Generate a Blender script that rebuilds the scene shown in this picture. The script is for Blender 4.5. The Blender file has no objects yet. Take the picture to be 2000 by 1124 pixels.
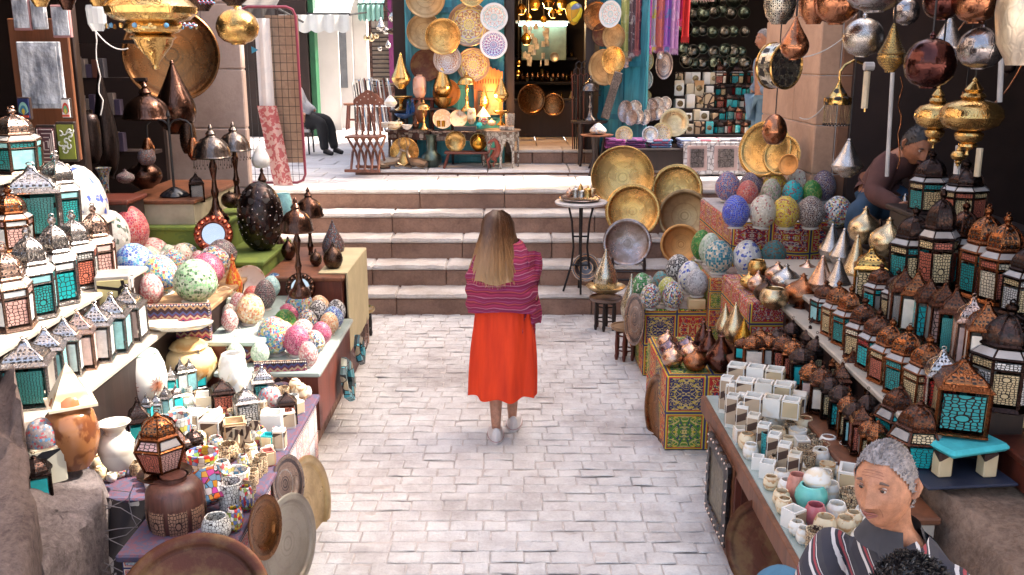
import bpy,math,random
from math import sin,cos,pi,radians,atan2,sqrt,exp
from mathutils import Vector,Matrix,Quaternion,noise as mnoise
random.seed(7)
SC=bpy.context.scene
COL=SC.collection
# ---------------------------------------------------------------- camera
CAMH,PITCH,FPX=2.6,radians(13.7),1850.0
cd=bpy.data.cameras.new('camera');cam=bpy.data.objects.new('camera',cd);COL.objects.link(cam)
cam.location=(0,0,CAMH);cam.rotation_euler=(pi/2-PITCH,0,0)
cd.sensor_width=36;cd.lens=FPX/2000*36;cd.clip_end=400;cd.clip_start=.05
SC.camera=cam
# ---------------------------------------------------------------- light
SUN_EL,SUN_AZ=radians(50),radians(17)
w=bpy.data.worlds.new('World');SC.world=w;w.use_nodes=True
wn=w.node_tree;wn.nodes.clear()
sky=wn.nodes.new('ShaderNodeTexSky');sky.sky_type='NISHITA';sky.sun_disc=False
sky.sun_elevation=SUN_EL;sky.sun_rotation=pi/2-SUN_AZ
sky.dust_density=6.0;sky.ozone_density=.6
bg=wn.nodes.new('ShaderNodeBackground');bg.inputs[1].default_value=.15
wo=wn.nodes.new('ShaderNodeOutputWorld')
hz=wn.nodes.new('ShaderNodeMix');hz.data_type='RGBA';hz.blend_type='MULTIPLY';hz.inputs[0].default_value=1.0;hz.inputs[7].default_value=(1.03,.98,.92,1)
wn.links.new(sky.outputs[0],hz.inputs[6]);wn.links.new(hz.outputs[2],bg.inputs[0]);wn.links.new(bg.outputs[0],wo.inputs[0])
sl=bpy.data.lights.new('sun','SUN');sl.energy=2.1;sl.angle=radians(.5);sl.color=(1,.95,.87)
so=bpy.data.objects.new('sun',sl);COL.objects.link(so)
sd=Vector((cos(SUN_EL)*cos(SUN_AZ),cos(SUN_EL)*sin(SUN_AZ),sin(SUN_EL)))
so.rotation_euler=sd.to_track_quat('Z','Y').to_euler();so.location=sd*30
SC.view_settings.view_transform='Standard';SC.view_settings.look='None'
SC.view_settings.exposure=2.4;SC.view_settings.gamma=1.0
SC.render.engine='CYCLES'
try:
 SC.cycles.use_denoising=True;SC.cycles.max_bounces=7;SC.cycles.diffuse_bounces=4;SC.cycles.glossy_bounces=3
 SC.cycles.transmission_bounces=4;SC.cycles.transparent_max_bounces=6;SC.cycles.caustics_reflective=False;SC.cycles.caustics_refractive=False
 SC.cycles.sample_clamp_indirect=6
except Exception:pass
# ---------------------------------------------------------------- pixel <-> world helpers (2000 x 1124 photo)
CP,SP=cos(PITCH),sin(PITCH)
def ray(px,py):
 x=(px-1000)/FPX;v=-(py-562)/FPX
 return Vector((x,CP+v*SP,-SP+v*CP))
def P(px,py,z):
 d=ray(px,py);t=(z-CAMH)/d.z;return Vector((0,0,CAMH))+d*t
def D(px,py,Y):
 d=ray(px,py);return Vector((0,0,CAMH))+d*(Y/d.y)
def XP(px,py,X):
 d=ray(px,py);return Vector((0,0,CAMH))+d*(X/d.x)
def zc(p):return p.y*CP+(CAMH-p.z)*SP
def mpp(p):return zc(p)/FPX
# ---------------------------------------------------------------- materials
MATS={}
class NB:
 def __init__(s,name):
  s.m=bpy.data.materials.new(name);s.m.use_nodes=True;s.t=s.m.node_tree;s.b=s.t.nodes['Principled BSDF']
 def n(s,ty,**k):
  nd=s.t.nodes.new('ShaderNode'+ty)
  for a,b in k.items():
   if a[0]=='i' and a[1:].isdigit():s.put(nd.inputs[int(a[1:])],b)
   else:setattr(nd,a,b)
  return nd
 def put(s,sock,v):
  if isinstance(v,bpy.types.NodeSocket):s.t.links.new(v,sock)
  elif isinstance(v,(tuple,list))and len(v)==3 and sock.type=='RGBA':sock.default_value=(*v,1)
  else:sock.default_value=v
 def math(s,op,a,b=0.0,c=None):
  nd=s.n('Math',operation=op);s.put(nd.inputs[0],a);s.put(nd.inputs[1],b)
  if c is not None:s.put(nd.inputs[2],c)
  return nd.outputs[0]
 def vmath(s,op,a,b=(0,0,0),out=0):
  nd=s.n('VectorMath',operation=op);s.put(nd.inputs[0],a)
  if op=='SCALE':s.put(nd.inputs[3],b)
  else:s.put(nd.inputs[1],b)
  return nd.outputs[out]
 def mix(s,f,a,b,blend='MIX'):
  nd=s.n('Mix',data_type='RGBA',blend_type=blend);s.put(nd.inputs[0],f);s.put(nd.inputs[6],a);s.put(nd.inputs[7],b)
  return nd.outputs[2]
 def ramp(s,f,stops,const=False):
  nd=s.n('ValToRGB');r=nd.color_ramp;s.put(nd.inputs[0],f)
  if const:r.interpolation='CONSTANT'
  while len(r.elements)<len(stops):r.elements.new(.5)
  for e,(p,c)in zip(r.elements,stops):e.position=p;e.color=(*c,1)if len(c)==3 else c
  return nd.outputs[0]
 def obj(s):return s.n('TexCoord').outputs['Object']
 def gen(s):return s.n('TexCoord').outputs['Generated']
 def uv(s):return s.n('TexCoord').outputs['UV']
 def rnd(s):return s.n('ObjectInfo').outputs['Random']
 def pos(s):return s.n('NewGeometry').outputs['Position']
 def noise(s,vec,scale,detail=3,rough=.5,out=0,dist=0):
  nd=s.n('TexNoise');s.put(nd.inputs['Vector'],vec);nd.inputs['Scale'].default_value=scale
  nd.inputs['Detail'].default_value=detail;nd.inputs['Roughness'].default_value=rough;nd.inputs['Distortion'].default_value=dist
  return nd.outputs[out]
 def vor(s,vec,scale,feature='F1',out=0,rand=1.0,dim='3D'):
  nd=s.n('TexVoronoi',feature=feature,voronoi_dimensions=dim);s.put(nd.inputs['Vector'],vec)
  nd.inputs['Scale'].default_value=scale;nd.inputs['Randomness'].default_value=rand
  return nd.outputs[out]
 def bump(s,h,strength=.3,dist=.01):
  nd=s.n('Bump');nd.inputs['Strength'].default_value=strength;nd.inputs['Distance'].default_value=dist
  s.put(nd.inputs['Height'],h);s.put(s.b.inputs['Normal'],nd.outputs[0])
 def set(s,col=None,rough=None,metal=None,**k):
  if col is not None:s.put(s.b.inputs['Base Color'],col)
  if rough is not None:s.put(s.b.inputs['Roughness'],rough)
  if metal is not None:s.put(s.b.inputs['Metallic'],metal)
  for a,v in k.items():s.put(s.b.inputs[a.replace('_',' ')],v)
 def shift(s,vec):
  r=s.rnd();c=s.n('CombineXYZ');s.put(c.inputs[0],s.math('MULTIPLY',r,37.0));s.put(c.inputs[1],s.math('MULTIPLY',r,91.0));s.put(c.inputs[2],s.math('MULTIPLY',r,17.0))
  return s.vmath('ADD',vec,c.outputs[0])
def cached(fn):
 def f(*a,**k):
  key=(fn.__name__,repr(a),repr(sorted(k.items())))
  if key not in MATS:MATS[key]=fn(*a,**k)
  return MATS[key]
 return f
def dk(c,f):return tuple(max(0,min(1,x*f))for x in c)
@cached
def plain(name,col,rough=.6,var=.25,scale=6.0,metal=0.0,bump=.0,bscale=60,coord='obj'):
 b=NB(name);v=b.obj()if coord=='obj' else b.pos()
 n=b.noise(v,scale,5,.6);c=b.ramp(n,[(.3,dk(col,1-var)),(.7,dk(col,1+var*.5))])
 b.set(c,rough,metal)
 if bump:b.bump(b.noise(v,bscale,4,.7),bump,.01)
 return b.m
@cached
def metal(name,col,rough=.34,engr=14.0,dark=.35,amt=.5,hole=0.0):
 """worn metal with chased decoration; hole > 0 pierces it with a dark fretwork"""
 b=NB(name);v=b.obj();vs=b.shift(v)
 n=b.noise(vs,3.0,5,.65);n2=b.noise(vs,22.0,4,.6)
 base=b.ramp(n,[(.32,dk(col,dark+.25)),(.62,col)])
 e=b.vor(vs,engr,'DISTANCE_TO_EDGE',0,.75)
 f1=b.vor(vs,engr*2.4,'F1',0,.6)
 line=b.math('LESS_THAN',e,.05)
 base=b.mix(b.math('MULTIPLY',line,amt),base,dk(col,dark))
 base=b.mix(b.math('MULTIPLY',b.math('GREATER_THAN',f1,.46),amt*.5),base,dk(col,dark))
 r=b.math('ADD',b.math('MULTIPLY',n2,.22),rough-.20)
 if hole:
  h=b.math('GREATER_THAN',b.vor(vs,hole,'DISTANCE_TO_EDGE',0,.5),.20)
  base=b.mix(h,base,(.012,.008,.008));r=b.math('ADD',r,b.math('MULTIPLY',h,.4))
  b.set(base,r,b.math('SUBTRACT',.95,b.math('MULTIPLY',h,.9)))
 else:b.set(base,r,.95)
 b.bump(b.math('ADD',b.math('MINIMUM',e,.12),b.math('MULTIPLY',f1,.12)),.22,.02)
 return b.m
@cached
def mosaic(name,cols,scale=17.0,grout=(.46,.43,.39),gw=.038,rand=.65,gcol2=None):
 """broken-glass tesserae in plaster"""
 b=NB(name);v=b.shift(b.obj())
 cell=b.vor(v,scale,'F1',1,rand);sep=b.n('SeparateColor');b.put(sep.inputs[0],cell)
 n=len(cols);c=b.ramp(sep.outputs[0],[(i/n,q)for i,q in enumerate(cols)],True)
 c=b.mix(b.math('MULTIPLY',sep.outputs[1],.45),c,dk(cols[0],.35))
 e=b.vor(v,scale,'DISTANCE_TO_EDGE',0,rand)
 g=b.math('LESS_THAN',e,gw)
 c=b.mix(g,c,grout)
 b.set(c,b.math('ADD',.28,b.math('MULTIPLY',g,.5)),0.0);b.b.inputs['Specular IOR Level'].default_value=.3
 b.bump(b.math('ADD',b.math('MINIMUM',e,gw*1.3),b.math('MULTIPLY',sep.outputs[2],.03)),.6,.03)
 return b.m
@cached
def lattice(name,glass,bar=(.016,.011,.010),scale=7.0,rosette=True,bw=.125):
 """coloured glass behind a metal fretwork of small polygons with rosettes (uses UV in pane units)"""
 b=NB(name);u=b.uv()
 e=b.vor(u,scale,'DISTANCE_TO_EDGE',0,.55,'2D')
 bar_m=b.math('LESS_THAN',e,bw)
 if rosette:
  q=b.vmath('FRACTION',b.vmath('MULTIPLY',u,(1.0,1.0,0)))
  d=b.vmath('LENGTH',b.vmath('SUBTRACT',q,(.5,.5,0)),out=1)
  disc=b.math('LESS_THAN',d,.13);ring=b.math('MULTIPLY',b.math('LESS_THAN',d,.18),b.math('SUBTRACT',1.0,disc))
  bar_m=b.math('MAXIMUM',b.math('MULTIPLY',bar_m,b.math('SUBTRACT',1.0,disc)),ring)
 n=b.noise(b.shift(b.obj()),5,3)
 g=b.ramp(n,[(.3,dk(glass,.7)),(.7,glass)])
 c=b.mix(bar_m,g,bar)
 b.set(c,b.math('ADD',.22,b.math('MULTIPLY',bar_m,.3)),b.math('MULTIPLY',bar_m,.7))
 b.bump(bar_m,.3,.006)
 return b.m
@cached
def radial(name,rings,rough=.3,met=.9,petals=12,c_pat=(.1,.06,.03),pamt=.22,wear=.45):
 """concentric chased plate: rings = [(r, colour), ...] with r 0..1 of radius"""
 b=NB(name);o=b.obj();sp=b.n('SeparateXYZ');b.put(sp.inputs[0],o)
 r=b.math('SQRT',b.math('ADD',b.math('MULTIPLY',sp.outputs[0],sp.outputs[0]),b.math('MULTIPLY',sp.outputs[1],sp.outputs[1])))
 a=b.math('ARCTAN2',sp.outputs[1],sp.outputs[0])
 base=b.ramp(r,rings,True)
 w1=b.math('SINE',b.math('MULTIPLY',a,float(petals)))
 w2=b.math('SINE',b.math('ADD',b.math('MULTIPLY',r,60.0),b.math('MULTIPLY',w1,.25)))
 pat=b.math('MULTIPLY',b.math('GREATER_THAN',w2,.55),b.math('GREATER_THAN',b.math('SINE',b.math('MULTIPLY',r,9.0)),.2))
 v=b.vor(o,22.0,'DISTANCE_TO_EDGE',0,.6);pat2=b.math('LESS_THAN',v,.05)
 base=b.mix(b.math('MULTIPLY',b.math('MULTIPLY',pat,b.math('LESS_THAN',r,.86)),pamt),base,c_pat)
 base=b.mix(b.math('MULTIPLY',pat2,pamt*.5),base,c_pat)
 n=b.noise(b.shift(o),2.2,5,.65)
 base=b.mix(b.ramp(n,[(.44,(0,0,0)),(.62,(wear,wear,wear))]),base,dk(c_pat,1.5))
 b.set(base,b.math('ADD',b.math('MULTIPLY',n,.4),rough-.2),met)
 b.bump(b.math('ADD',b.math('MULTIPLY',pat,.1),b.math('ADD',b.math('MINIMUM',v,.15),b.math('MULTIPLY',n,2.0))),.12,.012)
 return b.m
@cached
def mosaic_plate(name,cols,petals=10,rough=.3,met=.1):
 """plate inlaid / painted with a rosette"""
 b=NB(name);o=b.obj();sp=b.n('SeparateXYZ');b.put(sp.inputs[0],o)
 r=b.math('SQRT',b.math('ADD',b.math('MULTIPLY',sp.outputs[0],sp.outputs[0]),b.math('MULTIPLY',sp.outputs[1],sp.outputs[1])))
 a=b.math('ARCTAN2',sp.outputs[1],sp.outputs[0])
 w1=b.math('SINE',b.math('ADD',b.math('MULTIPLY',a,float(petals)),b.math('MULTIPLY',r,5.0)))
 w3=b.math('SINE',b.math('SUBTRACT',b.math('MULTIPLY',a,float(petals)),b.math('MULTIPLY',r,9.0)))
 rr=b.math('SINE',b.math('MULTIPLY',r,24.0))
 k=b.math('MULTIPLY',b.math('ADD',b.math('ADD',b.math('MULTIPLY',w1,.33),b.math('MULTIPLY',w3,.3)),b.math('MULTIPLY',rr,.36)),.5)
 k=b.math('ADD',k,.5);n=len(cols)
 c=b.ramp(k,[(.12+.76*i/n if i else 0,q)for i,q in enumerate(cols)],True)
 c=b.mix(b.math('GREATER_THAN',r,.83),c,cols[0])
 b.set(c,rough,met);b.bump(k,.15,.01)
 return b.m
@cached
def khayamiya(name,size=.2,pal=0,curl=9.0):
 """printed tent-maker cloth: bordered panels with mirrored arabesques"""
 b=NB(name);u=b.uv()
 s=b.vmath('SCALE',u,1.0/size)
 cell=b.vmath('FLOOR',s);f=b.vmath('SUBTRACT',s,cell)
 q=b.vmath('ABSOLUTE',b.vmath('SUBTRACT',f,(.5,.5,0)))
 wn_=b.n('TexWhiteNoise',noise_dimensions='2D');b.put(wn_.inputs[0],cell)
 if pal==0:cols=[(.50,.012,.010),(.012,.022,.10),(.52,.02,.012),(.06,.20,.012),(.48,.015,.010),(.015,.03,.13),(.08,.22,.015)]
 elif pal==1:cols=[(.5,.015,.02),(.42,.012,.02),(.55,.02,.015),(.36,.01,.02)]
 else:cols=[(.60,.30,.24),(.35,.45,.5),(.62,.12,.14),(.5,.44,.38)]
 base=b.ramp(wn_.outputs[0],[(i/len(cols),c)for i,c in enumerate(cols)],True)
 off=b.vmath('SCALE',cell,3.71)
 n1=b.noise(b.vmath('ADD',q,off),curl,1,.4,dist=1.2)
 n2=b.noise(b.vmath('ADD',q,b.vmath('SCALE',cell,7.3)),curl*1.15,1,.4,dist=1.6)
 l1=b.math('LESS_THAN',b.math('ABSOLUTE',b.math('SUBTRACT',n1,.5)),.035)
 l2=b.math('GREATER_THAN',n2,.61);l3=b.math('LESS_THAN',n2,.40)
 c=b.mix(l2,base,(.58,.42,.03)if pal!=2 else(.7,.66,.62))
 c=b.mix(l3,c,(.02,.03,.11)if pal<2 else(.12,.16,.3))
 c=b.mix(l1,c,(.62,.45,.16)if pal==0 else(.6,.5,.42))
 sq=b.n('SeparateXYZ');b.put(sq.inputs[0],q);mx=b.math('MAXIMUM',sq.outputs[0],sq.outputs[1])
 c=b.mix(b.math('GREATER_THAN',mx,.415),c,(.5,.03,.02))
 c=b.mix(b.math('GREATER_THAN',mx,.44),c,(.62,.45,.03)if pal!=2 else(.7,.6,.5))
 c=b.mix(b.math('GREATER_THAN',mx,.472),c,(.02,.03,.12))
 nn=b.noise(b.pos(),14,4);c=b.mix(b.math('MULTIPLY',nn,.12),c,(.2,.08,.05))
 b.set(c,.75);b.bump(b.noise(b.pos(),9,3),.25,.03)
 return b.m
@cached
def wood(name,col,rough=.5,sc=1.0,stretch=(1,1,9)):
 b=NB(name);v=b.shift(b.obj())
 v2=b.vmath('MULTIPLY',v,(14*sc/stretch[0],14*sc/stretch[1],14*sc/stretch[2]))
 n=b.noise(v2,1.0,5,.6,dist=.8);c=b.ramp(n,[(.3,dk(col,.5)),(.55,col),(.75,dk(col,1.3))])
 c=b.mix(b.math('MULTIPLY',b.noise(v,3.0,4),.3),c,dk(col,.4))
 b.set(c,rough);b.bump(n,.2,.006)
 return b.m
@cached
def onyx(name,a=(.82,.76,.58),c2=(.62,.42,.16),sc=3.0,rough=.22,warp=3.0):
 b=NB(name);v=b.shift(b.obj());sp=b.n('SeparateXYZ');b.put(sp.inputs[0],v)
 n=b.noise(v,sc,4,.55);h=b.math('SINE',b.math('ADD',b.math('MULTIPLY',sp.outputs[2],14.0),b.math('MULTIPLY',n,warp*3)))
 c=b.ramp(b.math('ADD',b.math('MULTIPLY',h,.28),n),[(.35,a),(.62,dk(a,.95)),(.82,c2)])
 b.set(c,rough,0.0,Subsurface_Weight=.0)
 b.bump(n,.05,.01)
 return b.m
@cached
def rock(name,a=(.36,.29,.25),c2=(.20,.15,.13),sc=1.6):
 b=NB(name);v=b.pos()
 n=b.noise(v,sc,8,.65);n2=b.noise(v,sc*14,8,.75)
 c=b.ramp(b.math('ADD',b.math('MULTIPLY',n,.5),b.math('MULTIPLY',n2,.5)),[(.38,c2),(.49,a),(.62,dk(a,1.5))])
 b.set(c,.9);b.bump(b.math('ADD',n,b.math('MULTIPLY',n2,.9)),1.0,.04)
 return b.m
@cached
def blockstone(name,a=(.42,.33,.28),c2=(.3,.22,.18),isl=.3,sc=3.0,bump=.35,stain=0):
 """dressed stone, each block its own tint (mesh islands)"""
 b=NB(name);v=b.pos();ri=b.n('NewGeometry').outputs['Random Per Island']
 n=b.noise(v,sc,6,.62);n2=b.noise(v,sc*12,5,.7)
 c=b.ramp(b.math('ADD',b.math('MULTIPLY',n,.65),b.math('MULTIPLY',n2,.35)),[(.36,c2),(.56,a),(.75,dk(a,1.2))])
 c=b.mix(b.math('MULTIPLY',ri,isl),c,dk(c2,.9))
 if stain:c=b.mix(b.ramp(b.noise(v,.9,6,.7),[(.5,(0,0,0)),(.72,(stain,stain,stain))]),c,(.20,.14,.12))
 b.set(c,b.math('ADD',.6,b.math('MULTIPLY',n2,.3)));b.bump(b.math('ADD',n,b.math('MULTIPLY',n2,.5)),bump,.02)
 return b.m
@cached
def cloth(name,col,col2=None,scale=30.0,thr=.5,rough=.85):
 b=NB(name);v=b.obj()
 n=b.noise(v,scale,3,.5,dist=1.0)
 c=b.mix(b.math('GREATER_THAN',n,thr),col,col2 or dk(col,.7))
 b.set(c,rough);b.bump(b.noise(v,160,2),.2,.003)
 return b.m
@cached
def emit(name,col,s):
 b=NB(name);b.set(col,.4);b.put(b.b.inputs['Emission Color'],col);b.b.inputs['Emission Strength'].default_value=s
 return b.m
@cached
def glassy(name,col,rough=.08,alpha=.35):
 b=NB(name);b.set(col,rough);b.b.inputs['Alpha'].default_value=alpha
 b.bump(b.noise(b.obj(),12,3),.3,.02)
 return b.m
 # ---------------------------------------------------------------- mesh building
class MB:
 def __init__(s):s.v=[];s.f=[];s.mi=[];s.uv=[];s.m=[];s.sm=[]
 def mat(s,m):
  if m not in s.m:s.m.append(m)
  return s.m.index(m)
 def add(s,vs,fs,m,M=None,uvs=None,smooth=False):
  o=len(s.v);mi=s.mat(m)
  s.v+=[tuple(M@Vector(p))if M is not None else tuple(p)for p in vs]
  for k,f in enumerate(fs):
   s.f.append([i+o for i in f]);s.mi.append(mi);s.uv.append(uvs[k]if uvs else None);s.sm.append(smooth)
  return s
 def box(s,c,d,m,M=None,rz=0,bev=0.0,top=1.0):
  """c = centre of base, d = dims; top scales the top face"""
  x,y,z=d[0]/2,d[1]/2,d[2]
  R=Matrix.Translation(c)@Matrix.Rotation(rz,4,'Z');M2=(M@R)if M is not None else R
  if bev<=0:
   vs=[(-x,-y,0),(x,-y,0),(x,y,0),(-x,y,0),(-x*top,-y*top,z),(x*top,-y*top,z),(x*top,y*top,z),(-x*top,y*top,z)]
   fs=[(3,2,1,0),(4,5,6,7),(0,1,5,4),(1,2,6,5),(2,3,7,6),(3,0,4,7)]
   W=[d[0],d[0],d[0],d[1],d[0],d[1]];H=[d[1],d[1],z,z,z,z]
   return s.add(vs,fs,m,M2,[[(0,0),(W[k],0),(W[k],H[k]),(0,H[k])]for k in range(6)])
  b=min(bev,x*.9,y*.9,z*.45);vs=[];
  for zz,e in((0,b),(b,0),(z-b,0),(z,b)):
   k=top if zz>z/2 else 1
   X,Y=x*k-e,y*k-e;bb=b if e==0 else b*.3
   vs+=[(-X+bb,-Y,zz),(X-bb,-Y,zz),(X,-Y+bb,zz),(X,Y-bb,zz),(X-bb,Y,zz),(-X+bb,Y,zz),(-X,Y-bb,zz),(-X,-Y+bb,zz)]
  fs=[tuple(range(7,-1,-1)),tuple(range(24,32))]
  uvs=[[(vs[i][0],vs[i][1])for i in fs[0]],[(vs[i][0],vs[i][1])for i in fs[1]]]
  for L in range(3):
   for k in range(8):
    f=(L*8+k,L*8+(k+1)%8,L*8+8+(k+1)%8,L*8+8+k);fs.append(f)
    ax=0 if k in(0,4,7,3)and k in(0,4)else(1 if k in(2,6)else 0)
    uvs.append([(vs[i][ax]+x,vs[i][2])for i in f])
  return s.add(vs,fs,m,M2,uvs)
 def tube(s,pts,r,m,n=6,M=None,r2=None,smooth=True,cap=True):
  pts=[Vector(p)for p in pts];vs=[];fs=[];k=len(pts);prev=None
  for i,p in enumerate(pts):
   t=(pts[min(i+1,k-1)]-pts[max(i-1,0)])
   t=t.normalized()if t.length>1e-9 else Vector((0,0,1))
   a=(prev-t*prev.dot(t))if prev is not None else(Vector((0,0,1)).cross(t)if abs(t.z)<.95 else Vector((1,0,0)).cross(t))
   a=a.normalized()if a.length>1e-6 else Vector((1,0,0));prev=a
   b_=t.cross(a);rr=(r[i]if isinstance(r,(list,tuple))else(r+(r2-r)*i/max(1,k-1)if r2 is not None else r))
   for j in range(n):
    th=2*pi*j/n;vs.append(p+a*cos(th)*rr+b_*sin(th)*rr)
  for i in range(k-1):
   for j in range(n):fs.append((i*n+j,i*n+(j+1)%n,(i+1)*n+(j+1)%n,(i+1)*n+j))
  if cap:fs.append(tuple(range(n-1,-1,-1)));fs.append(tuple(range((k-1)*n,k*n)))
  return s.add(vs,fs,m,M,None,smooth)
 def lathe(s,prof,m,n=24,M=None,smooth=True,rot=0,fn=None,uv=False):
  vs=[];fs=[];uvs=[];k=len(prof)
  for i,(r,z)in enumerate(prof):
   for j in range(n):
    th=2*pi*(j+rot)/n;rr=max(r,1e-4)*(fn(th,z)if fn else 1);vs.append((cos(th)*rr,sin(th)*rr,z))
  for i in range(k-1):
   for j in range(n):
    fs.append((i*n+j,i*n+(j+1)%n,(i+1)*n+(j+1)%n,(i+1)*n+j))
    r0=max(prof[i][0],prof[i+1][0]);L=r0*2*sin(pi/n)
    uvs.append([(0,prof[i][1]),(L,prof[i][1]),(L,prof[i+1][1]),(0,prof[i+1][1])]if uv else[(j/n,prof[i][1]),((j+1)/n,prof[i][1]),((j+1)/n,prof[i+1][1]),(j/n,prof[i+1][1])])
  if prof[0][0]>1e-3:fs.append(tuple(range(n-1,-1,-1)));uvs.append([(vs[i][0],vs[i][1])for i in fs[-1]])
  if prof[-1][0]>1e-3:fs.append(tuple(range((k-1)*n,k*n)));uvs.append([(vs[i][0],vs[i][1])for i in fs[-1]])
  return s.add(vs,fs,m,M,uvs,smooth)
 def grid(s,fn,nu,nv,m,smooth=True,M=None,uvf=None,wrap=False,thick=0):
  vs=[fn(i/nu,j/nv)for j in range(nv+1)for i in range(nu+1)];fs=[];uvs=[]
  for j in range(nv):
   for i in range(nu):
    a=j*(nu+1)+i;fs.append((a,a+1,a+nu+2,a+nu+1))
    q=[(i/nu,j/nv),((i+1)/nu,j/nv),((i+1)/nu,(j+1)/nv),(i/nu,(j+1)/nv)];uvs.append([uvf(*t)for t in q]if uvf else q)
  return s.add(vs,fs,m,M,uvs,smooth)
 def mesh(s,name,sharp=40):
  me=bpy.data.meshes.new(name);me.from_pydata(s.v,[],s.f)
  for m in s.m:me.materials.append(m)
  me.polygons.foreach_set('material_index',s.mi);me.polygons.foreach_set('use_smooth',s.sm)
  uvl=me.uv_layers.new(name='UVMap');data=[]
  for p,u in zip(me.polygons,s.uv):
   for k in range(p.loop_total):data+=list(u[k])if u else[s.v[p.vertices[k]][0],s.v[p.vertices[k]][1]]
  uvl.data.foreach_set('uv',data)
  me.update()
  if any(s.sm):
   try:me.set_sharp_from_angle(angle=radians(sharp))
   except Exception:pass
  return me
 def build(s,name,parent=None,loc=None,rot=None,sc=None):return link(name,s.mesh(name),parent,loc,rot,sc)
def link(name,data,parent=None,loc=None,rot=None,sc=None):
 o=bpy.data.objects.new(name,data);COL.objects.link(o)
 if parent:o.parent=parent
 if loc is not None:o.location=loc
 if rot is not None:o.rotation_euler=rot
 if sc is not None:o.scale=sc
 return o
LABELS={}
def tag(o,label,cat,group=None):
 nw=len(label.split())
 if nw<4 or nw>16:print('LABEL LENGTH',nw,label)
 if label in LABELS and not group:print('DUP LABEL',label)
 LABELS[label]=1
 o['label']=label;o['category']=cat
 if group:o['group']=group
 return o
def thing(name,label,cat,loc=(0,0,0),rz=0,group=None,rot=None,sc=None):
 return tag(link(name,None,None,loc,rot if rot else(0,0,rz),sc),label,cat,group)
def struct(o):o['kind']='structure';return o
def stuff(o):o['kind']='stuff';return o
PROTO={}
def inst(key,parts,name,label,cat,group,loc,rz=0,sc=(1,1,1),rot=None):
 """parts: list of (part name, mesh, label or None, children) ; one entry named None = single-mesh thing"""
 if len(parts)==1 and parts[0][0]is None:
  return tag(link(name,parts[0][1],None,loc,rot or(0,0,rz),sc),label,cat,group)
 t=thing(name,label,cat,loc,rz,group,rot,sc)
 for pn,me,pl,kids in parts:
  o=link(pn,me,t)
  if pl:o['label']=pl
  for kn,km in kids:link(kn,km,o)
 return t
ORD=['first','second','third','fourth','fifth','sixth','seventh','eighth','ninth','tenth','eleventh','twelfth','thirteenth','fourteenth','fifteenth','sixteenth','seventeenth','eighteenth','nineteenth','twentieth','twenty-first','twenty-second','twenty-third','twenty-fourth','twenty-fifth','twenty-sixth','twenty-seventh','twenty-eighth','twenty-ninth','thirtieth','thirty-first','thirty-second','thirty-third','thirty-fourth','thirty-fifth','thirty-sixth']
# ---------------------------------------------------------------- common colours and materials
BRASS=(.60,.38,.11);GOLD=(.74,.46,.16);COPPER=(.42,.17,.08);SILVER=(.62,.58,.54);BRONZE=(.10,.06,.045);DARK=(.05,.036,.034);PALEGOLD=(.72,.56,.34)
m_brass=metal('chased_brass',BRASS);m_gold=metal('polished_brass',GOLD,.26,12,.4,.35);m_copper=metal('chased_copper',COPPER,.3)
m_silver=metal('chased_silver',SILVER,.3);m_bronze=metal('dark_bronze',BRONZE,.36);m_dark=metal('blackened_metal',DARK,.4);m_pale=metal('pale_gold_metal',PALEGOLD,.3,12,.5,.3)
m_rose=metal('rose_copper',(.66,.42,.30),.27,10,.5,.25)
wood_red=wood('red_brown_wood',(.12,.024,.012));wood_dark=wood('dark_wood',(.022,.010,.008));wood_mid=wood('brown_wood',(.18,.062,.026));wood_pale=wood('pale_wood',(.34,.20,.10))
iron=plain('black_iron',(.03,.028,.03),.45,.3,9,.6);white_cable=plain('grey_white_cable',(.55,.52,.5),.5,.1)
blackness=plain('painted_interior_shade',(.034,.018,.015),.8,.4,2)  # near-black walls: the shops' darkness is put into the colour
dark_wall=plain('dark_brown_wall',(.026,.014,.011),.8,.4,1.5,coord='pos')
plast=plain('white_plaster',(.66,.63,.60),.85,.12,1.5,bump=.1,bscale=20,coord='pos')
# ================================================================ SETTING
def slab(mb,x0,x1,y0,y1,z,m,bev=.012,jit=.004,nx=3,ny=2,depth=.06,rough=.004):
 """one paving stone with worn, uneven top and rounded edges; its own mesh island"""
 vs=[];fs=[];s0=random.random()*99;tilt=random.uniform(-jit,jit);tx=random.uniform(-jit,jit)
 us=[0,bev/(x1-x0)]+[bev/(x1-x0)+(1-2*bev/(x1-x0))*(i+1)/nx for i in range(nx-1)]+[1-bev/(x1-x0),1]
 ws=[0,bev/(y1-y0)]+[bev/(y1-y0)+(1-2*bev/(y1-y0))*(i+1)/ny for i in range(ny-1)]+[1-bev/(y1-y0),1]
 nu,nv=len(us),len(ws);c=[random.uniform(-bev*.5,bev*.5)for _ in range(4)]
 for j,w_ in enumerate(ws):
  for i,u in enumerate(us):
   edge=i in(0,nu-1)or j in(0,nv-1)
   x=x0+(x1-x0)*u;y=y0+(y1-y0)*w_
   y+=(c[0]*(1-u)+c[1]*u)*(1-w_)+(c[2]*(1-u)+c[3]*u)*w_
   nzv=mnoise.noise(Vector((x*9+s0,y*14,s0)))
   if edge:x+=.35*bev*mnoise.noise(Vector((x*30,y*30,s0)));y+=.35*bev*mnoise.noise(Vector((x*30,y*30,s0+5)))
   vs.append((x,y,z+tilt*(w_-.5)*2+tx*(u-.5)+nzv*rough*2-(depth*.35 if edge else 0)))
 for j in range(nv-1):
  for i in range(nu-1):a=j*nu+i;fs.append((a,a+1,a+nu+1,a+nu))
 mb.add(vs,fs,m,None,None,True)
m_cob=blockstone('limestone_cobble',(.70,.68,.65),(.52,.48,.46),.2,5.0,.8,.75)
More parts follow.
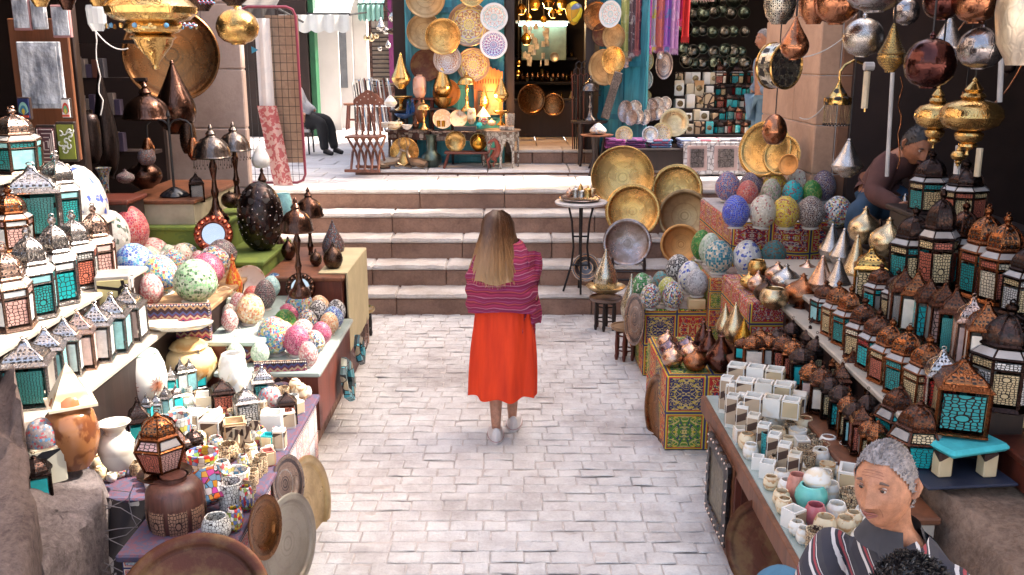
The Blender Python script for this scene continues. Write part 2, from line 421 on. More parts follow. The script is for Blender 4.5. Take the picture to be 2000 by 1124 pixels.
m_joint=plain('sandy_joint_dirt',(.56,.50,.46),.95,.35,9,bump=.5,bscale=40,coord='pos')
g=MB();g.box((0,40,-.5),(400,400,.4925),m_joint);struct(g.build('ground'))
c=MB();y=2.6;r=0
while y<9.55:
 h=.118+random.uniform(-.010,.010)
 if y+h>9.49:h=9.5-y
 x=-2.6-random.random()*.2
 while x<3.2:
  wd=random.choice((.14,.16,.18,.19,.22))+random.uniform(-.015,.015)
  y_=.02*sin(x*1.3+y*.4)
  slab(c,x+.004,x+wd-.003,y+.003+y_,y+h-.004+y_,random.uniform(-.004,.003),m_cob,.005,.003,5,4,.015,.0036)
  x+=wd
 y+=h
 if h<.06:break
struct(c.build('cobbled_lane'))
# stairs: five risers
Y0,TR,RS=9.48,.37,.22
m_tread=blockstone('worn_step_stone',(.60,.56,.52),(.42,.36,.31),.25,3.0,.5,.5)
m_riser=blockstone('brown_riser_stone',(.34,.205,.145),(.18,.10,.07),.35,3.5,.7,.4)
st=MB()
for i in range(5):
 yf=Y0+TR*i;z1=RS*(i+1);x=-3.4
 while x<3.6:
  L=random.uniform(.75,1.35)
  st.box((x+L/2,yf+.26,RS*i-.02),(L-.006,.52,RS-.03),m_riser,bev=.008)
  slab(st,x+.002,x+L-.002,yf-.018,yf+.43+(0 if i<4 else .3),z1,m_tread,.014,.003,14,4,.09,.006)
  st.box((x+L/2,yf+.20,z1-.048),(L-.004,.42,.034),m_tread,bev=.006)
  x+=L
struct(st.build('stairs'))
ld=MB();m_land=blockstone('pale_landing_slabs',(.60,.58,.57),(.45,.41,.40),.16,2.0,.2)
y=Y0+TR*4+.42
ld.box((0,30+y+.02,.5),(60,60,.57),m_joint)
while y<34:
 h=random.uniform(.38,.52)*(1 if y<18 else 2);x=-9.0 if y>12 else-3.5
 while x<4.6:
  L=random.uniform(.5,.95)*(1 if y<18 else 2)
  slab(ld,x+.004,x+L-.003,y+.004,y+h-.003,1.1,m_land,.01,.002,3,2,.05,.002)
  x+=L
 y+=h
struct(ld.build('street_paving'))
pf=MB();x=-2.05
while x<4.5:
 L=random.uniform(.6,1.1)
 slab(pf,x+.003,x+L-.003,12.35,12.85,1.165,m_land,.01,.002,4,2,.09,.003);slab(pf,x+.003,x+L-.003,12.86,13.4,1.165,m_land,.01,.002,4,2,.06,.003)
 pf.box((x+L/2,12.9,1.08),(L-.006,1.04,.06),m_riser);x+=L
struct(pf.build('shop_front_pavement'))
def blockwall(name,x0,x1,y0,y1,z0,z1,m,course=.42,L=(.5,.9),label=None,cat='wall',gap=.006,back=None):
 """stone pier made of separate bevelled blocks in courses"""
 mb=MB();z=z0;core=back or m_joint;q=.012
 mb.box(((x0+x1)/2,(y0+y1)/2,z0),(x1-x0-2*q,y1-y0-2*q,z1-z0),core)
 k=0
 while z<z1-.02:
  h=min(course*random.uniform(.85,1.15),z1-z)
  # front (-Y) face blocks, full-depth corners
  x=x0
  while x<x1-.01:
   l=random.uniform(*L);l=x1-x if x+l>x1-.25 else l
   jx=random.uniform(-.003,.003)
   mb.box((x+l/2,(y0+y1)/2+jx,z+gap/2),(l-gap,y1-y0,h-gap),m,bev=.012);x+=l
  y=y0+random.uniform(.3,.6)
  z+=h;k+=1
 return tag(mb.build(name),label,cat)
m_pier=blockstone('pink_limestone',(.54,.41,.35),(.42,.30,.25),.25,1.6,.25)
m_pier_shade=blockstone('shaded_face_sandstone',(.26,.12,.065),(.16,.075,.04),.3,1.6,.3);m_pier_lit=blockstone('lit_face_sandstone',(.52,.32,.21),(.38,.22,.14),.25,1.6,.25)  # one pier's shaded and lit faces: light put into the stone colour
# left stone pier
a=D(383,200,9.3);b=D(478,200,9.3)
blockwall('stone_pier',a.x-.35,b.x,9.3,9.42,0,4.2,m_pier,.62,(.35,.8),label='pale pink limestone block pier beside the wire display rack',cat='pillar')
mb=MB();mb.box((-3.42,10.1,0),(.66,1.3,4.2),m_pier);
tag(mb.build('wall_return'),'pale limestone wall end behind the mesh rack','wall')
# right stone pier, corner edge at px 1590
cr=D(1591,250,9.0)
mb=MB();z=0;W=.85;Dp=1.95
mb.box((cr.x+W/2,9.0+Dp/2,0),(W-.03,Dp-.03,4.4),m_joint)
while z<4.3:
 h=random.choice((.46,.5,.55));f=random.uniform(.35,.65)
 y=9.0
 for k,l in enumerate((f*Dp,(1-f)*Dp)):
  mb.box((cr.x+.10,y+l/2,z+.003),(.2,l-.007,h-.007),m_pier_lit,bev=.012);y+=l
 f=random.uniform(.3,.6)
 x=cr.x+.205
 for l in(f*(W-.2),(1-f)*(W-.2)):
  mb.box((x+l/2,9.1,z+.003),(l-.007,.2,h-.007),m_pier_shade,bev=.012);x+=l
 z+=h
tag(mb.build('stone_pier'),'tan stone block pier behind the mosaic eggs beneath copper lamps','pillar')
def room(name,x0,x1,y0,y1,z0,z1,m,open_,label,cat='building',floor=None,t=.08,extra=None):
 mb=MB();s={'left':((x0-t/2,(y0+y1)/2,z0),(t,y1-y0,z1-z0)),'right':((x1+t/2,(y0+y1)/2,z0),(t,y1-y0,z1-z0)),'back':(((x0+x1)/2,y1+t/2,z0),(x1-x0,t,z1-z0)),'front':(((x0+x1)/2,y0-t/2,z0),(x1-x0,t,z1-z0))}
 root=thing(name,label,cat)
 for k,(c_,d_)in s.items():
  if k in open_:continue
  q=MB();q.box(c_,d_,m);q.build('wall',root)
 q=MB();q.box(((x0+x1)/2,(y0+y1)/2,z1),(x1-x0+2*t,y1-y0+2*t,t),m);q.build('ceiling',root)
 q=MB();q.box(((x0+x1)/2,(y0+y1)/2,z0-t),(x1-x0,y1-y0,t-.002),floor or m);q.build('floor',root)
 return root
 # dark shop on the left behind the lantern shelves
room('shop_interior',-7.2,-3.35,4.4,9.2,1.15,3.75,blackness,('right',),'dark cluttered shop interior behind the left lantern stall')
# dark shop on the right behind the seated shopkeeper
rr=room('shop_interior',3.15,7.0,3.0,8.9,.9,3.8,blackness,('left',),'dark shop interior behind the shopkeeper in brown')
# unseen upper masses sized for the sun; low middle on right lights left stall
def mass(x,y,z,dx,dy,dz,label,m,wins=True,side=-1):
 root=thing('upper_building',label,'building')
 q=MB();q.box((x,y,z),(dx,dy,dz),m);q.build('wall',root)
 if wins:
  yy=y-dy/2+1.0
  while yy<y+dy/2-.8:
   q=MB();q.box((x+side*(dx/2+.02),yy,z+dz*.35),(.08,.8,1.3),wood_mid);q.build('window',root);yy+=1.9
plo=plain('ochre_upper_plaster',(.46,.38,.32),.9,.2,.8,bump=.2,bscale=12,coord='pos')
mass(5.6,10.4,3.9,4.6,3.4,6.0,'unseen plastered upper storey above the right stone pier, height shaped to block sun',plo)
mass(5.6,7.15,3.9,4.6,3.0,2.0,'unseen plastered parapet above the dark right shop, shaped low to pass sun',plo,False)
mass(5.6,1.45,3.9,4.6,8.3,6.0,'unseen plastered upper storey nearest on the right, height shaped to block sun',plo)
mass(-7.0,6.2,3.84,6.2,10,5.0,'plastered upper storey above the dark left shop',plo,True,1)
# ---- centre shop at the back of the landing
SY=13.25
def fx(px,y=SY):return(px-1000)/FPX*(y*CP+(CAMH-2.2)*SP)
m_turq=wood('turquoise_painted_wood',(.05,.34,.42),.5);m_turq_d=wood('deep_turquoise_paint',(.03,.22,.30),.5)
cs=thing('shop_building','central shop with turquoise doors and a glowing doorway','building')
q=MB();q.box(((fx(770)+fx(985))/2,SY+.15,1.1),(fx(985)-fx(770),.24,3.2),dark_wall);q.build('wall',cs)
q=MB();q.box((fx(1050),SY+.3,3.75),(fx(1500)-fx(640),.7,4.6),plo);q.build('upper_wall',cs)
def door(x0,x1,y,lab,leaf=.045,ry=0,x=None):
 root=link('door',None,cs);root['label']=lab
 L=x1-x0;M=Matrix.Translation((x0,y,1.17))@Matrix.Rotation(ry,4,'Z')
 q=MB();q.box((L/2,0,0),(L,leaf,2.7),m_turq,M);q.build('door_leaf',root)
 q=MB()
 for xx in(.05,L/2,L-.05):q.box((xx,-leaf/2-.01,0),(.07,.03,2.7),m_turq_d,M)
 for zz in(.02,.6,1.3,2.0,2.6):q.box((L/2,-leaf/2-.012,zz),(L,.03,.07),m_turq_d,M)
 q.build('door_frame',root)
door(fx(795),fx(985),SY-.04,'left turquoise panelled door hung with brass trays')
door(fx(1172),fx(1172)+.75,SY+.08,'right turquoise door leaf folded back towards the viewer',.045,radians(-38))
q=MB();
for xx in(fx(996),fx(1150)):q.box((xx,SY+.05,1.3),(.12,.3,2.8),wood_dark)
q.build('door_jamb',cs)
# threshold of carved stone
q=MB();x=fx(1000)
for L in(.28,.42,.3,.2):q.box((x+L/2,SY+.1,1.165),(L-.008,.5,.15),m_riser,bev=.012);x+=L
x=fx(1000)
for L in(.7,.5):q.box((x+L/2,SY+.12,1.318),(L-.004,.56,.035),m_tread,bev=.008);x+=L
q.build('threshold',cs)
mat_floor=blockstone('indoor_marble',(.50,.42,.38),(.36,.28,.25),.3,2,.1)
q=MB();
for i in range(5):
 for j in range(3):slab(q,fx(985)+j*.47,fx(985)+j*.47+.46,SY+.42+i*.8,SY+.42+i*.8+.79,1.35,mat_floor,.008,.001,1,1,.02,0)
q.build('floor',cs)
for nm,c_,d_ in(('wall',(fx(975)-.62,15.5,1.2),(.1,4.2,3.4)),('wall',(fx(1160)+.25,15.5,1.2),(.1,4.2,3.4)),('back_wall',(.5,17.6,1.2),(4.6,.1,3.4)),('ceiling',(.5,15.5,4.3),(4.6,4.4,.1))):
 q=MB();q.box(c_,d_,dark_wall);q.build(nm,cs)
 # ---- right textile and lantern shop
RY=13.6
rs=thing('shop_building','open-fronted shop of scarves, plates and small lanterns','building')
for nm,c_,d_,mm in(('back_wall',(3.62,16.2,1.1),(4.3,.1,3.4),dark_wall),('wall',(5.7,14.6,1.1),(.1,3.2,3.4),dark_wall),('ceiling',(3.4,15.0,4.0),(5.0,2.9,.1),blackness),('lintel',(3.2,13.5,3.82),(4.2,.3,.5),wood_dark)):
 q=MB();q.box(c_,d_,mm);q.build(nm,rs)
 # ---- street going off to the left at the back
bs=thing('white_building','white plastered shop building with a green door jamb along the back street','building')
BY=21.0
def bx(px,y=BY):return(px-1000)/FPX*(y*CP+.2)
q=MB();q.box((bx(608,BY-2.5)-1.8,BY-2.5,1.1),(3.6,.2,4.2),dark_wall);q.build('dark_shopfront',bs)
q=MB();q.box((bx(636),BY-1.9,1.1),(.22,.5,4.2),plast);q.build('pillar',bs)
q=MB();q.box((bx(618,BY-2.4),BY-2.4,1.1),(.10,.3,2.9),plain('bright_green_paint',(.015,.11,.045),.5));q.build('green_jamb',bs)
q=MB();q.box(((bx(640)+bx(722))/2,BY,1.1),(bx(722)-bx(640),.3,4.2),plast);q.build('wall',bs)
q=MB();q.box((bx(668),BY-.22,1.1),(.62,.08,2.5),plast);q.box((bx(656),BY-.8,1.1),(.5,.05,2.5),plast);f=q.build('door',bs)
q=MB();q.box((bx(664),BY-.275,1.95),(.46,.03,1.5),plain('grey_door_glass',(.16,.17,.19),.15));q.build('door_glass',f)
q=MB();q.box((bx(700),BY-.17,2.1),(.9,.03,.03),plain('grey_trim',(.4,.38,.38),.6));q.build('trim',bs)
bb=thing('brick_building','dark brick building at the end of the back street','building')
m_brick=blockstone('old_red_brick',(.17,.075,.05),(.09,.045,.035),.5,4,.4)
q=MB();xx0=bx(722,23);zz=1.1;k=0
q.box(((bx(722,23)+bx(1010,23))/2,23.3,1.1),(bx(1010,23)-bx(722,23),.5,5.5),dark_wall)
while zz<4.2:
 xx=xx0-(k%2)*.15
 while xx<bx(820,23):q.box((xx+.14,23.0,zz),(.27,.1,.1),m_brick);xx+=.29
 zz+=.115;k+=1
q.build('wall',bb)
q=MB();q.box((bx(793,22.8),22.85,2.0),(.75,.08,1.9),plain('magenta_shop_window',(.16,.02,.10),.3));q.build('window',bb)
q=MB();q.box((bx(752,22.8),22.9,1.9),(.55,.05,1.5),plain('slatted_shutter',(.3,.24,.19),.7));
for i in range(14):q.box((bx(752,22.8),22.85,1.92+i*.1),(.56,.05,.03),wood_dark)
q.build('shutter',bb)
q=MB();q.box((bx(790,22.8),22.85,4.05),(1.2,.1,.5),plast);q.build('sign_band',bb)
# far end closure so no empty sky shows between the buildings
fe=thing('far_building','shadowed building closing the far end of the street','building')
q=MB();q.box((-8,27,1.1),(34,.3,8),dark_wall);q.build('wall',fe)
# awnings of the back street
m_aw=plain('weathered_white_canvas',(.66,.68,.66),.85,.12,3,bump=.3,bscale=9,coord='pos');m_awg=plain('faded_green_canvas',(.25,.47,.42),.85,.15,3,coord='pos')
def awning(px0,px1,Y,zt,zb,out,label,m,pxl=None):
 root=thing('awning',label,'awning');x0,x1=bx(px0,Y),bx(px1,Y);n=4
 q=MB();q.grid(lambda u,v:(x0+(x1-x0)*u,Y-out*v,zt+(zb-zt)*v+.05*sin(u*n*pi)**2*-v),24,6,m);q.build('canopy',root)
 q=MB();q.grid(lambda u,v:(x0+(x1-x0)*u,Y-out-.02+.03*sin(u*30),zb-v*(.28+.05*abs(sin(u*19)))),90,3,m);q.build('valance',root)
 q=MB();q.tube([(x0,Y-out+.04,zb+.02),(x1,Y-out+.04,zb+.02)],.02,iron);q.tube([(x0,Y,zt-1.0),(x0,Y-out,zb)],.02,iron);q.tube([(x1,Y,zt-1.0),(x1,Y-out,zb)],.02,iron);q.build('frame',root)
awning(590,722,20.6,4.5,3.36,2.2,'white canvas awning with scalloped edge over the green door jamb',m_aw)
awning(724,770,22.0,4.5,3.65,1.4,'small green and white awning further down the back street',m_awg)
awning(490,600,17.5,4.2,3.35,2.0,'dark canvas awning above the wire display rack',plain('dark_canvas',(.09,.08,.075),.9,.2,3,coord='pos'))
# ================================================================ ITEM BUILDERS
PROF={'egg':[(.0,.0),(.20,.0),(.27,.03),(.37,.12),(.455,.24),(.50,.38),(.495,.50),(.455,.64),(.385,.77),(.28,.88),(.16,.96),(.0,1.0)],'globe':[(.0,.0),(.16,.0),(.17,.03),(.33,.09),(.45,.22),(.50,.40),(.49,.52),(.43,.68),(.31,.80),(.15,.87),(.06,.89),(.05,.92),(.07,.94),(.04,.97),(.02,1.0),(0,1.0)],'tear':[(.0,.0),(.17,.0),(.18,.03),(.33,.08),(.45,.18),(.50,.30),(.48,.40),(.40,.52),(.29,.64),(.18,.77),(.10,.88),(.05,.94),(.06,.96),(.02,1.0),(0,1)],'cone':[(.0,.0),(.18,.0),(.20,.04),(.38,.12),(.49,.24),(.50,.31),(.46,.37),(.33,.52),(.22,.68),(.13,.84),(.07,.93),(.08,.95),(.02,1.0),(0,1)],'onion':[(.0,.0),(.20,.0),(.24,.04),(.40,.14),(.495,.32),(.50,.42),(.45,.56),(.32,.68),(.18,.76),(.10,.83),(.07,.90),(.11,.93),(.05,.95),(.03,1.0),(0,1)],'flaskg':[(.0,.0),(.2,.0),(.23,.03),(.40,.12),(.50,.30),(.49,.40),(.38,.55),(.22,.68),(.13,.80),(.11,.88),(.16,.90),(.07,.93),(.05,1.0),(0,1)],'cup':[(.0,.0),(.22,.0),(.25,.05),(.42,.2),(.50,.48),(.47,.75),(.36,.98),(.31,1.0),(.29,.97),(.40,.74),(.42,.48),(.34,.22),(.0,.14)],'pot':[(.0,.0),(.3,.0),(.36,.06),(.47,.25),(.50,.5),(.46,.75),(.38,.95),(.36,1.0),(.32,.98),(.33,.86),(.40,.7),(.42,.4),(.3,.15),(.0,.12)],'tumbler':[(.0,.0),(.40,.0),(.44,.04),(.47,.5),(.50,.96),(.49,1.0),(.42,1.0),(.41,.9),(.38,.2),(0,.15)],'vase':[(.0,.0),(.26,.0),(.30,.04),(.42,.18),(.5,.40),(.48,.55),(.38,.70),(.27,.76),(.26,.84),(.34,.93),(.42,.985),(.43,1.0),(.40,1.0),(.30,.93),(.20,.84),(.20,.72),(.0,.6)],'jar':[(.0,.0),(.24,.0),(.3,.03),(.47,.2),(.5,.55),(.48,.78),(.38,.9),(.22,.93),(.22,1.0),(.25,1.0),(0,1.0)],'trumpet':[(.0,.0),(.2,.0),(.3,.1),(.3,.2),(.22,.35),(.25,.6),(.33,.85),(.5,1.0),(.46,1.0),(.3,.85),(.2,.6),(0,.5)],'bowl':[(.0,.0),(.15,.0),(.2,.1),(.38,.4),(.50,1.0),(.47,1.0),(.34,.45),(.0,.18)],'bigpot':[(.0,.0),(.28,.0),(.4,.12),(.5,.35),(.5,.5),(.43,.68),(.36,.72),(.30,.74),(.31,.78),(.36,.80),(.3,.88),(.18,.95),(.06,.97),(.05,1.0),(0,1.0)],'stand':[(.0,.0),(.36,.0),(.38,.02),(.34,.05),(.22,.08),(.12,.13),(.08,.2),(.12,.25),(.08,.29),(.06,.35),(.10,.41),(.13,.45),(.07,.50),(.05,.54),(0,.54)],'dome':[(.50,.66),(.52,.672),(.49,.69),(.47,.74),(.40,.80),(.28,.85),(.15,.872),(.12,.885),(.14,.905),(.09,.93),(.05,.945),(.07,.96),(.02,1.0),(0,1.0)],'tier':[(.0,.0),(.04,.01),(.03,.05),(.06,.10),(.12,.17),(.20,.26),(.22,.32),(.26,.345),(.24,.36),(.20,.375),(.29,.40),(.32,.43),(.31,.48),(.29,.50),(.42,.53),(.50,.59),(.51,.66),(.44,.73),(.30,.80),(.18,.9),(0,1.0)],'goblet':[(.0,.0),(.3,.0),(.31,.03),(.2,.08),(.08,.16),(.07,.26),(.12,.30),(.07,.34),(.15,.42),(.42,.50),(.5,.58),(.48,.60),(0,.6)],'flame':[(.0,.0),(.3,.0),(.42,.08),(.5,.26),(.46,.42),(.36,.60),(.22,.80),(.10,.94),(0,1.0)],'jug':[(.0,.0),(.3,.0),(.32,.03),(.44,.12),(.5,.25),(.44,.38),(.26,.48),(.2,.55),(.19,.8),(.24,.95),(.28,1.0),(.22,1.0),(.15,.8),(0,.6)],'spire':[(.0,.0),(.035,.02),(.02,.07),(.08,.10),(.15,.13),(.14,.16),(.11,.17),(.20,.21),(.23,.27),(.22,.30),(.16,.32),(.30,.345),(.43,.40),(.50,.50),(.48,.59),(.38,.67),(.22,.71),(.16,.725),(.20,.75),(.17,.79),(.12,.81),(.15,.84),(.09,.90),(.04,.94),(.05,.96),(0,1.0)],'gourd':[(.0,.0),(.18,.0),(.2,.05),(.42,.18),(.5,.30),(.46,.36),(.5,.39),(.46,.43),(.30,.60),(.20,.75),(.10,.92),(.04,1.0),(0,1)],'bulb2':[(.0,.0),(.3,.0),(.3,.03),(.15,.1),(.3,.2),(.38,.32),(.26,.45),(.14,.52),(.22,.6),(.26,.66),(.16,.76),(.08,.85),(.1,.9),(.03,1),(0,1)],'tower':[(.0,.0),(.44,.0),(.5,.03),(.48,.06),(.46,.6),(.5,.62),(.48,.66),(.3,.75),(.16,.80),(.1,.82),(.14,.85),(.1,.9),(.03,.93),(.0,1.0)],}
def lathe_mesh(kind,m,n=20,fn=None):
 key=(kind,m.name,n,bool(fn))
 if key not in PROTO:PROTO[key]=MB().lathe(PROF[kind],m,n,fn=fn).mesh(kind)
 return PROTO[key]
EXTRA={}
def fit(px,pyb,pyt,w,z=None,Y=None,X=None):
 p=P(px,pyb,z)if z is not None else(D(px,pyb,Y)if Y is not None else XP(px,pyb,X))
 # the far side of the base hides behind the front: base centre sits half a width deeper
 wd=w*mpp(p);ht=D(px,pyt,p.y).z-p.z
 return p,wd,max(ht,.02)
OCC=[]
def lathed(kind,name,m,spec,label,cat,group=None,n=20,rz=None,child=None,deeper=.35,**k):
 px,pb,pt,w_=spec
 p,wd,h=fit(px,pb,pt,w_,**k)
 if 'z' in k:
  p=p+Vector((0,wd*deeper,0));h=D(px,pt,p.y).z-p.z
 OCC.append((p.x,p.y,wd/2))
 o=tag(link(name,lathe_mesh(kind,m,n),None,p,(0,0,rz if rz is not None else random.random()*6),(wd,wd,h)),label,cat,group)
 for kk,mm in(child or[]):link(kk,lathe_mesh(mm[0],mm[1],n),o,mm[2],None,mm[3])
 return o
 # ---- lanterns
def ngon(r,n,z,rot=0):return[(cos(2*pi*(i+rot)/n)*r,sin(2*pi*(i+rot)/n)*r,z)for i in range(n)]
def lantern_parts(kind,fm,dm,panes):
 """unit-height lantern with separate frame, panes, dome and finial"""
 key=(kind,fm.name,dm.name,tuple(p.name for p in panes))
 if key in PROTO:return PROTO[key]
 parts=[]
 def pane(r0,z0,r1,z1,n,i,rot,m,inset=.86,nm='pane'):
  a0,a1=2*pi*(i+rot)/n,2*pi*(i+1+rot)/n
  A=[Vector((cos(a)*r,sin(a)*r,z))for a,r,z in((a0,r0,z0),(a1,r0,z0),(a1,r1,z1),(a0,r1,z1))]
  c_=sum(A,Vector())/4;L=(A[1]-A[0]).length;H=(A[3]-A[0]).length
  B=[c_+(q-c_)*inset for q in A];o=c_.copy();o.z=0;o=o.normalized()*.004
  q=MB();B2=[b+o for b in B]
  k1=(B[1]-B[0]).length/L;k2=(B[2]-B[3]).length/L
  q.add([*B2,*[b-o*3 for b in B]],[(0,1,2,3),(7,6,5,4),(0,4,5,1),(1,5,6,2),(2,6,7,3),(3,7,4,0)],m,None,[[(.5-k1/2,0),(.5+k1/2,0),(.5+k2/2,H/L),(.5-k2/2,H/L)]]+[[(0,0),(.1,0),(.1,.1),(0,.1)]]*5)
  parts.append((nm,q.mesh('pane'),None,[]))
 f=MB();d=MB();fin=MB()
 if kind in('hex','oct'):
  n=6 if kind=='hex' else 8;R=.265;rot=.5
  f.lathe([(0,0),(.25,0),(.27,.015),(.25,.05),(.225,.055),(0,.055)],fm,n,smooth=False,rot=rot)
  f.lathe([(0,.475),(.225,.475),(.268,.485),(.272,.50),(.262,.51),(.19,.575),(.205,.585),(.21,.60),(.19,.62),(0,.62)],fm,n,smooth=False,rot=rot)
  for p_ in ngon(.245,n,.05,rot):f.tube([p_,(p_[0]*1.03,p_[1]*1.03,.48)],.016,fm,4,smooth=False)
  f.lathe([(.235,.385),(.25,.385),(.25,.40),(.235,.40)],fm,n,smooth=False,rot=rot)
  for i in range(n):
   pane(.235,.06,.245,.38,n,i,rot,panes[i%len(panes)])
   pane(.248,.402,.252,.472,n,i,rot,panes[(i+1)%len(panes)])
  for i in range(n):pane(.262,.512,.197,.573,n,i,rot,shoulder,.9,'shoulder_pane')
  prof=[(.185,.62),(.192,.66),(.178,.72),(.145,.78),(.095,.825),(.05,.85),(.035,.86)]
  d.lathe(prof,dm,n,smooth=False,rot=rot)
  for i in range(n):
   a_=2*pi*(i+rot)/n;d.tube([(cos(a_)*r,sin(a_)*r,z)for r,z in prof],.008,fm,4)
  fin.lathe([(.035,.85),(.03,.88),(.045,.90),(.05,.92),(.04,.945),(.018,.955),(.018,.965),(0,.967)],fm,10)
 elif kind=='sq':
  n=4;rot=.5;R=.27
  f.lathe([(0,0),(.29,0),(.29,.03),(.26,.045),(0,.045)],fm,4,smooth=False,rot=rot)
  f.lathe([(0,.60),(.262,.60),(.30,.615),(.30,.635),(.24,.675),(.20,.70),(0,.70)],fm,4,smooth=False,rot=rot)
  for p_ in ngon(.262,4,.04,rot):f.tube([p_,(p_[0],p_[1],.61)],.019,fm,4,smooth=False)
  for i in range(4):pane(.258,.05,.258,.60,4,i,rot,panes[i%len(panes)],.84)
  prof=[(.232,.66),(.235,.69),(.222,.725),(.18,.77),(.12,.81),(.075,.85),(.048,.89),(.032,.93)]
  d.lathe(prof,dm,4,smooth=False,rot=rot)
  for i in range(4):
   a_=2*pi*(i+rot)/4;d.tube([(cos(a_)*r,sin(a_)*r,z)for r,z in prof],.010,fm,4)
  fin.lathe([(.03,.91),(.035,.93),(.02,.95),(0,.955)],fm,8)
 elif kind=='small':
  n=4;rot=.5
  f.lathe([(0,0),(.30,0),(.30,.04),(.27,.05),(0,.05)],fm,4,smooth=False,rot=rot)
  f.lathe([(0,.52),(.27,.52),(.31,.54),(.31,.57),(.25,.60),(0,.60)],fm,4,smooth=False,rot=rot)
  for p_ in ngon(.27,4,.04,rot):f.tube([p_,(p_[0],p_[1],.53)],.026,fm,4,smooth=False)
  for i in range(4):pane(.265,.05,.265,.52,4,i,rot,panes[i%len(panes)],.80)
  d.lathe([(.25,.59),(.25,.65),(.21,.73),(.14,.80),(.06,.84),(.035,.86)],dm,8,smooth=False,rot=0)
  fin.lathe([(.035,.85),(.05,.88),(.02,.91),(0,.92)],fm,8)
 else:
  n=6;rot=.5
  f.lathe([(0,0),(.22,0),(.23,.02),(.15,.05),(.20,.09),(.205,.11),(0,.11)],fm,n,smooth=False,rot=rot)
  f.lathe([(0,.45),(.30,.45),(.315,.465),(.30,.48),(0,.48)],fm,n,smooth=False,rot=rot)
  f.lathe([(0,.60),(.235,.60),(.25,.615),(.25,.63),(.21,.65),(0,.65)],fm,n,smooth=False,rot=rot)
  lo,hi,up=ngon(.205,n,.1,rot),ngon(.305,n,.46,rot),ngon(.235,n,.61,rot)
  for a_,b_,c_ in zip(lo,hi,up):f.tube([a_,b_,c_],.016,fm,4,smooth=False)
  for i in range(n):
   pane(.2,.11,.30,.45,n,i,rot,panes[i%len(panes)]);pane(.30,.485,.235,.60,n,i,rot,panes[(i+1)%len(panes)]if i%2 else shoulder,.8)
  prof=[(.205,.65),(.21,.70),(.18,.78),(.12,.85),(.05,.88),(.035,.89)]
  d.lathe(prof,dm,n,smooth=False,rot=rot)
  for i in range(n):
   a_=2*pi*(i+rot)/n;d.tube([(cos(a_)*r,sin(a_)*r,z)for r,z in prof],.010,fm,4)
  fin.lathe([(.035,.88),(.045,.91),(.02,.94),(0,.95)],fm,8)
  # hanging ring
 fin.tube([(.028*cos(t*pi/5),0,.972+.022*sin(t*pi/5))for t in range(11)],.006,fm,4)
 parts=[('frame',f.mesh('frame'),None,[]),('dome',d.mesh('dome'),None,[('finial',fin.mesh('finial'))])]+parts
 PROTO[key]=parts
 return parts
shoulder=plain('frosted_white_glass',(.34,.31,.29),.14,.2)
G={'teal':lattice('teal_fret_glass',(.03,.32,.32)),'turq':lattice('turquoise_fret_glass',(.02,.40,.42),scale=4,rosette=False,bw=.08),'amber':lattice('amber_fret_glass',(.72,.55,.30)),'cream':lattice('cream_fret_glass',(.78,.68,.50),scale=6,rosette=False,bw=.1),'red':lattice('red_fret_glass',(.48,.035,.03)),'coral':lattice('coral_fret_glass',(.60,.17,.11)),'white':lattice('white_fret_glass',(.72,.70,.66)),'pink':lattice('pink_fret_glass',(.66,.38,.33),scale=5,rosette=False,bw=.1),'aqua':plain('aqua_water_glass',(.30,.60,.62),.12,.25,9,bump=.5,bscale=14),'frost':plain('rippled_clear_glass',(.62,.64,.63),.12,.2,9,bump=.5,bscale=14),'arch':plain('milky_glass_pane',(.74,.66,.56),.3,.15),'tealp':plain('plain_turquoise_glass',(.03,.48,.50),.12,.25,5),'redp':plain('plain_red_glass',(.55,.02,.012),.12,.25,5),'blush':plain('blush_rippled_glass',(.66,.47,.42),.15,.2,9,bump=.5,bscale=14),'tfine':lattice('fine_teal_fret',(.06,.34,.32),scale=15,rosette=False,bw=.1),'sfine':lattice('fine_silver_fret',(.36,.33,.30),(.12,.1,.09),scale=15,rosette=False,bw=.1)}
FM={'silver':metal('silvered_lantern_tin',(.50,.46,.44),.32,20,.3,.5),'copper':metal('coppered_lantern_tin',(.26,.09,.035),.32,20,.3,.5),'black':metal('black_lantern_tin',(.04,.022,.018),.38,20,.3,.5),'bronze':metal('bronzed_lantern_tin',(.12,.045,.026),.36,20,.3,.5),'gold':metal('golden_lantern_tin',(.62,.36,.10),.3,20,.3,.5),'rose':metal('rose_lantern_tin',(.55,.36,.28),.3,20,.3,.5)}
DM={'silver':metal('pierced_silver_dome',(.55,.51,.49),.28,20,.3,.4,22.0),'copper':metal('pierced_copper_dome',(.34,.125,.05),.28,20,.3,.4,22.0),'black':metal('pierced_black_dome',(.075,.045,.038),.38,20,.3,.4,22.0),'bronze':metal('pierced_bronze_dome',(.17,.07,.04),.36,20,.3,.4,22.0),'gold':metal('pierced_golden_dome',(.66,.4,.12),.3,20,.3,.4,22.0),'rose':metal('pierced_rose_dome',(.6,.42,.34),.3,20,.3,.4,22.0)}
NATW={'hex':.535,'oct':.54,'sq':.43,'small':.44,'bulge':.60}
GN={'teal':'teal','turq':'turquoise','amber':'amber','cream':'cream','red':'red','coral':'coral','white':'white','pink':'pink','aqua':'pale aqua','frost':'clear','arch':'milky','tealp':'turquoise','redp':'red','blush':'blush','tfine':'dark teal','sfine':'grey'}
LW,LH=1.0,1.0
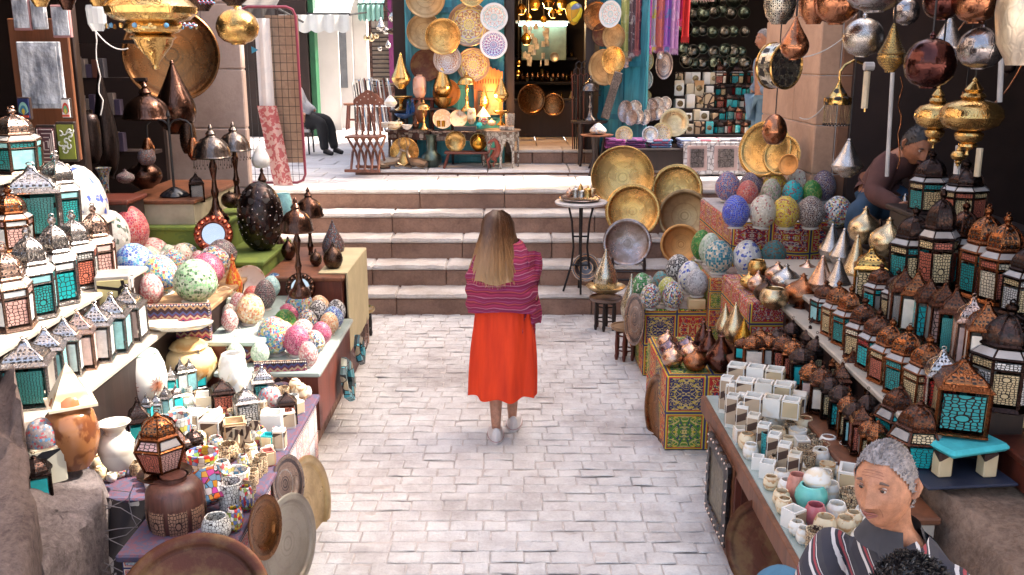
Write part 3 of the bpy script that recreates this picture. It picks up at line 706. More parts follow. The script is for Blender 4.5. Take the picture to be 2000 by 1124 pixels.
def lantern(kind,spec,frame,panes,label,group=None,rz=.35,dome=None,**k):
 px,pb,pt,w_=spec
 p,wd,h=fit(px,pb,pt,w_,**k)
 if 'z' in k:p=p+Vector((0,wd*.3,0));h=D(px,pt,p.y).z-p.z
 OCC.append((p.x,p.y,wd/2));wd*=LW;h*=LH;s=wd/NATW[kind];s=max(min(s,h*1.6),h*.6)
 parts=lantern_parts(kind,FM[frame],DM[dome or frame],[G[x]for x in panes])
 return inst(None,parts,'lantern',label,'lantern',group,p,rz,(s,s,h),(random.uniform(-.02,.02),random.uniform(-.02,.02),rz+random.uniform(-.12,.12)))
def lantern_row(rows,where,group,frm='the left'):
 for i,r in enumerate(rows):
  kind,spec,frame,panes=r[:4];k=dict(r[4])
  pn=GN[panes[0]]+(' and '+GN[panes[1]]if len(panes)>1 and GN[panes[1]]!=GN[panes[0]]else '')
  fr={'black':'black','bronze':'dark bronze','copper':'copper','silver':'silver','gold':'golden','rose':'rose metal'}[frame]
  lab='%s lantern, %s glass, %s from left %s'%(fr,pn,ORD[i],where)
  lantern(kind,spec,frame,panes,lab,group,**k)
  # ---- mosaic eggs
def E(name,*cols,**k):return mosaic('mosaic_'+name,cols,**k)
W_,C_=(.80,.78,.74),(.70,.63,.50)
EG={'blue':E('blue',(.05,.12,.42),(.10,.32,.55),(.45,.60,.70),(.04,.07,.30)),'cobalt':E('cobalt',(.02,.05,.55),(.05,.12,.65),(.03,.04,.35),gw=.04,rand=.35),'green':E('green',(.20,.42,.20),(.36,.55,.32),(.06,.13,.06),(.55,.66,.50)),'pale_green':E('pale_green',(.52,.64,.48),(.68,.72,.62),(.3,.45,.3)),'multi':E('multi',(.06,.20,.50),(.60,.50,.10),(.08,.35,.33),(.50,.08,.06),(.70,.66,.55)),'multi2':E('multi2',(.03,.06,.12),(.45,.05,.05),(.08,.3,.5),(.6,.5,.1),(.78,.75,.7),(.78,.75,.7)),'magenta':E('magenta',(.42,.03,.12),(.55,.10,.20),(.30,.02,.08)),'pink':E('pink',(.65,.25,.25),(.75,.5,.45),(.5,.1,.12),(.78,.66,.6)),'redrose':E('redrose',(.55,.07,.08),(.62,.20,.18),(.40,.03,.08)),'white':E('white',W_,(.76,.74,.70),(.80,.78,.74),(.70,.70,.66),(.78,.76,.72),(.05,.12,.08),scale=11.0,gw=.02),'whiteblue':E('whiteblue',W_,(.74,.74,.74),(.8,.78,.75),(.76,.76,.74),W_,(.05,.10,.5),scale=12.0,gw=.02),'cream':E('cream',C_,(.66,.58,.44),(.72,.66,.54),(.62,.55,.42),(.72,.68,.58),(.42,.05,.05),gw=.04),'yellow':E('yellow',(.72,.50,.01),(.62,.40,.01),(.75,.55,.02),(.40,.08,.02)),'purple':E('purple',(.10,.05,.14),(.14,.05,.06),(.05,.04,.12),gw=.055),'bluewhite':E('bluewhite',(.06,.08,.35),(.12,.10,.30),(.5,.1,.12),gw=.07),'red':E('red',(.62,.06,.03),(.70,.18,.10),(.5,.03,.05),gw=.05),'dark':E('dark',(.05,.02,.03),(.14,.03,.05),(.03,.03,.04),gw=.06),'brownw':E('brownw',(.10,.04,.03),(.06,.03,.04),(.16,.07,.05),gw=.09),'teal':E('teal',(.03,.42,.44),(.02,.36,.40),(.05,.5,.5),(.4,.05,.05),grout=(.06,.4,.4),gw=.03),'checkg':mosaic('check_green',[(.03,.25,.05),(.02,.18,.04),(.05,.3,.08),(.75,.72,.62)],15.0,gw=.03,rand=.1),'checkt':mosaic('check_teal',[(.02,.24,.30),(.02,.20,.28),(.66,.58,.42),(.70,.62,.48)],14.0,gw=.03,rand=.06),'tealbr':E('tealbr',(.07,.30,.32),(.10,.35,.36),(.32,.15,.08),grout=(.25,.25,.22)),'orange':E('orange',(.75,.42,.18),(.78,.60,.35),(.65,.2,.08),(.8,.7,.5)),'orangeglass':E('orangeglass',(.75,.16,.03),(.72,.35,.04),(.6,.06,.03),(.75,.5,.1),grout=(.5,.12,.05)),'aqua':E('aqua',(.35,.6,.6),(.5,.7,.68),(.25,.5,.52)),'bluedot':E('bluedot',(.02,.08,.22),(.02,.12,.3),(.5,.6,.65),grout=(.02,.06,.15),gw=.1),'blackw':E('blackw',(.03,.03,.04),(.05,.04,.05),(.75,.73,.7),gw=.055),'lime':E('lime',(.5,.5,.05),(.6,.55,.1),(.7,.68,.5),(.35,.4,.05)),'greend':E('greend',(.04,.22,.05),(.08,.30,.06),(.30,.35,.10),grout=(.05,.12,.04)),'mirror':E('mirror',(.5,.5,.5),(.3,.3,.32),(.6,.6,.62),grout=(.3,.28,.28)),'greenpink':E('greenpink',(.36,.40,.24),(.2,.26,.12),(.55,.3,.3),(.6,.55,.42))}
ENAME={'blue':'blue','cobalt':'bright cobalt blue','green':'green','pale_green':'pale green','multi':'multicoloured','multi2':'confetti coloured','magenta':'magenta','pink':'pink','redrose':'rose red','white':'white dark-flecked','whiteblue':'white blue-flecked','cream':'cream','yellow':'yellow','purple':'dark purple','bluewhite':'blue and white','red':'red','dark':'dark red','brownw':'brown and white','teal':'glossy turquoise','checkg':'green chequered','checkt':'teal and cream chequered','tealbr':'teal and brown','orange':'pale orange','aqua':'aqua','bluedot':'dark blue studded','blackw':'black and white','lime':'lime yellow','greend':'dark green','mirror':'silver mirrored','greenpink':'olive and pink'}
base_al=plain('lamp_base_plastic',(.62,.58,.52),.5,.1)
EW_=1.12
def egg(spec,pal,label,group,tilt=None,**k):
 px,pb,pt,w_=spec
 p,wd,h=fit(px,pb,pt,w_,**k);wd*=EW_
 if 'z' in k:p=p+Vector((0,wd*.3,0));h=D(px,pt,p.y).z-p.z
 h=min(h*(1.04 if EW_<1.2 else 1.17),wd*1.5)
 OCC.append((p.x,p.y,wd/2));o=thing('mosaic_egg_lamp',label,'lamp',p,random.random()*6,group,None,(wd,wd,h))
 o.rotation_euler=(random.uniform(-.09,.09),random.uniform(-.09,.09),random.random()*6);o.scale=(wd*random.uniform(.96,1.04),wd*random.uniform(.96,1.04),h*random.uniform(.95,1.03))
 key=('eggshade',pal)
 if key not in PROTO:
  PROTO[key]=MB().lathe([(.22,.05)]+[(r,.05+z*.95)for r,z in PROF['egg'][2:]],EG[pal],24).mesh('shade')
  PROTO['eggbase']=MB().lathe([(0,0),(.3,0),(.31,.02),(.24,.05),(.23,.08),(0,.08)],base_al,16).mesh('base')
 link('shade',PROTO[key],o);link('base',PROTO['eggbase'],o)
 return o
def egg_row(rows,where,group,**k):
 cnt={}
 rows=sorted(rows,key=lambda r:r[0][0])
 for r in rows:cnt[r[1]]=cnt.get(r[1],0)+1
 seen={}
 for spec,pal in rows:
  seen[pal]=seen.get(pal,0)+1
  o='' if cnt[pal]==1 else('%s from the left, '%ORD[seen[pal]-1])
  lab='%s mosaic egg lamp, %s%s'%(ENAME[pal],o,where)
  egg(spec,pal,lab,group,**k)
  # ---- trays and plates
TP={'tray':[(0,.0),(.80,.0),(.83,.02),(.86,.055),(.90,.07),(.97,.072),(1.0,.055),(1.0,.04),(.96,.05),(.88,.045),(.84,0),(.80,-.02),(0,-.02)],'flat':[(0,.0),(.88,.0),(.92,.03),(.95,.05),(.98,.055),(1.0,.04),(1.0,.02),(.96,.02),(.9,-.015),(0,-.015)],'dish':[(0,.0),(.5,.01),(.60,.04),(.66,.09),(.70,.11),(.96,.17),(1.0,.165),(.99,.14),(.7,.085),(.6,.01),(.5,-.02),(0,-.02)],'bowl':[(0,.0),(.35,.02),(.65,.11),(.88,.24),(1.0,.36),(.97,.36),(.85,.22),(.6,.07),(.3,-.02),(0,-.02)]}
def ringm(name,a,b_,c_,**k):return radial(name,[(0,a),(.12,b_),(.16,a),(.45,c_),(.50,a),(.78,b_),(.84,a),(.93,c_),(.965,a)],**k)
TM={'brass':ringm('brass_tray',(.54,.34,.12),(.40,.25,.08),(.45,.28,.09),rough=.26),'gold':ringm('golden_tray',(.66,.38,.12),(.5,.26,.07),(.56,.3,.08),rough=.26),'dark':ringm('aged_brass_tray',(.36,.24,.12),(.28,.18,.08),(.3,.19,.09),rough=.38),'orange':ringm('orange_copper_tray',(.56,.27,.09),(.45,.2,.06),(.5,.24,.08),rough=.4,wear=.2),'silver':ringm('silver_tray',(.36,.29,.28),(.28,.22,.21),(.32,.26,.25),wear=.6),'copper':ringm('engraved_copper_tray',(.24,.095,.03),(.13,.05,.018),(.18,.07,.022),rough=.26,petals=24,pamt=.45),'greygold':ringm('dull_steel_tray',(.36,.33,.28),(.32,.29,.25),(.34,.31,.27),pamt=.15,wear=.15,rough=.42),'paleg':ringm('pale_brass_tray',(.62,.47,.26),(.56,.41,.2),(.6,.45,.24),pamt=.12,wear=.3,rough=.32),'rust':ringm('brown_patina_tray',(.085,.032,.022),(.065,.026,.018),(.075,.03,.02),pamt=.1,wear=.7,rough=.45),'engr':ringm('inlaid_silver_copper_plate',(.42,.30,.24),(.12,.1,.1),(.5,.45,.42),petals=20,pamt=.9,c_pat=(.05,.04,.05)),'plated':ringm('bright_engraved_plate',(.66,.62,.58),(.45,.42,.4),(.6,.56,.52),petals=16,pamt=.7,c_pat=(.16,.12,.12)),'rosette':mosaic_plate('rosette_brass_plate',[(.30,.19,.12),(.60,.46,.12),(.42,.36,.34),(.36,.14,.06),(.62,.5,.2)],8,.3,.5),'lattp':mosaic_plate('lattice_silver_plate',[(.36,.30,.28),(.55,.50,.47),(.30,.14,.09),(.5,.46,.44)],12,.3,.6),'blueplate':mosaic_plate('blue_painted_plate',[(.62,.66,.74),(.10,.14,.42),(.66,.70,.76),(.12,.16,.48),(.3,.1,.25)],16,.15,0),'paleplate':mosaic_plate('pastel_painted_plate',[(.62,.66,.68),(.30,.50,.54),(.68,.70,.68),(.55,.30,.28),(.66,.68,.66)],9,.15,0),'onyxp':onyx('striped_onyx_plate',(.72,.62,.5),(.52,.36,.22),2.0),'engrb':ringm('black_orange_plate',(.10,.09,.09),(.56,.27,.12),(.58,.30,.14),petals=30,pamt=.5,c_pat=(.06,.05,.05)),'gilt':mosaic_plate('gilt_enamel_plate',[(.5,.36,.16),(.62,.5,.3),(.5,.45,.42),(.4,.25,.12)],10,.3,.5)}
def tray(px,py,wpx,Y,mat,label,kind='tray',n=(0,-1,.25),cat='tray',name='brass_tray',group=None,sy=1.0,r=None):
 p=D(px,py,Y);nv=Vector(n).normalized();r=r or wpx/2*mpp(p)
 key=('plate',kind,mat)
 if key not in PROTO:PROTO[key]=MB().lathe(TP[kind],TM[mat],48).mesh(name)
 o=link(name,PROTO[key],None,p);o.rotation_mode='QUATERNION';o.rotation_quaternion=nv.to_track_quat('Z','Y');o.scale=(r,r*sy,r)
 return tag(o,label,cat,group)
def boxthing(name,label,cat,c_,d_,m,rz=0,bev=.006,group=None,parts=None):
 q=MB();q.box((0,0,0),d_,m,bev=bev)
 t=thing(name,label,cat,c_,rz,group)
 q.build((parts or 'body'),t)
 return t
def table(label,x0,x1,y0,y1,z,m_top,m_side=None,z0=0,thick=.035,side=True,name='stall_table',legs=False,over=.02):
 t=thing(name,label,'table',((x0+x1)/2,(y0+y1)/2,z0));W,Dd=x1-x0,y1-y0
 q=MB();q.box((0,0,z-z0-thick),(W,Dd,thick),m_top,bev=.008);q.build('tabletop',t)
 if side:
  for(a,b_,c_,d_)in((0,-Dd/2+over+.012,W-2*over,.024),(W/2-over-.012,0,.024,Dd-2*over-.05),(-W/2+over+.012,0,.024,Dd-2*over-.05)):
   q=MB();q.box((a,b_,0),(c_,d_,z-z0-thick-.002),m_side or m_top);q.build('side_panel',t)
 if legs:
  for sx in(-1,1):
   for sy in(-1,1):q=MB();q.box((sx*(W/2-.05),sy*(Dd/2-.05),0),(.045,.045,z-z0-thick-.002),m_side or m_top);q.build('leg',t)
 return t
 # ================================================================ LEFT STALL
m_ledge=blockstone('ledge_brick',(.34,.20,.15),(.20,.12,.09),.4,5,.5)
q=MB();y=5.0
while y<8.4:
 L=random.uniform(.09,.13);q.box((-1.40,y+L/2,.0),(.13,L-.006,.25),m_ledge,bev=.008);y+=L
q.box((-1.9,6.7,0),(.9,3.4,.245),m_joint)
tag(q.build('brick_ledge'),'low brown brick ledge along the foot of the left stall','ledge')
bd=lambda*a,**k:table(*a,**k)
cl_dark=cloth('black_stall_cloth',(.03,.02,.025),(.08,.05,.06),12);cl_pink=cloth('purple_striped_cloth',(.11,.045,.07),(.06,.055,.10),40)
cream_board=plain('cream_painted_board',(.44,.38,.31),.6,.2,4);glass_t=plain('greenish_glass_shelf',(.34,.40,.37),.12,.25,3)
table('top lantern shelf of the left stall against the dark shop',-3.34,-2.98,4.3,6.4,1.9,cream_board,wood_dark,z0=1.2,name='display_shelf')
table('pale second shelf of large lanterns on the left stall',-3.02,-2.70,4.2,6.4,1.55,cream_board,wood_dark,z0=.2,name='display_shelf')
table('cream middle shelf under the big turquoise-paned lanterns',-2.74,-2.42,4.0,6.15,1.25,cream_board,wood_dark,z0=.2,name='display_shelf')
table('cream shelf carrying the row of silver lanterns',-2.50,-2.16,3.95,5.95,.95,cream_board,wood_dark,z0=.2,name='display_shelf')
table('narrow near end of the cup table behind the big copper tray',-1.68,-1.2,3.62,4.145,.55,cl_pink,khayamiya('left_table_cloth',.16,2),name='stall_table')
tb=table('long near table crowded with stone cups and small lanterns',-2.2,-1.2,4.15,5.6,.55,cl_pink,khayamiya('left_table_cloth',.16,2),name='stall_table')
table('upper egg lamp shelf nearest the dark shop',-3.30,-2.62,6.42,8.5,1.15,cream_board,wood_dark,name='display_shelf')
table('pale wooden shelf crowded with mosaic egg lamps',-2.95,-1.98,5.95,7.25,1.0,wood_pale,wood_dark,z0=.2,name='display_shelf')
table('glass-topped dark shelf with onyx bowls and small eggs',-2.08,-1.62,5.9,7.35,.80,glass_t,wood_red,z0=.25,name='display_shelf')
table('reddish wooden cabinet with glass top holding small mosaic eggs',-1.9,-1.22,5.72,7.0,.65,glass_t,wood_red,z0=.25,name='display_cabinet')
table('red-brown wooden box table with bronze dome lamps',-1.92,-1.30,7.1,8.3,.95,wood_mid,wood_red,z0=.02,name='box_table')
q=MB();q.box((-1.29,7.7,.32),(.012,1.0,.64),plain('yellow_ochre_cloth',(.52,.44,.26),.85,.15));q.box((-1.40,7.7,.953),(.22,1.0,.01),plain('yellow_ochre_cloth',(.52,.44,.26),.85,.15))
tag(q.build('draped_cloth'),'ochre cloth hanging over the end of the bronze lamp table','cloth')
m_green=cloth('lime_green_cloth',(.15,.20,.03),(.12,.17,.03),5)
table('lime green cloth table beneath the giant dark egg',-2.5,-1.93,7.2,8.15,1.05,m_green,m_green,name='cloth_table')
table('green cloth-covered riser holding the bronze dome lamps',-3.2,-2.3,7.35,8.6,1.3,m_green,m_green,name='cloth_table')
table('brown wooden riser with the black lamp stand',-3.15,-2.50,7.42,8.7,1.5,wood_mid,plain('cream_box_side',(.42,.36,.26),.7),z0=1.302,name='display_riser')
table('low red-brown shelf beside the brown jars',-3.30,-2.86,7.0,7.40,1.56,wood_red,wood_dark,z0=1.16,name='display_riser')
# lantern rows (bases read off the shelves; all rows run along the lane)
gL='lanterns on the left stall';LW,LH=1.12,1.04
lantern_row([('hex',(22,340,212,92),'rose',('aqua','teal'),{'z':1.9})],'of the top left shelf',gL)
lantern_row([('hex',(14,492,368,78),'copper',('pink','frost'),{'z':1.55}),('sq',(60,468,322,96),'silver',('tfine','frost'),{'z':1.55,'rz':.5}),('hex',(108,447,300,82),'silver',('teal','aqua'),{'z':1.55})],'on the second left shelf',gL)
lantern_row([('hex',(12,648,478,86),'rose',('pink','frost'),{'z':1.25}),('hex',(60,625,445,84),'silver',('teal','aqua'),{'z':1.25}),('hex',(108,597,423,76),'silver',('turq','frost'),{'z':1.25}),('hex',(148,566,416,74),'silver',('coral','white'),{'z':1.25}),('hex',(188,552,402,66),'rose',('pink','blush'),{'z':1.25})],'on the third left shelf',gL)
lantern_row([('sq',(48,798,662,88),'silver',('tfine','sfine'),{'z':.95,'rz':.2}),('sq',(92,758,640,62),'silver',('aqua','aqua'),{'z':.95,'rz':.2}),('sq',(127,735,621,56),'silver',('frost','frost'),{'z':.95,'rz':.2}),('sq',(155,722,607,56),'rose',('blush','blush'),{'z':.95,'rz':.2}),('sq',(185,708,593,58),'silver',('frost','frost'),{'z':.95,'rz':.2}),('sq',(218,690,575,58),'silver',('aqua','aqua'),{'z':.95,'rz':.2}),('sq',(250,668,560,54),'silver',('blush','frost'),{'z':.95,'rz':.2})],'in the silver row',gL)
# tall box lamp with fret panels
p,wd,h=fit(232,645,532,88,z=.98);t=thing('box_lamp','tall white box lamp with yellow fret panels behind the silver lanterns','lamp',p,radians(18))
q=MB();q.box((0,0,0),(wd*.72,wd*.72,h),shoulder,bev=.01);q.build('body',t)
lat_y=lattice('yellow_fret_glass',(.70,.58,.28),scale=6,rosette=False,bw=.06)
q=MB();q.box((0,-wd*.36-.004,h*.06),(wd*.62,.008,h*.86),lat_y);q.build('fret_panel',t)
q=MB();q.box((wd*.36+.004,0,h*.06),(.008,wd*.62,h*.86),G['white']);q.build('fret_panel',t)
# egg lamps
EW_=1.28
egg_row([((212,512,424,56),'white'),((250,497,413,58),'redrose'),((274,474,400,54),'cream')],'on the upper left egg shelf','mosaic egg lamps on the left',z=1.15)
egg_row([((259,577,487,66),'blue'),((311,580,507,54),'multi'),((373,597,520,68),'green'),((293,525,472,52),'pink'),((337,552,493,44),'multi'),((400,565,505,54),'magenta'),((415,545,488,50),'multi2'),((357,522,480,42),'multi2'),((317,508,460,52),'pale_green'),((373,510,466,40),'pale_green'),((430,527,474,48),'dark'),((335,494,446,50),'whiteblue')],'among the large left eggs','mosaic egg lamps on the left',z=1.0)
egg_row([((536,577,538,30),'bluedot'),((525,585,546,28),'aqua'),((514,608,554,33),'dark'),((494,602,564,32),'red'),((466,628,575,30),'pink'),((484,638,582,43),'orange')],'on the glass shelf','small mosaic egg lamps',z=.80)
egg_row([((534,697,627,51),'multi'),((578,700,645,42),'magenta'),((613,695,650,33),'multi2'),((588,672,630,36),'pink'),((554,664,612,38),'greend'),((561,645,597,38),'magenta'),((582,640,572,44),'multi'),((599,655,610,32),'multi2'),((618,643,594,32),'blackw'),((627,677,634,31),'magenta'),((640,657,616,30),'orange'),((651,646,604,31),'blue'),((624,628,583,33),'orange'),((656,632,591,29),'blackw')],'on the red cabinet','small mosaic egg lamps',z=.65)
def fill_eggs(x0,x1,y0,y1,z,n,seed,where,pals,wmin,wmax):
 random.seed(seed);got=[];k=0
 while len(got)<n and k<5000:
  k+=1;w_=random.uniform(wmin,wmax);x,y=random.uniform(x0,x1),random.uniform(y0,y1)
  if any((x-a)**2+(y-b_)**2<((w_*.5+c_)*.80)**2 for a,b_,c_ in OCC):continue
  OCC.append((x,y,w_/2));got.append((x,y,w_))
 got.sort(key=lambda g_:-g_[1]);cnt={}
 for x,y,w_ in got:
  pal=random.choice(pals);cnt[pal]=cnt.get(pal,0)+1
  o=thing('mosaic_egg_lamp','%s mosaic egg lamp, %s from the stairs, %s'%(ENAME[pal],ORD[cnt[pal]-1],where),'lamp',(x,y,z),random.random()*6,'mosaic egg lamps on the left',None,(w_,w_,w_*random.uniform(1.2,1.4)))
  if('eggshade',pal)not in PROTO:PROTO[('eggshade',pal)]=MB().lathe([(.22,.05)]+[(r,.05+z_*.95)for r,z_ in PROF['egg'][2:]],EG[pal],24).mesh('shade')
  link('shade',PROTO[('eggshade',pal)],o);link('base',PROTO['eggbase'],o)
fill_eggs(-2.9,-2.08,6.0,7.2,1.0,14,3,'filling the pale wooden shelf',['pink','pale_green','white','multi','cream'],.13,.18)
fill_eggs(-1.88,-1.30,5.8,6.95,.65,12,6,'filling the cabinet top',['pink','pale_green','multi2','orange','multi'],.10,.13)
fill_eggs(-2.03,-1.68,5.95,7.3,.80,6,9,'filling the glass shelf',['pink','pale_green','cream'],.10,.13)
def cables(name,label,pts_list,r=.004,m=white_cable):
 q=MB()
 for pts in pts_list:q.tube(pts,r,m,5)
 return tag(q.build(name),label,'cable')
def hang(p0,p1,sag,n=10,wob=0):
 return[p0.lerp(p1,i/n)+Vector((wob*sin(i*1.7),wob*cos(i*2.3),-sag*4*(i/n)*(1-i/n)))for i in range(n+1)]
cables('lamp_cables','white cables dangling from the small egg lamps down the cabinet',[hang(P(560+9*i,697-2*i,.652),P(520+18*i,790-4*i,.26)+Vector((0,-.02,0)),.12,10,.012)for i in range(5)])
cables('lamp_cables','white cables hanging beside the orange mosaic lamp',[hang(P(452+5*i,640,.81),P(478+8*i,700,.66),.1,10,.012)for i in range(4)])
cables('lamp_cables','white cables looping below the green mosaic egg',[hang(P(300+7*i,588,1.0),P(300+14*i,655,.75),.1,10,.012)for i in range(4)])
# bottle lamp, onyx bowls
lathed('flaskg','mosaic_bottle_lamp',EG['orangeglass'],(456,592,497,33),'orange and yellow mosaic bottle lamp between two onyx bowls','lamp',z=.86)
tray(489,548,58,6.9,'onyxp','pale onyx bowl standing on edge behind the orange bottle lamp','bowl',(.15,-1,.3),'bowl','onyx_bowl')
tray(432,590,60,6.45,'onyxp','pale onyx bowl on edge left of the orange bottle lamp','bowl',(.9,-.45,.15),'bowl','onyx_bowl')
# shade-like big mosaic lamp, mosaic vase, copper jars near the dark shop
egg((150,478,336,84),'whiteblue','giant white mosaic egg lamp behind the silver lanterns',None,z=1.3)
lathed('onion','copper_jar',m_bronze,(208,432,372,52),'round dark copper jar under the mosaic trumpet vase','jar',z=1.3)
lathed('trumpet','mosaic_vase',EG['multi2'],(209,402,328,30),'narrow trumpet vase in confetti mosaic on the copper jar','vase',Y=7.75)
t=thing('giant_egg_lamp','giant dark pierced metal egg set with glass beads on green cloth','lamp',P(505,494,1.05)+Vector((0,.12,0)),1.0);h=.57
m_egg=metal('blackened_beaded_metal',(.07,.05,.048),.32,9,.35,.7,15.0)
q=MB();q.lathe([(r*.36,.02+z*h)for r,z in reversed([(a,1-b_)for a,b_ in PROF['egg']])]if False else[(r*.37,z*h)for r,z in[(0,0),(.16,0),(.28,.05),(.40,.16),(.47,.30),(.50,.46),(.49,.60),(.44,.74),(.33,.87),(.18,.96),(0,1)]],m_egg,32);q.build('shade',t)
q=MB();bm_=plain('clear_glass_beads',(.6,.5,.5),.1,.3)
for i in range(150):
 zz=.1+.8*(i/150);th=i*2.39996;rr=.188*sin(pi*min(1,max(0,zz*.92+.06)))**.55
 if random.random()<.8:q.lathe([(0,0),(.0055,0),(.004,.006),(0,.008)],bm_,6,Matrix.Translation((cos(th)*rr*.97,sin(th)*rr*.97,zz*h))@Vector((cos(th),sin(th),.2)).to_track_quat('Z','Y').to_matrix().to_4x4())
stuff(q.build('beads',t))
# dome lamps
def dome_lamp(spec,mat,label,group=None,fringe=True,base=None,**k):
 px,pb,pt,w_=spec;p,wd,h=fit(px,pb,pt,w_,**k)
 t=thing('dome_lamp',label,'lamp',p,0,group,None,(wd,wd,h))
 link('stem',lathe_mesh('stand',base or mat,18),t,None,None,(.9,.9,1.26));link('shade',lathe_mesh('dome',mat,24),t)
 if fringe:
  key='fringe'
  if key not in PROTO:
   q=MB()
   for i in range(26):
    a_=2*pi*i/26;q.tube([(cos(a_)*.49,sin(a_)*.49,.67),(cos(a_)*.49,sin(a_)*.49,.58)],.004,iron,3,smooth=False)
    q.box((cos(a_)*.49,sin(a_)*.49,.56),(.02,.02,.02),m_bronze)
   PROTO[key]=q.mesh('bead_fringe')
  link('bead_fringe',PROTO[key],t)
 return t
m_gun=metal('gunmetal_chased',(.24,.20,.18),.3,8,.25,.6);m_brn=metal('brown_chased_copper',(.12,.06,.042),.30,8,.3,.6)
gd='dome-shaded metal table lamps'
dome_lamp((424,434,243,72),m_gun,'chased metal dome lamp with bead fringe, nearest the black lamp stand',gd,z=1.3,base=m_brn)
dome_lamp((465,404,238,62),m_gun,'chased metal dome lamp with bead fringe, beside the hanging white cloth',gd,Y=8.0,base=m_brn)
dome_lamp((586,580,386,64),m_brn,'dark bronze dome lamp with tiered finial on the red-brown table',gd,False,z=.95)
dome_lamp((609,532,366,56),m_brn,'brown dome lamp behind the front bronze lamp by the steps',gd,False,Y=7.95)
lathed('bulb2','alabaster_flame_lamp',m_brn,(515,400,326,34),'brown metal stem carrying a white flame-shaped alabaster shade','lamp',Y=8.1,child=[('flame_shade',('flame',onyx('white_alabaster',(.80,.78,.74),(.7,.66,.6),4),(0,0,.98),(1.05,1.05,.62)))])
lathed('globe','bronze_globe_lamp',m_bronze,(450,406,372,34),'small pierced bronze globe between the dome lamps and giant egg','lamp',Y=7.9)
m_mz=mosaic('beaded_metal_mosaic',[(.10,.07,.06),(.35,.3,.3),(.1,.2,.3),(.3,.08,.08)],22.0,(.10,.06,.05),.12)
lathed('tear','beaded_metal_lamp',m_mz,(652,505,430,44),'beaded teardrop metal lamp at the stair end of the bronze table','lamp',Y=8.05)
lathed('onion','incense_burner',m_bronze,(649,530,472,38),'squat dark bronze incense burner on the table corner','burner',z=.95)
lathed('onion','incense_burner',m_bronze,(616,522,486,24),'tiny bronze burner between the dome lamp and corner burner','burner',z=.95)
lathed('tear','pierced_bronze_lamp',m_brn,(543,500,452,30),'small pierced bronze teardrop beside the giant dark egg','lamp',z=.95)
lathed('onion','pierced_bronze_lamp',m_brn,(562,510,462,28),'small pierced bronze pot left of the tall bronze dome lamp','lamp',z=.95)
lathed('bulb2','mosaic_bottle_lamp',EG['dark'],(497,585,530,24),'small dark mosaic bottle below the green cloth','lamp',Y=7.2)
lathed('pot','glass_jar',G['aqua'],(556,430,378,34),'pale aqua glass jar behind the giant dark egg','jar',Y=8.15)
# mirrors
def round_mirror(px,py,w_,Y,label,n,m1,r2=.58):
 p=D(px,py,Y);r=w_/2*mpp(p);t=thing('round_mirror',label,'mirror',p);t.rotation_mode='QUATERNION';t.rotation_quaternion=Vector(n).normalized().to_track_quat('Z','Y')
 q=MB();q.lathe([(r*r2,0),(r*r2,.02),(r*(r2+.06),.035),(r*.9,.035),(r,.015),(r,0)],m1,32)
 for i in range(16):a_=i*pi/8;q.lathe([(0,.045),(.02*r/.12,.032),(.022*r/.12,.028)][::-1],m1,8,Matrix.Translation((cos(a_)*r*.8,sin(a_)*r*.8,0)))
 q.build('frame',t)
 q=MB();q.lathe([(0,.012),(r*r2,.012),(r*r2,.0)],mir,32);q.build('mirror_glass',t)
 return t
mir=plain('old_mirror_glass',(.55,.55,.54),.06,.1,3,.9);m_redframe=metal('red_copper_frame',(.36,.08,.045),.38,9,.4,.6)
round_mirror(417,458,74,7.28,'round mirror in a red copper frame against the green cloth',(.25,-1,.3),m_redframe)
round_mirror(587,562,58,7.04,'round mirror in a dark carved frame leaning on the red cabinet',(.05,-1,.22),m_brn,.62)
# silver tray leaning on table end, stool with brass plate
tray(686,618,190,7.75,'silver','large plastic-wrapped silver tray leaning against the bronze lamp table','flat',(1,-.12,.22),'tray','silver_tray',r=.36)
def stool(px,py_top,r,py_foot,Y,label,m,top_m,name='low_table',legs=6,h=None):
 p=D(px,py_top,Y);h=h or p.z-.0;t=thing(name,label,'table',(p.x,p.y,p.z-h))
 q=MB();q.lathe([(0,h-.02),(r*.93,h-.02),(r,h),(r,h+.012),(r*.93,h+.012),(r*.9,h),(0,h)],top_m,32);q.build('tray_top',t)
 for i in range(legs):
  a_=2*pi*i/legs+.3;x,y=cos(a_)*r*.62,sin(a_)*r*.62
  q=MB();q.tube([(x,y,0),(x,y,h*.12),(x,y,h*.2),(x,y,h*.5),(x,y,h*.8),(x,y,h-.02)],[.012,.018,.013,.017,.012,.015],m,8);q.build('leg',t)
 q=MB()
 for i in range(legs):
  a0,a1=2*pi*i/legs+.3,2*pi*(i+1)/legs+.3
  for zz in(h*.3,h*.75):q=MB();q.tube([(cos(a0)*r*.62,sin(a0)*r*.62,zz),(cos(a1)*r*.62,sin(a1)*r*.62,zz)],.008,m,5);q.build('stretcher',t)
 return t
stool(706,604,.13,660,8.7,'small brass-topped tray table with black turned legs by the steps',plain('black_turned_wood',(.02,.015,.015),.4),TM['paleg'])
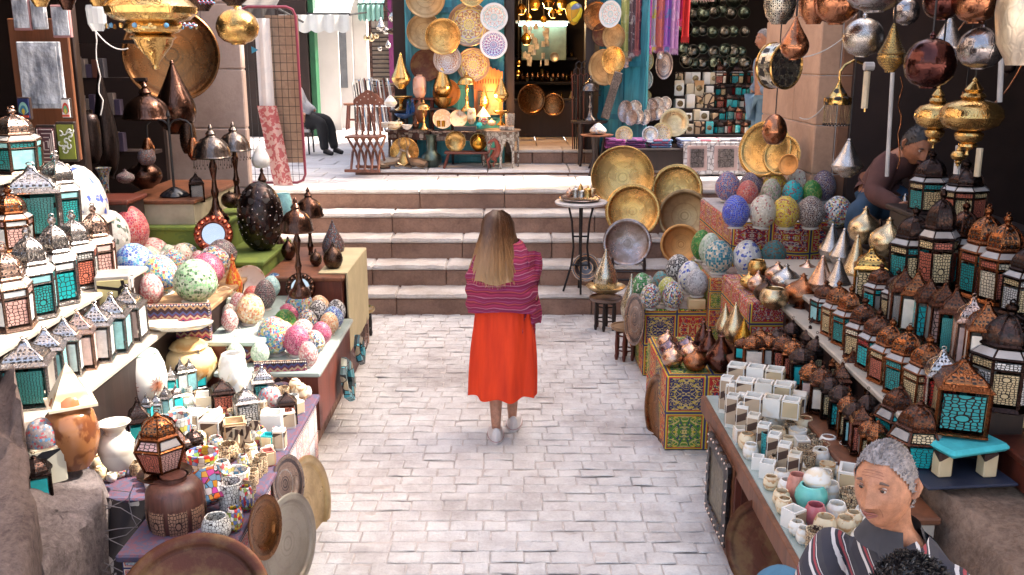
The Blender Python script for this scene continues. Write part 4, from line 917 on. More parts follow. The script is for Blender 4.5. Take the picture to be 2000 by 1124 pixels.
# ---------------------------------------------------------------- near left table: stone ware, cups, lanterns
ST={'star':mosaic('stained_star_ware',[(.55,.03,.03),(.60,.42,.03),(.70,.68,.6),(.10,.2,.45),(.25,.4,.1),(.72,.68,.6)],6.5,(.04,.03,.03),.035,.5),'starw':mosaic('white_stained_ware',[(.74,.72,.66),(.72,.70,.64),(.70,.68,.62),(.55,.1,.1),(.1,.3,.5),(.74,.72,.66),(.6,.5,.1)],6.5,(.05,.04,.04),.035,.5),'fretw':mosaic('white_fret_ware',[(.74,.72,.66),(.68,.66,.60)],8.0,(.06,.045,.04),.06,.6),'fretc':mosaic('cream_fret_ware',[(.62,.42,.24),(.66,.52,.34)],8.0,(.05,.03,.025),.08,.6)}
on_w=onyx('white_onyx',(.80,.78,.72),(.74,.62,.44));on_c=onyx('cream_onyx',(.74,.62,.42),(.5,.28,.12));on_b=onyx('amber_onyx',(.30,.12,.045),(.14,.045,.018),2.0,.18,5);on_g=onyx('golden_onyx',(.68,.50,.26),(.46,.24,.08),2.2)
gcup='stone cups on the near left table'
cups=[((392,938,882,62),'tumbler','star','wide cream cup with red and yellow stars standing on a fret cup'),((395,985,930,52),'tumbler','fretc','amber fret cup underneath the red and yellow star cup'),((432,948,900,36),'cup','starw','rounded white cup with blue dots behind the stacked star cup'),((443,905,866,44),'pot','fretc','round onyx pot with dark fret skirt at the table centre'),((458,968,918,54),'tumbler','starw','white tumbler with yellow stars near the table edge'),((480,1003,950,30),'cup','star','small blue and yellow cup by the purple cloth edge'),((447,1002,940,50),'tumbler','fretw','white cup with brown hexagon lines behind the tilted cup'),((418,1062,1008,58),'pot','fretw','white patterned bowl nearest the big copper tray'),((457,1042,992,34),'cup','star','red and blue star cup right of the nearest white bowl'),((509,927,889,27),'tumbler','fretc','farthest small wooden-brown cup at the purple table edge'),((499,936,902,27),'tumbler','fretc','second small brown cup along the purple table edge'),((491,950,918,27),'tumbler','fretc','third small brown cup along the purple table edge'),((487,968,934,25),'tumbler','fretc','nearest small brown cup along the purple table edge'),((347,885,812,52),'tumbler','starw','tall white tumbler with red diamonds behind the brown lantern'),((474,925,888,22),'cup','starw','small blue-red cup between the fret pot and brown cups')]
for spec,kd,mt,lb in cups:lathed(kd,'stone_cup',ST[mt],spec,lb,'cup',gcup,z=.55)
p,wd,h=fit(412,1012,958,66,z=.55);o=link('stone_cup',lathe_mesh('tumbler',mosaic('bold_star_ware',[(.60,.12,.02),(.45,.05,.25),(.70,.68,.66),(.62,.3,.03),(.1,.3,.45)],5.5,(.04,.03,.03),.04,.5)),None,p+Vector((0,.04,.055)),(-.5,-.45,0),(wd,wd,h*1.1));tag(o,'tilted white cup with purple, orange and red star lying on another','cup',gcup)
def ebox(spec,name,label,cat,m,m_in=None,z=.55,rz=.1,group=None,dp=1.0,fret=None,open_=True):
 px,pb,pt,w_=spec;p,wd,h=fit(px,pb,pt,w_,z=z);W=wd*.86;Dp=W*dp;p=p+Vector((0,Dp*.45,0));OCC.append((p.x,p.y,W*.6))
 t=thing(name,label,cat,p,rz,group);q=MB();th=W*.1
 if open_:
  for a_,b_,c_,d_ in((0,-Dp/2+th/2,W,th),(0,Dp/2-th/2,W,th),(-W/2+th/2,0,th,Dp-2*th-.0006),(W/2-th/2,0,th,Dp-2*th-.0006)):q.box((a_,b_,0),(c_,d_,h),m)
  q.box((0,0,.0005),(W-2*th,Dp-2*th,h*.25),m)
 else:q.box((0,0,0),(W,Dp,h),m,bev=W*.05)
 q.build('body',t)
 if fret:
  q=MB();q.box((0,-Dp/2-.003,h*.12),(W*.86,.006,h*.78),fret);q.build('fret_panel',t)
  for s_ in(-1,1):q=MB();q.box((s_*(W/2+.003),0,h*.12),(.006,Dp*.86,h*.78),fret);q.build('fret_panel',t)
 return t
fr_dark=lattice('brown_fret_on_cream',(.66,.52,.32),(.07,.04,.035),6,True,.1);fr_br=lattice('bronze_fret_screen',(.50,.38,.26),(.08,.05,.04),7,False,.13)
gb='onyx boxes on the near left table'
for spec,m,fr,lb in[((523,882,852,26),G['tealp'],fr_dark,'small aqua box with fret front near the table edge'),((522,912,883,26),plain('rose_onyx',(.55,.2,.16),.3),fr_dark,'small rose pink fret box near the table edge'),((545,880,842,24),on_w,fr_br,'white candle box with brown fret at the back corner'),((376,850,810,46),on_w,fr_br,'open white onyx box with leaf-shaped frets behind the tall tumbler'),((412,868,822,44),on_w,fr_br,'open white onyx trough between two fret boxes'),((402,812,776,50),on_w,None,'plain white onyx box in the sunlight'),((330,800,770,36),on_w,fr_dark,'pale box with aqua and pink tiles behind the star tumbler'),((455,868,828,48),on_c,fr_br,'folded cream onyx block beside three fret screens'),((530,848,812,46),on_w,None,'low white onyx block at the far table corner'),((478,838,806,48),on_w,None,'white onyx tray box in front of the bead dome'),((500,812,784,44),on_w,fr_br,'white box with aqua label beneath the arched mirror'),((440,800,768,40),on_w,None,'sunlit white onyx cube right of the small lanterns'),((560,838,806,30),on_w,fr_br,'narrow white box against the arched mirror')]:
 ebox(spec,'onyx_box',lb,'box',m,fret=fr,group=gb,rz=random.uniform(-.3,.5))
gp='white onyx pots on the near left table'
for spec,kd,m,lb in[((435,845,812,40),'pot',ST['starw'],'white pot with stained stars at the sunlit centre'),((462,858,826,34),'pot',on_w,'plain white pot in front of the stained star pot'),((500,872,836,40),'pot',ST['starw'],'white pot with pink and yellow diamonds behind the teal box'),((414,822,795,36),'cup',on_w,'white rounded cup beside the plain onyx box'),((470,815,782,32),'cup',ST['starw'],'white cup with thin lines behind the star pot'),((362,805,776,30),'cup',on_w,'small white cup behind the leaf-fret box'),((520,830,800,28),'cup',on_w,'small white cup left of the arched mirror base'),((540,862,835,24),'cup',ST['starw'],'tiny stained cup between the corner boxes'),((385,890,862,30),'cup',ST['fretw'],'small white fret cup behind the stacked star cup'),((488,892,864,26),'cup',on_c,'small cream cup left of the teal box')]:
 lathed(kd,'onyx_pot',m,spec,lb,'pot',gp,z=.55)
for i,(px,pb,pt,w_,rz)in enumerate([(456,892,838,30,.6),(478,890,832,28,.35),(495,868,822,26,.2)]):
 p,wd,h=fit(px,pb,pt,w_,z=.55);q=MB();q.lathe([(0,-.006),(.5,-.006),(.5,.006),(0,.006)],fr_br,6,Matrix.Scale(1,4),smooth=False)
 o=q.build('fret_screen',None,p+Vector((0,.02,h*.5)),(radians(70),0,-rz),(wd*1.1,h*.95,1));tag(o,['leftmost of three hexagonal bronze fret screens on the near left table','middle of three hexagonal bronze fret screens on the near left table','rightmost of three hexagonal bronze fret screens on the near left table'][i],'screen','hexagonal fret screens')
 # lanterns on the near table
LW,LH=1.1,1.0;gs='small lanterns on the near left table'
for kd,spec,f_,pn,lb,*yy in[('bulge',(318,926,798,92),'copper',('pink','coral'),'large faceted copper lantern standing on a wooden plate at the front',3.98),('sq',(432,812,738,44),'black',('coral','frost'),'black square lantern with coral fret in front of the arched plaque'),('sq',(480,838,752,44),'silver',('white','frost'),'silver square lantern with white fret left of the bead dome'),('sq',(512,800,712,40),'silver',('teal','frost'),'silver lantern with red and teal fret against the carpet frame'),('sq',(560,828,764,36),'black',('coral','frost'),'small black lantern with orange glass before the arched mirror'),('sq',(272,898,775,40),'black',('tealp','tealp'),'slim black lantern with a white price tag and turquoise glass'),('hex',(195,818,705,60),'bronze',('white','frost'),'bronze hexagonal lantern behind the cream pyramid'),('hex',(228,800,688,56),'silver',('amber','frost'),'silver domed lantern between the pyramid and urchin pot'),('small',(378,905,832,32),'black',('pink','pink'),'small black pointed lantern right of the copper lantern'),('small',(360,910,845,30),'black',('coral','coral'),'small dark pyramid-topped lantern beside the copper lantern')]:
 lantern(kd,spec,f_,pn,lb[0]if isinstance(lb,list)else lb,gs,rz=random.uniform(.2,.6),**({'Y':yy[0]}if yy else{'z':.55}))
k=0
for row,(x0,x1,pb,hh,n)in enumerate([(268,345,845,62,5),(300,390,800,70,6)]):
 for i in range(n):
  px=x0+(x1-x0)*i/(n-1);b_=pb-8*i
  lantern('sq',(px,b_,b_-hh-8*(i%2),20),'silver',(['aqua','tealp','frost'][k%3],),'slender silver lantern, %s from the left in the %s cluster left of the onyx boxes'%(ORD[i],'front' if row==0 else 'back'),'slender silver lanterns',z=.55,rz=random.uniform(0,.8));k+=1
  # big foreground pieces
t=lathed('jar','wooden_lantern_vase',wood('carved_lamp_wood',(.11,.04,.028),.4),(335,1062,928,114),'large round wooden lamp with star fretwork panels, foreground left','lamp',None,32,0,z=.5)
fw=lattice('star_fret_wood',(.36,.20,.13),(.035,.018,.015),7,True,.1)
for i in range(8):
 a0=2*pi*(i+.1)/8;a1=2*pi*(i+.9)/8;q=MB();rv=lambda v:.44+.068*sin(pi*(v*.8+.1))
 q.grid(lambda u,v:(cos(a0+(a1-a0)*u)*rv(v),sin(a0+(a1-a0)*u)*rv(v),.12+.62*v),4,6,fw,uvf=lambda u,v:(u,v*1.5));q.build('fret_panel',t)
tray(322,925,104,3.98,'rust','brown wooden plate beneath the large copper lantern','flat',(0,0,1),'plate','wooden_plate')
tray(378,1188,300,3.42,'rust','huge reddish copper tray leaning in the bottom left foreground','tray',(.12,-.62,.72),'tray','copper_tray')
lathed('bigpot','onyx_urn',on_b,(148,910,758,100),'large amber-brown stone urn under the cream pyramid lamp','urn',Y=4.1)
p=D(138,788,4.12);q=MB();q.add([(-.5,-.5,0),(.5,-.5,0),(.5,.5,0),(-.5,.5,0),(-.5,-.5,.06),(.5,-.5,.06),(.5,.5,.06),(-.5,.5,.06),(-.43,-.43,.065),(.43,-.43,.065),(.43,.43,.065),(-.43,.43,.065),(0,0,.95)],[(3,2,1,0),(0,1,5,4),(1,2,6,5),(2,3,7,6),(3,0,4,7),(4,5,6,7),(8,9,12),(9,10,12),(10,11,12),(11,8,12)],onyx('banded_cream_onyx',(.72,.60,.42),(.56,.36,.18),1.5,.25,1.0))
t=thing('pyramid_lamp','cream banded stone pyramid lamp with an eye emblem on the brown urn','lamp',p,radians(32));t.scale=(.205,.205,.21)
q.build('pyramid',t)
q=MB();M=Matrix.Translation((.262,0,.40))@Matrix.Rotation(radians(64.5),4,'Y')@Matrix.Rotation(radians(90),4,'Z')
q.tube([(cos(a_*pi/12)*.16,sin(a_*pi/12)*.19,0)for a_ in range(25)],.009,wood_mid,5,M)
q.tube([(-.12,.02,0),(-.05,.08,0),(.05,.08,0),(.12,.03,0),(.05,-.01,0),(-.05,-.01,0),(-.12,.02,0)],.009,wood_mid,5,M);q.tube([(-.11,.11,0),(0,.14,0),(.12,.10,0)],.008,wood_mid,5,M);q.tube([(.0,-.01,0),(-.01,-.14,0)],.008,wood_mid,5,M);q.tube([(.02,-.02,0),(.06,-.10,0),(.10,-.12,0),(.11,-.08,0)],.008,wood_mid,5,M)
q.build('eye_emblem',t)
t=lathed('pot','urchin_pot',onyx('white_glazed_pot',(.78,.74,.68),(.74,.70,.64),2),(268,795,690,98),'large white pot painted with sea urchins and topped by a pink flower','pot',z=.6)
ur=plain('urchin_paint',(.34,.12,.06),.6)
for a_ in(-1.4,-2.5):
 q=MB()
 for i in range(26):
  th=i*2*pi/26;d_=.085+.03*(i%2);c0=Vector((cos(a_)*.49,sin(a_)*.49,.42));ux=Vector((-sin(a_),cos(a_),0))
  q.tube([c0+Vector((cos(a_),sin(a_),0))*.012,c0+(ux*cos(th)+Vector((0,0,1))*sin(th))*d_*1.6+Vector((cos(a_),sin(a_),0))*.0],.007,ur,3,smooth=False)
 q.build('urchin_drawing',t)
q=MB()
for i in range(9):
 a_=i*.7;q.lathe([(0,-.5),(.35,-.2),(.5,.1),(.3,.4),(0,.5)],plain('pink_petal',(.62,.12,.22),.5),8,Matrix.Translation((-.1+.09*cos(a_),.09*sin(a_),1.06+.02*(i%3)))@Matrix.Rotation(a_,4,'Z')@Matrix.Rotation(.6,4,'Y')@Matrix.Diagonal((.09,.07,.16,1)))
q.build('flower',t);q=MB();q.lathe([(0,0),(.3,.0),(.34,.05),(.2,.07),(0,.08)],plain('mint_glaze',(.5,.68,.62),.3),16,Matrix.Translation((0,0,.97)));q.build('lid',t)
# lotus plate lamp
lathed('bigpot','onyx_pedestal',on_g,(362,762,658,104),'glowing golden onyx pedestal carrying the scalloped white dish','pedestal',z=.55)
p=D(350,646,5.75);q=MB();q.lathe([(0,.0),(.4,.02),(.8,.1),(1.0,.22),(1.03,.30),(.98,.30),(.78,.17),(.35,.1),(0,.09)],on_w,48,fn=lambda th,z:1+.07*abs(sin(th*4.5)))
o=q.build('lotus_dish',None,p,(-.12,0,0),(.19,.19,.17));tag(o,'white scalloped lotus-shaped alabaster dish atop the golden pedestal','dish')
q=MB();q.lathe([(0,0),(.5,0),(.5,.07),(.0,.07)],on_w,20,smooth=False);
lathed('cup','onyx_globe',onyx('arched_white_onyx',(.80,.78,.75),(.7,.66,.6),3),(452,770,690,56),'upright white arched onyx plaque globe between two lanterns','globe',z=.55)
lathed('egg','onyx_globe',on_w,(468,800,712,56),'smooth white onyx egg behind the silver square lantern','globe',z=.55)
lathed('vase','onyx_vase',onyx('greyish_white_vase',(.66,.60,.52),(.5,.42,.34),2,.3,1),(222,925,825,72),'white stone vase with a flared rim standing on the grey boulder','vase',None,32,z=.66)
p,wd,h=fit(78,950,882,80,z=.72);t=thing('fret_box_lamp','white box lamp with black fret sides and a beaded metal dome','lamp',p+Vector((0,.07,0)),radians(40))
q=MB();q.box((0,0,0),(wd*.7,wd*.7,h*1.05),on_c,bev=.004);q.build('body',t)
fb=lattice('black_fret_on_cream',(.60,.56,.44),(.02,.02,.025),5,False,.11)
for s_ in(0,1,2,3):
 q=MB();M=Matrix.Rotation(s_*pi/2,4,'Z');q.box((0,-wd*.35-.004,.004),(wd*.7,.008,h*.95),fb,M);q.build('fret_panel',t)
q=MB();q.lathe([(.5,0),(.52,.12),(.47,.42),(.34,.68),(.15,.82),(0,.86)],mosaic('skull_cap_beads',[(.30,.26,.25),(.26,.22,.22),(.34,.30,.3),(.5,.06,.08),(.1,.25,.42),(.32,.28,.27)],13.0,(.2,.17,.16),.04),24);q.build('dome',t,(0,0,h*1.05),None,(wd*.78,wd*.78,wd*.78))
lantern('small',(68,978,882,50),'black',('tealp','white'),'little black lantern with plain turquoise glass on the boulder edge',gs,z=.68,rz=.5)
# bead dome near arched mirror
lathed('globe','beaded_dome',mosaic('silver_beaded_dome',[(.45,.42,.42),(.38,.34,.34),(.5,.47,.46),(.5,.08,.1),(.1,.3,.45)],13.0,(.3,.26,.25),.04),(524,806,748,46),'round silver dome with red and blue beads before the arched mirror','lamp',z=.55)
# carpet-covered frames and mirrors
def kilim(name):
 b=NB(name);u=b.uv();s=b.n('SeparateXYZ');b.put(s.inputs[0],u)
 zig=b.math('ABSOLUTE',b.math('SUBTRACT',b.math('FRACT',b.math('MULTIPLY',s.outputs[0],22.0)),.5))
 band=b.math('FRACT',b.math('ADD',b.math('MULTIPLY',s.outputs[1],9.0),b.math('MULTIPLY',zig,.35)))
 c=b.ramp(band,[(0,(.035,.015,.02)),(.22,(.34,.20,.11)),(.38,(.03,.03,.09)),(.5,(.30,.05,.10)),(.64,(.40,.28,.18)),(.76,(.12,.03,.06)),(.88,(.05,.06,.16))],True)
 b.set(c,.9);b.bump(b.noise(b.obj(),150,2),.4,.003);return b.m
m_kil=kilim('kilim_weave')
def kframe(px,pt,pb,w_,Y,label,rz=0,tilt=-.15,arch=True,name='kilim_mirror'):
 a=D(px,pb,Y);W=w_*mpp(a);H=D(px,pt,Y).z-a.z;t=thing(name,label,'mirror',a,0,'kilim covered frames');t.rotation_euler=(tilt,0,rz)
 q=MB();bw=W*.24
 if arch:
  q.box((-W/2+bw/2,0,0),(bw,.025,H),m_kil);q.box((W/2-bw/2,0,0),(bw,.025,H),m_kil);q.box((0,0,H*.72),(W-2*bw,.025,H*.28),m_kil);q.build('frame',t)
  q=MB();n=10;pts=[(-W/2+bw,H*.0),(W/2-bw,0)]+[(cos(pi*i/n)*(W/2-bw),H*.52+sin(pi*i/n)*H*.19)for i in range(n+1)]
  q.add([(x,-.0145,z)for x,z in pts],[tuple(range(len(pts)))],mir);q.build('mirror_glass',t)
  q=MB();q.box((0,.002,0),(W-2*bw,.012,H*.72),wood_dark);q.build('backing',t)
 else:q.box((0,0,0),(W,.03,H),m_kil);q.build('frame',t)
 q=MB();ed=plain('black_white_trim',(.10,.08,.08),.8)
 for i in range(24):q.lathe([(0,0),(.006,.0),(.006,.006),(0,.01)],plain('trim_bead',(.4,.34,.3),.6),5,Matrix.Translation((-W/2+W*(i+.5)/24,-.014,H-.008))@Matrix.Rotation(pi/2,4,'X'))
 for i in range(24):
  for s_ in(-1,1):q.lathe([(0,0),(.005,.0),(.005,.005),(0,.008)],plain('trim_bead',(.4,.34,.3),.6),5,Matrix.Translation((s_*(W/2-.007),-.014,H*(i+.5)/24))@Matrix.Rotation(pi/2,4,'X'))
 q.build('beaded_edge',t);return t
kframe(352,596,706,126,5.9,'wide kilim frame standing behind the lotus dish',.1,-.1,False)
kframe(478,670,775,62,5.9,'small kilim-covered frame leaning on the red cabinet',.1,-.1,False)
kframe(554,708,838,100,5.72,'kilim-covered arched mirror at the corner of the near table',.12,-.08)
mb_blue=mosaic('turquoise_bead_frame',[(.06,.35,.42),(.02,.03,.03),(.1,.4,.45),(.4,.32,.2)],16.0,(.03,.03,.03),.05)
for px,py,Y,hh,lb in((668,684,7.0,62,'farther turquoise beaded hexagon mirror hung on the cabinet end'),(654,742,6.45,92,'nearer turquoise beaded mirror frame hung on the cabinet end')):
 p=D(px,py,Y);p.x=-1.195;r=hh/2*mpp(p);t=thing('beaded_mirror',lb,'mirror',p,0,'turquoise beaded mirrors');t.rotation_euler=(0,radians(82),0)
 q=MB();q.lathe([(r*.5,0),(r*.5,.03),(r*.95,.04),(r,.02),(r,0)],mb_blue,6,smooth=False);q.build('frame',t);q=MB();q.lathe([(0,.01),(r*.52,.01)],mir,6,smooth=False);q.build('mirror_glass',t)
 # trays leaning along the table edge
for px,py,hh,Y,mt,kd,nn,lb in[(592,866,92,5.45,'silver','flat',(1,-.25,.25),'narrow silver-rimmed plate leaning at the far end of the near table'),(573,895,78,5.15,'plated','tray',(1,-.3,.2),'engraved silver plate between the cup table and big brass tray'),(600,985,190,4.85,'paleg','tray',(1,-.22,.16),'big pale brass oval tray standing on the cobbles'),(557,945,112,4.55,'engr','dish',(1,-.3,.2),'round engraved steel dish hanging on the table side'),(562,1062,196,4.3,'greygold','tray',(1,-.32,.12),'large dull steel tray standing in front of the pale brass one'),(510,1030,126,3.98,'copper','dish',(1,-.25,.15),'narrow hammered copper dish hung at the near table corner')]:
 tray(px,py,hh,Y,mt,lb,kd,nn,'tray','leaning_tray','trays leaning on the left stall')
 # rough boulders at lower left
def boulder(name,pts,z0,label,m,seed=0,sub=4,rough=.05):
 """convex-ish rock from a footprint polygon and top heights"""
 n=len(pts);q=MB();cx=sum(p[0]for p in pts)/n;cy=sum(p[1]for p in pts)/n;vs=[];NZ,NR=8,48
 def rad(th):
  best=1e9
  for i in range(n):
   ax,ay=pts[i][0]-cx,pts[i][1]-cy;bx_,by=pts[(i+1)%n][0]-cx,pts[(i+1)%n][1]-cy
   dx,dy=cos(th),sin(th);ex,ey=bx_-ax,by-ay;den=dx*ey-dy*ex
   if abs(den)<1e-9:continue
   t_=(ax*ey-ay*ex)/den;u_=(ax*dy-ay*dx)/den
   if t_>0 and-.001<=u_<=1.001:best=min(best,t_)
  return best
 R=[rad(2*pi*j/NR)for j in range(NR)]
 def ztop(th):
  w_s=0;zz=0
  for p in pts:
   a=atan2(p[1]-cy,p[0]-cx);d=abs((th-a+pi)%(2*pi)-pi);w_=exp(-(d/.55)**2)+1e-4;w_s+=w_;zz+=w_*p[2]
  return zz/w_s
 rows=[(1.02,0),(1.03,.25),(1.02,.5),(1.0,.75),(.985,.93),(.95,1.0),(.82,1.0),(.6,1.0),(.35,1.0),(.12,1.0)]
 zc_=sum(p[2]for p in pts)/n
 for k,(rr,hh)in enumerate(rows):
  for j in range(NR):
   th=2*pi*j/NR;zt=ztop(th);f_=rr if k>=5 else 1;zt=zc_+(zt-zc_)*min(1,f_*1.05)
   x,y,z=cx+cos(th)*R[j]*rr,cy+sin(th)*R[j]*rr,z0+(zt-z0)*hh
   v=Vector((x,y,z));o_=mnoise.noise_vector(v*3.1+Vector((seed,0,0)))*rough+mnoise.noise_vector(v*9+Vector((seed,3,0)))*rough*.5+mnoise.noise_vector(v*22)*rough*.3-(v-Vector((cx,cy,v.z))).normalized()*rough*.9*abs(mnoise.noise(v*5+Vector((seed,0,9))))
   vs.append(v+o_)
 fs=[(k*NR+j,k*NR+(j+1)%NR,(k+1)*NR+(j+1)%NR,(k+1)*NR+j)for k in range(len(rows)-1)for j in range(NR)];fs.append(tuple(range((len(rows)-1)*NR,len(rows)*NR)))
 q.add(vs,fs,m,None,None,True);me=q.mesh(name,55);o=link(name,me);return tag(o,label,'rock')
rk1=rock('grey_pink_rock',(.25,.20,.19),(.12,.09,.085),2.5);rk2=rock('rough_brown_rock',(.17,.12,.105),(.08,.05,.045),2.6);rk3=rock('tan_rock',(.36,.235,.165),(.20,.12,.08),1.8)
def foot(l):return[(P(a,b_,z).x,P(a,b_,z).y,z)for a,b_,z in l]
boulder('boulder',foot([(60,960,.74),(100,905,.75),(190,900,.72),(205,985,.62),(150,1065,.60),(60,1135,.64),(20,1060,.70)]),-.05,'pink-grey boulder under the white stone vase',rk1,1)
boulder('boulder',foot([(-60,640,1.25),(22,640,1.22),(30,760,1.1),(52,900,.95),(72,1010,.85),(80,1150,.78),(-80,1150,.85)]),-.05,'tall rough brown boulder at the left edge of the picture',rk2,2,rough=.04)
q=MB();pc=cloth('black_white_arabesque',(.035,.028,.03),(.42,.38,.36),7,.56)
a=P(202,922,.56);b_=P(290,905,.56)
q.grid(lambda u,v:(-2.02+.38*u+.02*sin(v*5+u*3),4.13-.03-.10*v**2+.03*sin(u*9+v*2)-.05*(1-u)*v,.57-.5*v),16,14,pc);tag(q.build('hanging_cloth'),'black and white arabesque cloth hanging beside the boulder','cloth')
q=MB();a=P(25,800,.92);b_=P(112,790,.92);q.grid(lambda u,v:(a.x+(b_.x-a.x)*u,a.y-.03-.02*sin(u*8)+(b_.y-a.y)*u,.93-.45*v),10,8,cloth('black_script_cloth',(.03,.025,.03),(.55,.5,.46),4.5,.6));tag(q.build('hanging_cloth'),'black cloth with pale swirls below the first silver lantern','cloth')
cables('cable_tangle','loose grey cables tangled over the arabesque cloth',[[Vector((-1.84+.11*sin(i*(.55+.2*k)+k*2)+.03*sin(i*1.9),4.02-.012*i,.66-.034*i+.03*sin(i*1.3+k*2)))for i in range(14)]for k in range(3)],.0022,plain('grey_dirty_cable',(.20,.17,.17),.6))
# the rest of the crowded stone ware on the near left table
def fill_ware(x0,x1,y0,y1,z,n,seed,where,group,mats,wmin=.05,wmax=.085,skip=None):
 random.seed(seed);got=[];tries=0
 while len(got)<n and tries<6000:
  tries+=1;w_=random.uniform(wmin,wmax);x,y=random.uniform(x0,x1),random.uniform(y0,y1)
  if skip and skip(x,y):continue
  if any((x-a)**2+(y-b_)**2<((w_*.5+c_)*.92)**2 for a,b_,c_ in OCC):continue
  OCC.append((x,y,w_/2));got.append((x,y,w_))
 got.sort(key=lambda g_:-g_[1]);rows={}
 for x,y,w_ in got:
  nm,kd,m,hh=random.choice(mats);rows[nm]=rows.get(nm,0)+1
  lab='%s, %s from the stairs %s'%(nm,ORD[min(rows[nm]-1,35)],where)
  if kd=='box':
   t=thing('onyx_box',lab,'box',(x,y,z),random.random()*1.5,group);W=w_*.8;q=MB();h=w_*hh
   for a_,b_,c_,d_ in((0,-W/2+.004,W,.008),(0,W/2-.004,W,.008),(-W/2+.004,0,.008,W-.0165),(W/2-.004,0,.008,W-.0165)):q.box((a_,b_,0),(c_,d_,h),m)
   q.box((0,0,.0004),(W-.017,W-.017,h*.4),m);q.build('body',t);q=MB();q.box((0,-W/2-.0025,h*.1),(W*.85,.005,h*.8),fr_br);q.build('fret_panel',t)
  else:tag(link('onyx_pot',lathe_mesh(kd,m,20),None,(x,y,z),(0,0,random.random()*6),(w_,w_,w_*hh)),lab,'pot',group)
fill_ware(-2.08,-1.27,4.25,5.55,.55,96,31,'in the near left crowd','small stone ware crowding the near left table',[('plain white cup','cup',on_w,.9),('white fretted tumbler','tumbler',ST['fretw'],1.3),('stained white bowl','pot',ST['starw'],.9),('open white box','box',on_w,.9),('smooth white pot','pot',on_w,1.0),('brown fretted cup','tumbler',ST['fretc'],1.1),('tall cream jar','jar',on_c,1.5)])
EW_=1.12
# ================================================================ RIGHT STALL
kh=khayamiya('tentmaker_cloth',.27,0,6.5);kh2=khayamiya('red_tentmaker_cloth',.26,1,9.0);kh3=khayamiya('faded_tentmaker_cloth',.12,2,9.0);kh_s=khayamiya('small_tentmaker_cloth',.15,0,8.0)
def clothbox(label,x0,x1,y0,y1,z,m,mt=None,z0=0,side=None):
 t=thing('cloth_covered_box',label,'box',((x0+x1)/2,(y0+y1)/2,z0),0,'cloth-covered display boxes');W,Dp,H=x1-x0,y1-y0,z-z0
 q=MB();q.box((0,0,0),(W,Dp,H),m,bev=.012);q.build('cloth_cover',t)
 if mt:q=MB();q.box((0,0,H+.002),(W-.03,Dp-.03,.006),mt);q.build('top_sheet',t)
 return t
top_sheet=plain('crumpled_clear_sheet',(.50,.40,.34),.25,.3,8,bump=.8,bscale=18)
clothbox('farther printed cloth box carrying chequered and confetti eggs',1.09,1.68,7.53,8.6,.58,kh,top_sheet)
clothbox('nearer printed cloth box carrying copper onion lamps',1.03,1.52,5.99,6.9,.53,kh,khayamiya('yellow_green_cloth',.3,0,6))
clothbox('tall printed cloth box under the teal chequered egg',1.60,2.35,7.45,8.3,.86,kh_s,top_sheet)
clothbox('pink printed cloth box under the crowded onion lamps',1.66,1.945,6.38,7.3,.93,kh2,None)
clothbox('high red printed cloth table with rows of mosaic eggs',1.86,3.05,7.85,9.3,1.24,kh2,plain('white_lace_sheet',(.5,.46,.44),.7,.3,20))
# swag cloth over the high table
kb=khayamiya('arched_red_cloth',.34,1,7)
q=MB();q.grid(lambda u,v:(1.84+1.22*u,7.84-.03-.02*sin(u*17),1.262-v*(.30+.10*sin(u*pi))),30,8,kb,uvf=lambda u,v:(u*1.25,v*.5));tag(q.build('table_cloth'),'red arabesque cloth swag hanging below the front egg row','cloth')
ge='mosaic egg lamps on the right'
egg_row([((1441,449,382,49),'cobalt'),((1490,449,382,50),'cream'),((1539,449,382,50),'yellow'),((1588,449,382,50),'brownw'),((1638,448,382,50),'multi2')],'front row of the high red table',ge,z=1.25)
egg_row([((1461,402,352,37),'red'),((1505,402,351,35),'greenpink'),((1552,402,353,37),'teal'),((1590,402,354,34),'greend')],'middle row of the high red table',ge,z=1.25)
egg_row([((1425,396,335,44),'bluewhite'),((1473,385,335,42),'purple'),((1517,388,335,43),'yellow'),((1563,388,334,44),'cream'),((1613,396,334,44),'purple')],'back row of the high red table',ge,z=1.26)
egg_row([((1372,512,443,38),'greend'),((1387,520,455,40),'pale_green'),((1407,538,470,52),'checkt'),((1461,538,468,52),'whiteblue'),((1510,524,467,50),'tealbr')],'on the cloth boxes below the red swag',ge,z=.87)
egg_row([((1257,590,532,36),'checkg'),((1290,577,532,31),'tealbr'),((1303,597,542,36),'lime'),((1271,607,554,36),'multi2'),((1315,607,553,40),'multi2')],'on the farther printed box',ge,z=.585)
egg_row([((1329,556,497,44),'blackw'),((1347,575,508,42),'whiteblue')],'wrapped in plastic',ge,z=.66)
boxthing('onyx_block','striped cream stone block under the mirrored egg','block',P(1362,606,.585)+Vector((0,.06,0)),(.14,.10,.085),on_g)
egg_row([((1364,582,528,40),'mirror')],'on the striped stone block',ge,z=.68)
q=MB()
for i in range(40):
 a_=random.uniform(0,6.28);r_=random.uniform(0,.10);
 q.lathe([(0,0),(.04,.0),(.03,.03),(0,.035)],glassy('thin_plastic',(.75,.75,.76),.12,.45),5,Matrix.Translation(P(1300,570,.6)+Vector((cos(a_)*r_*2.6,sin(a_)*r_+.1,random.uniform(0,.08))))@Matrix.Rotation(a_,4,'X'),smooth=False)
stuff(tag(q.build('plastic_wrap'),'crumpled clear plastic wrap between the confetti eggs','wrap'))
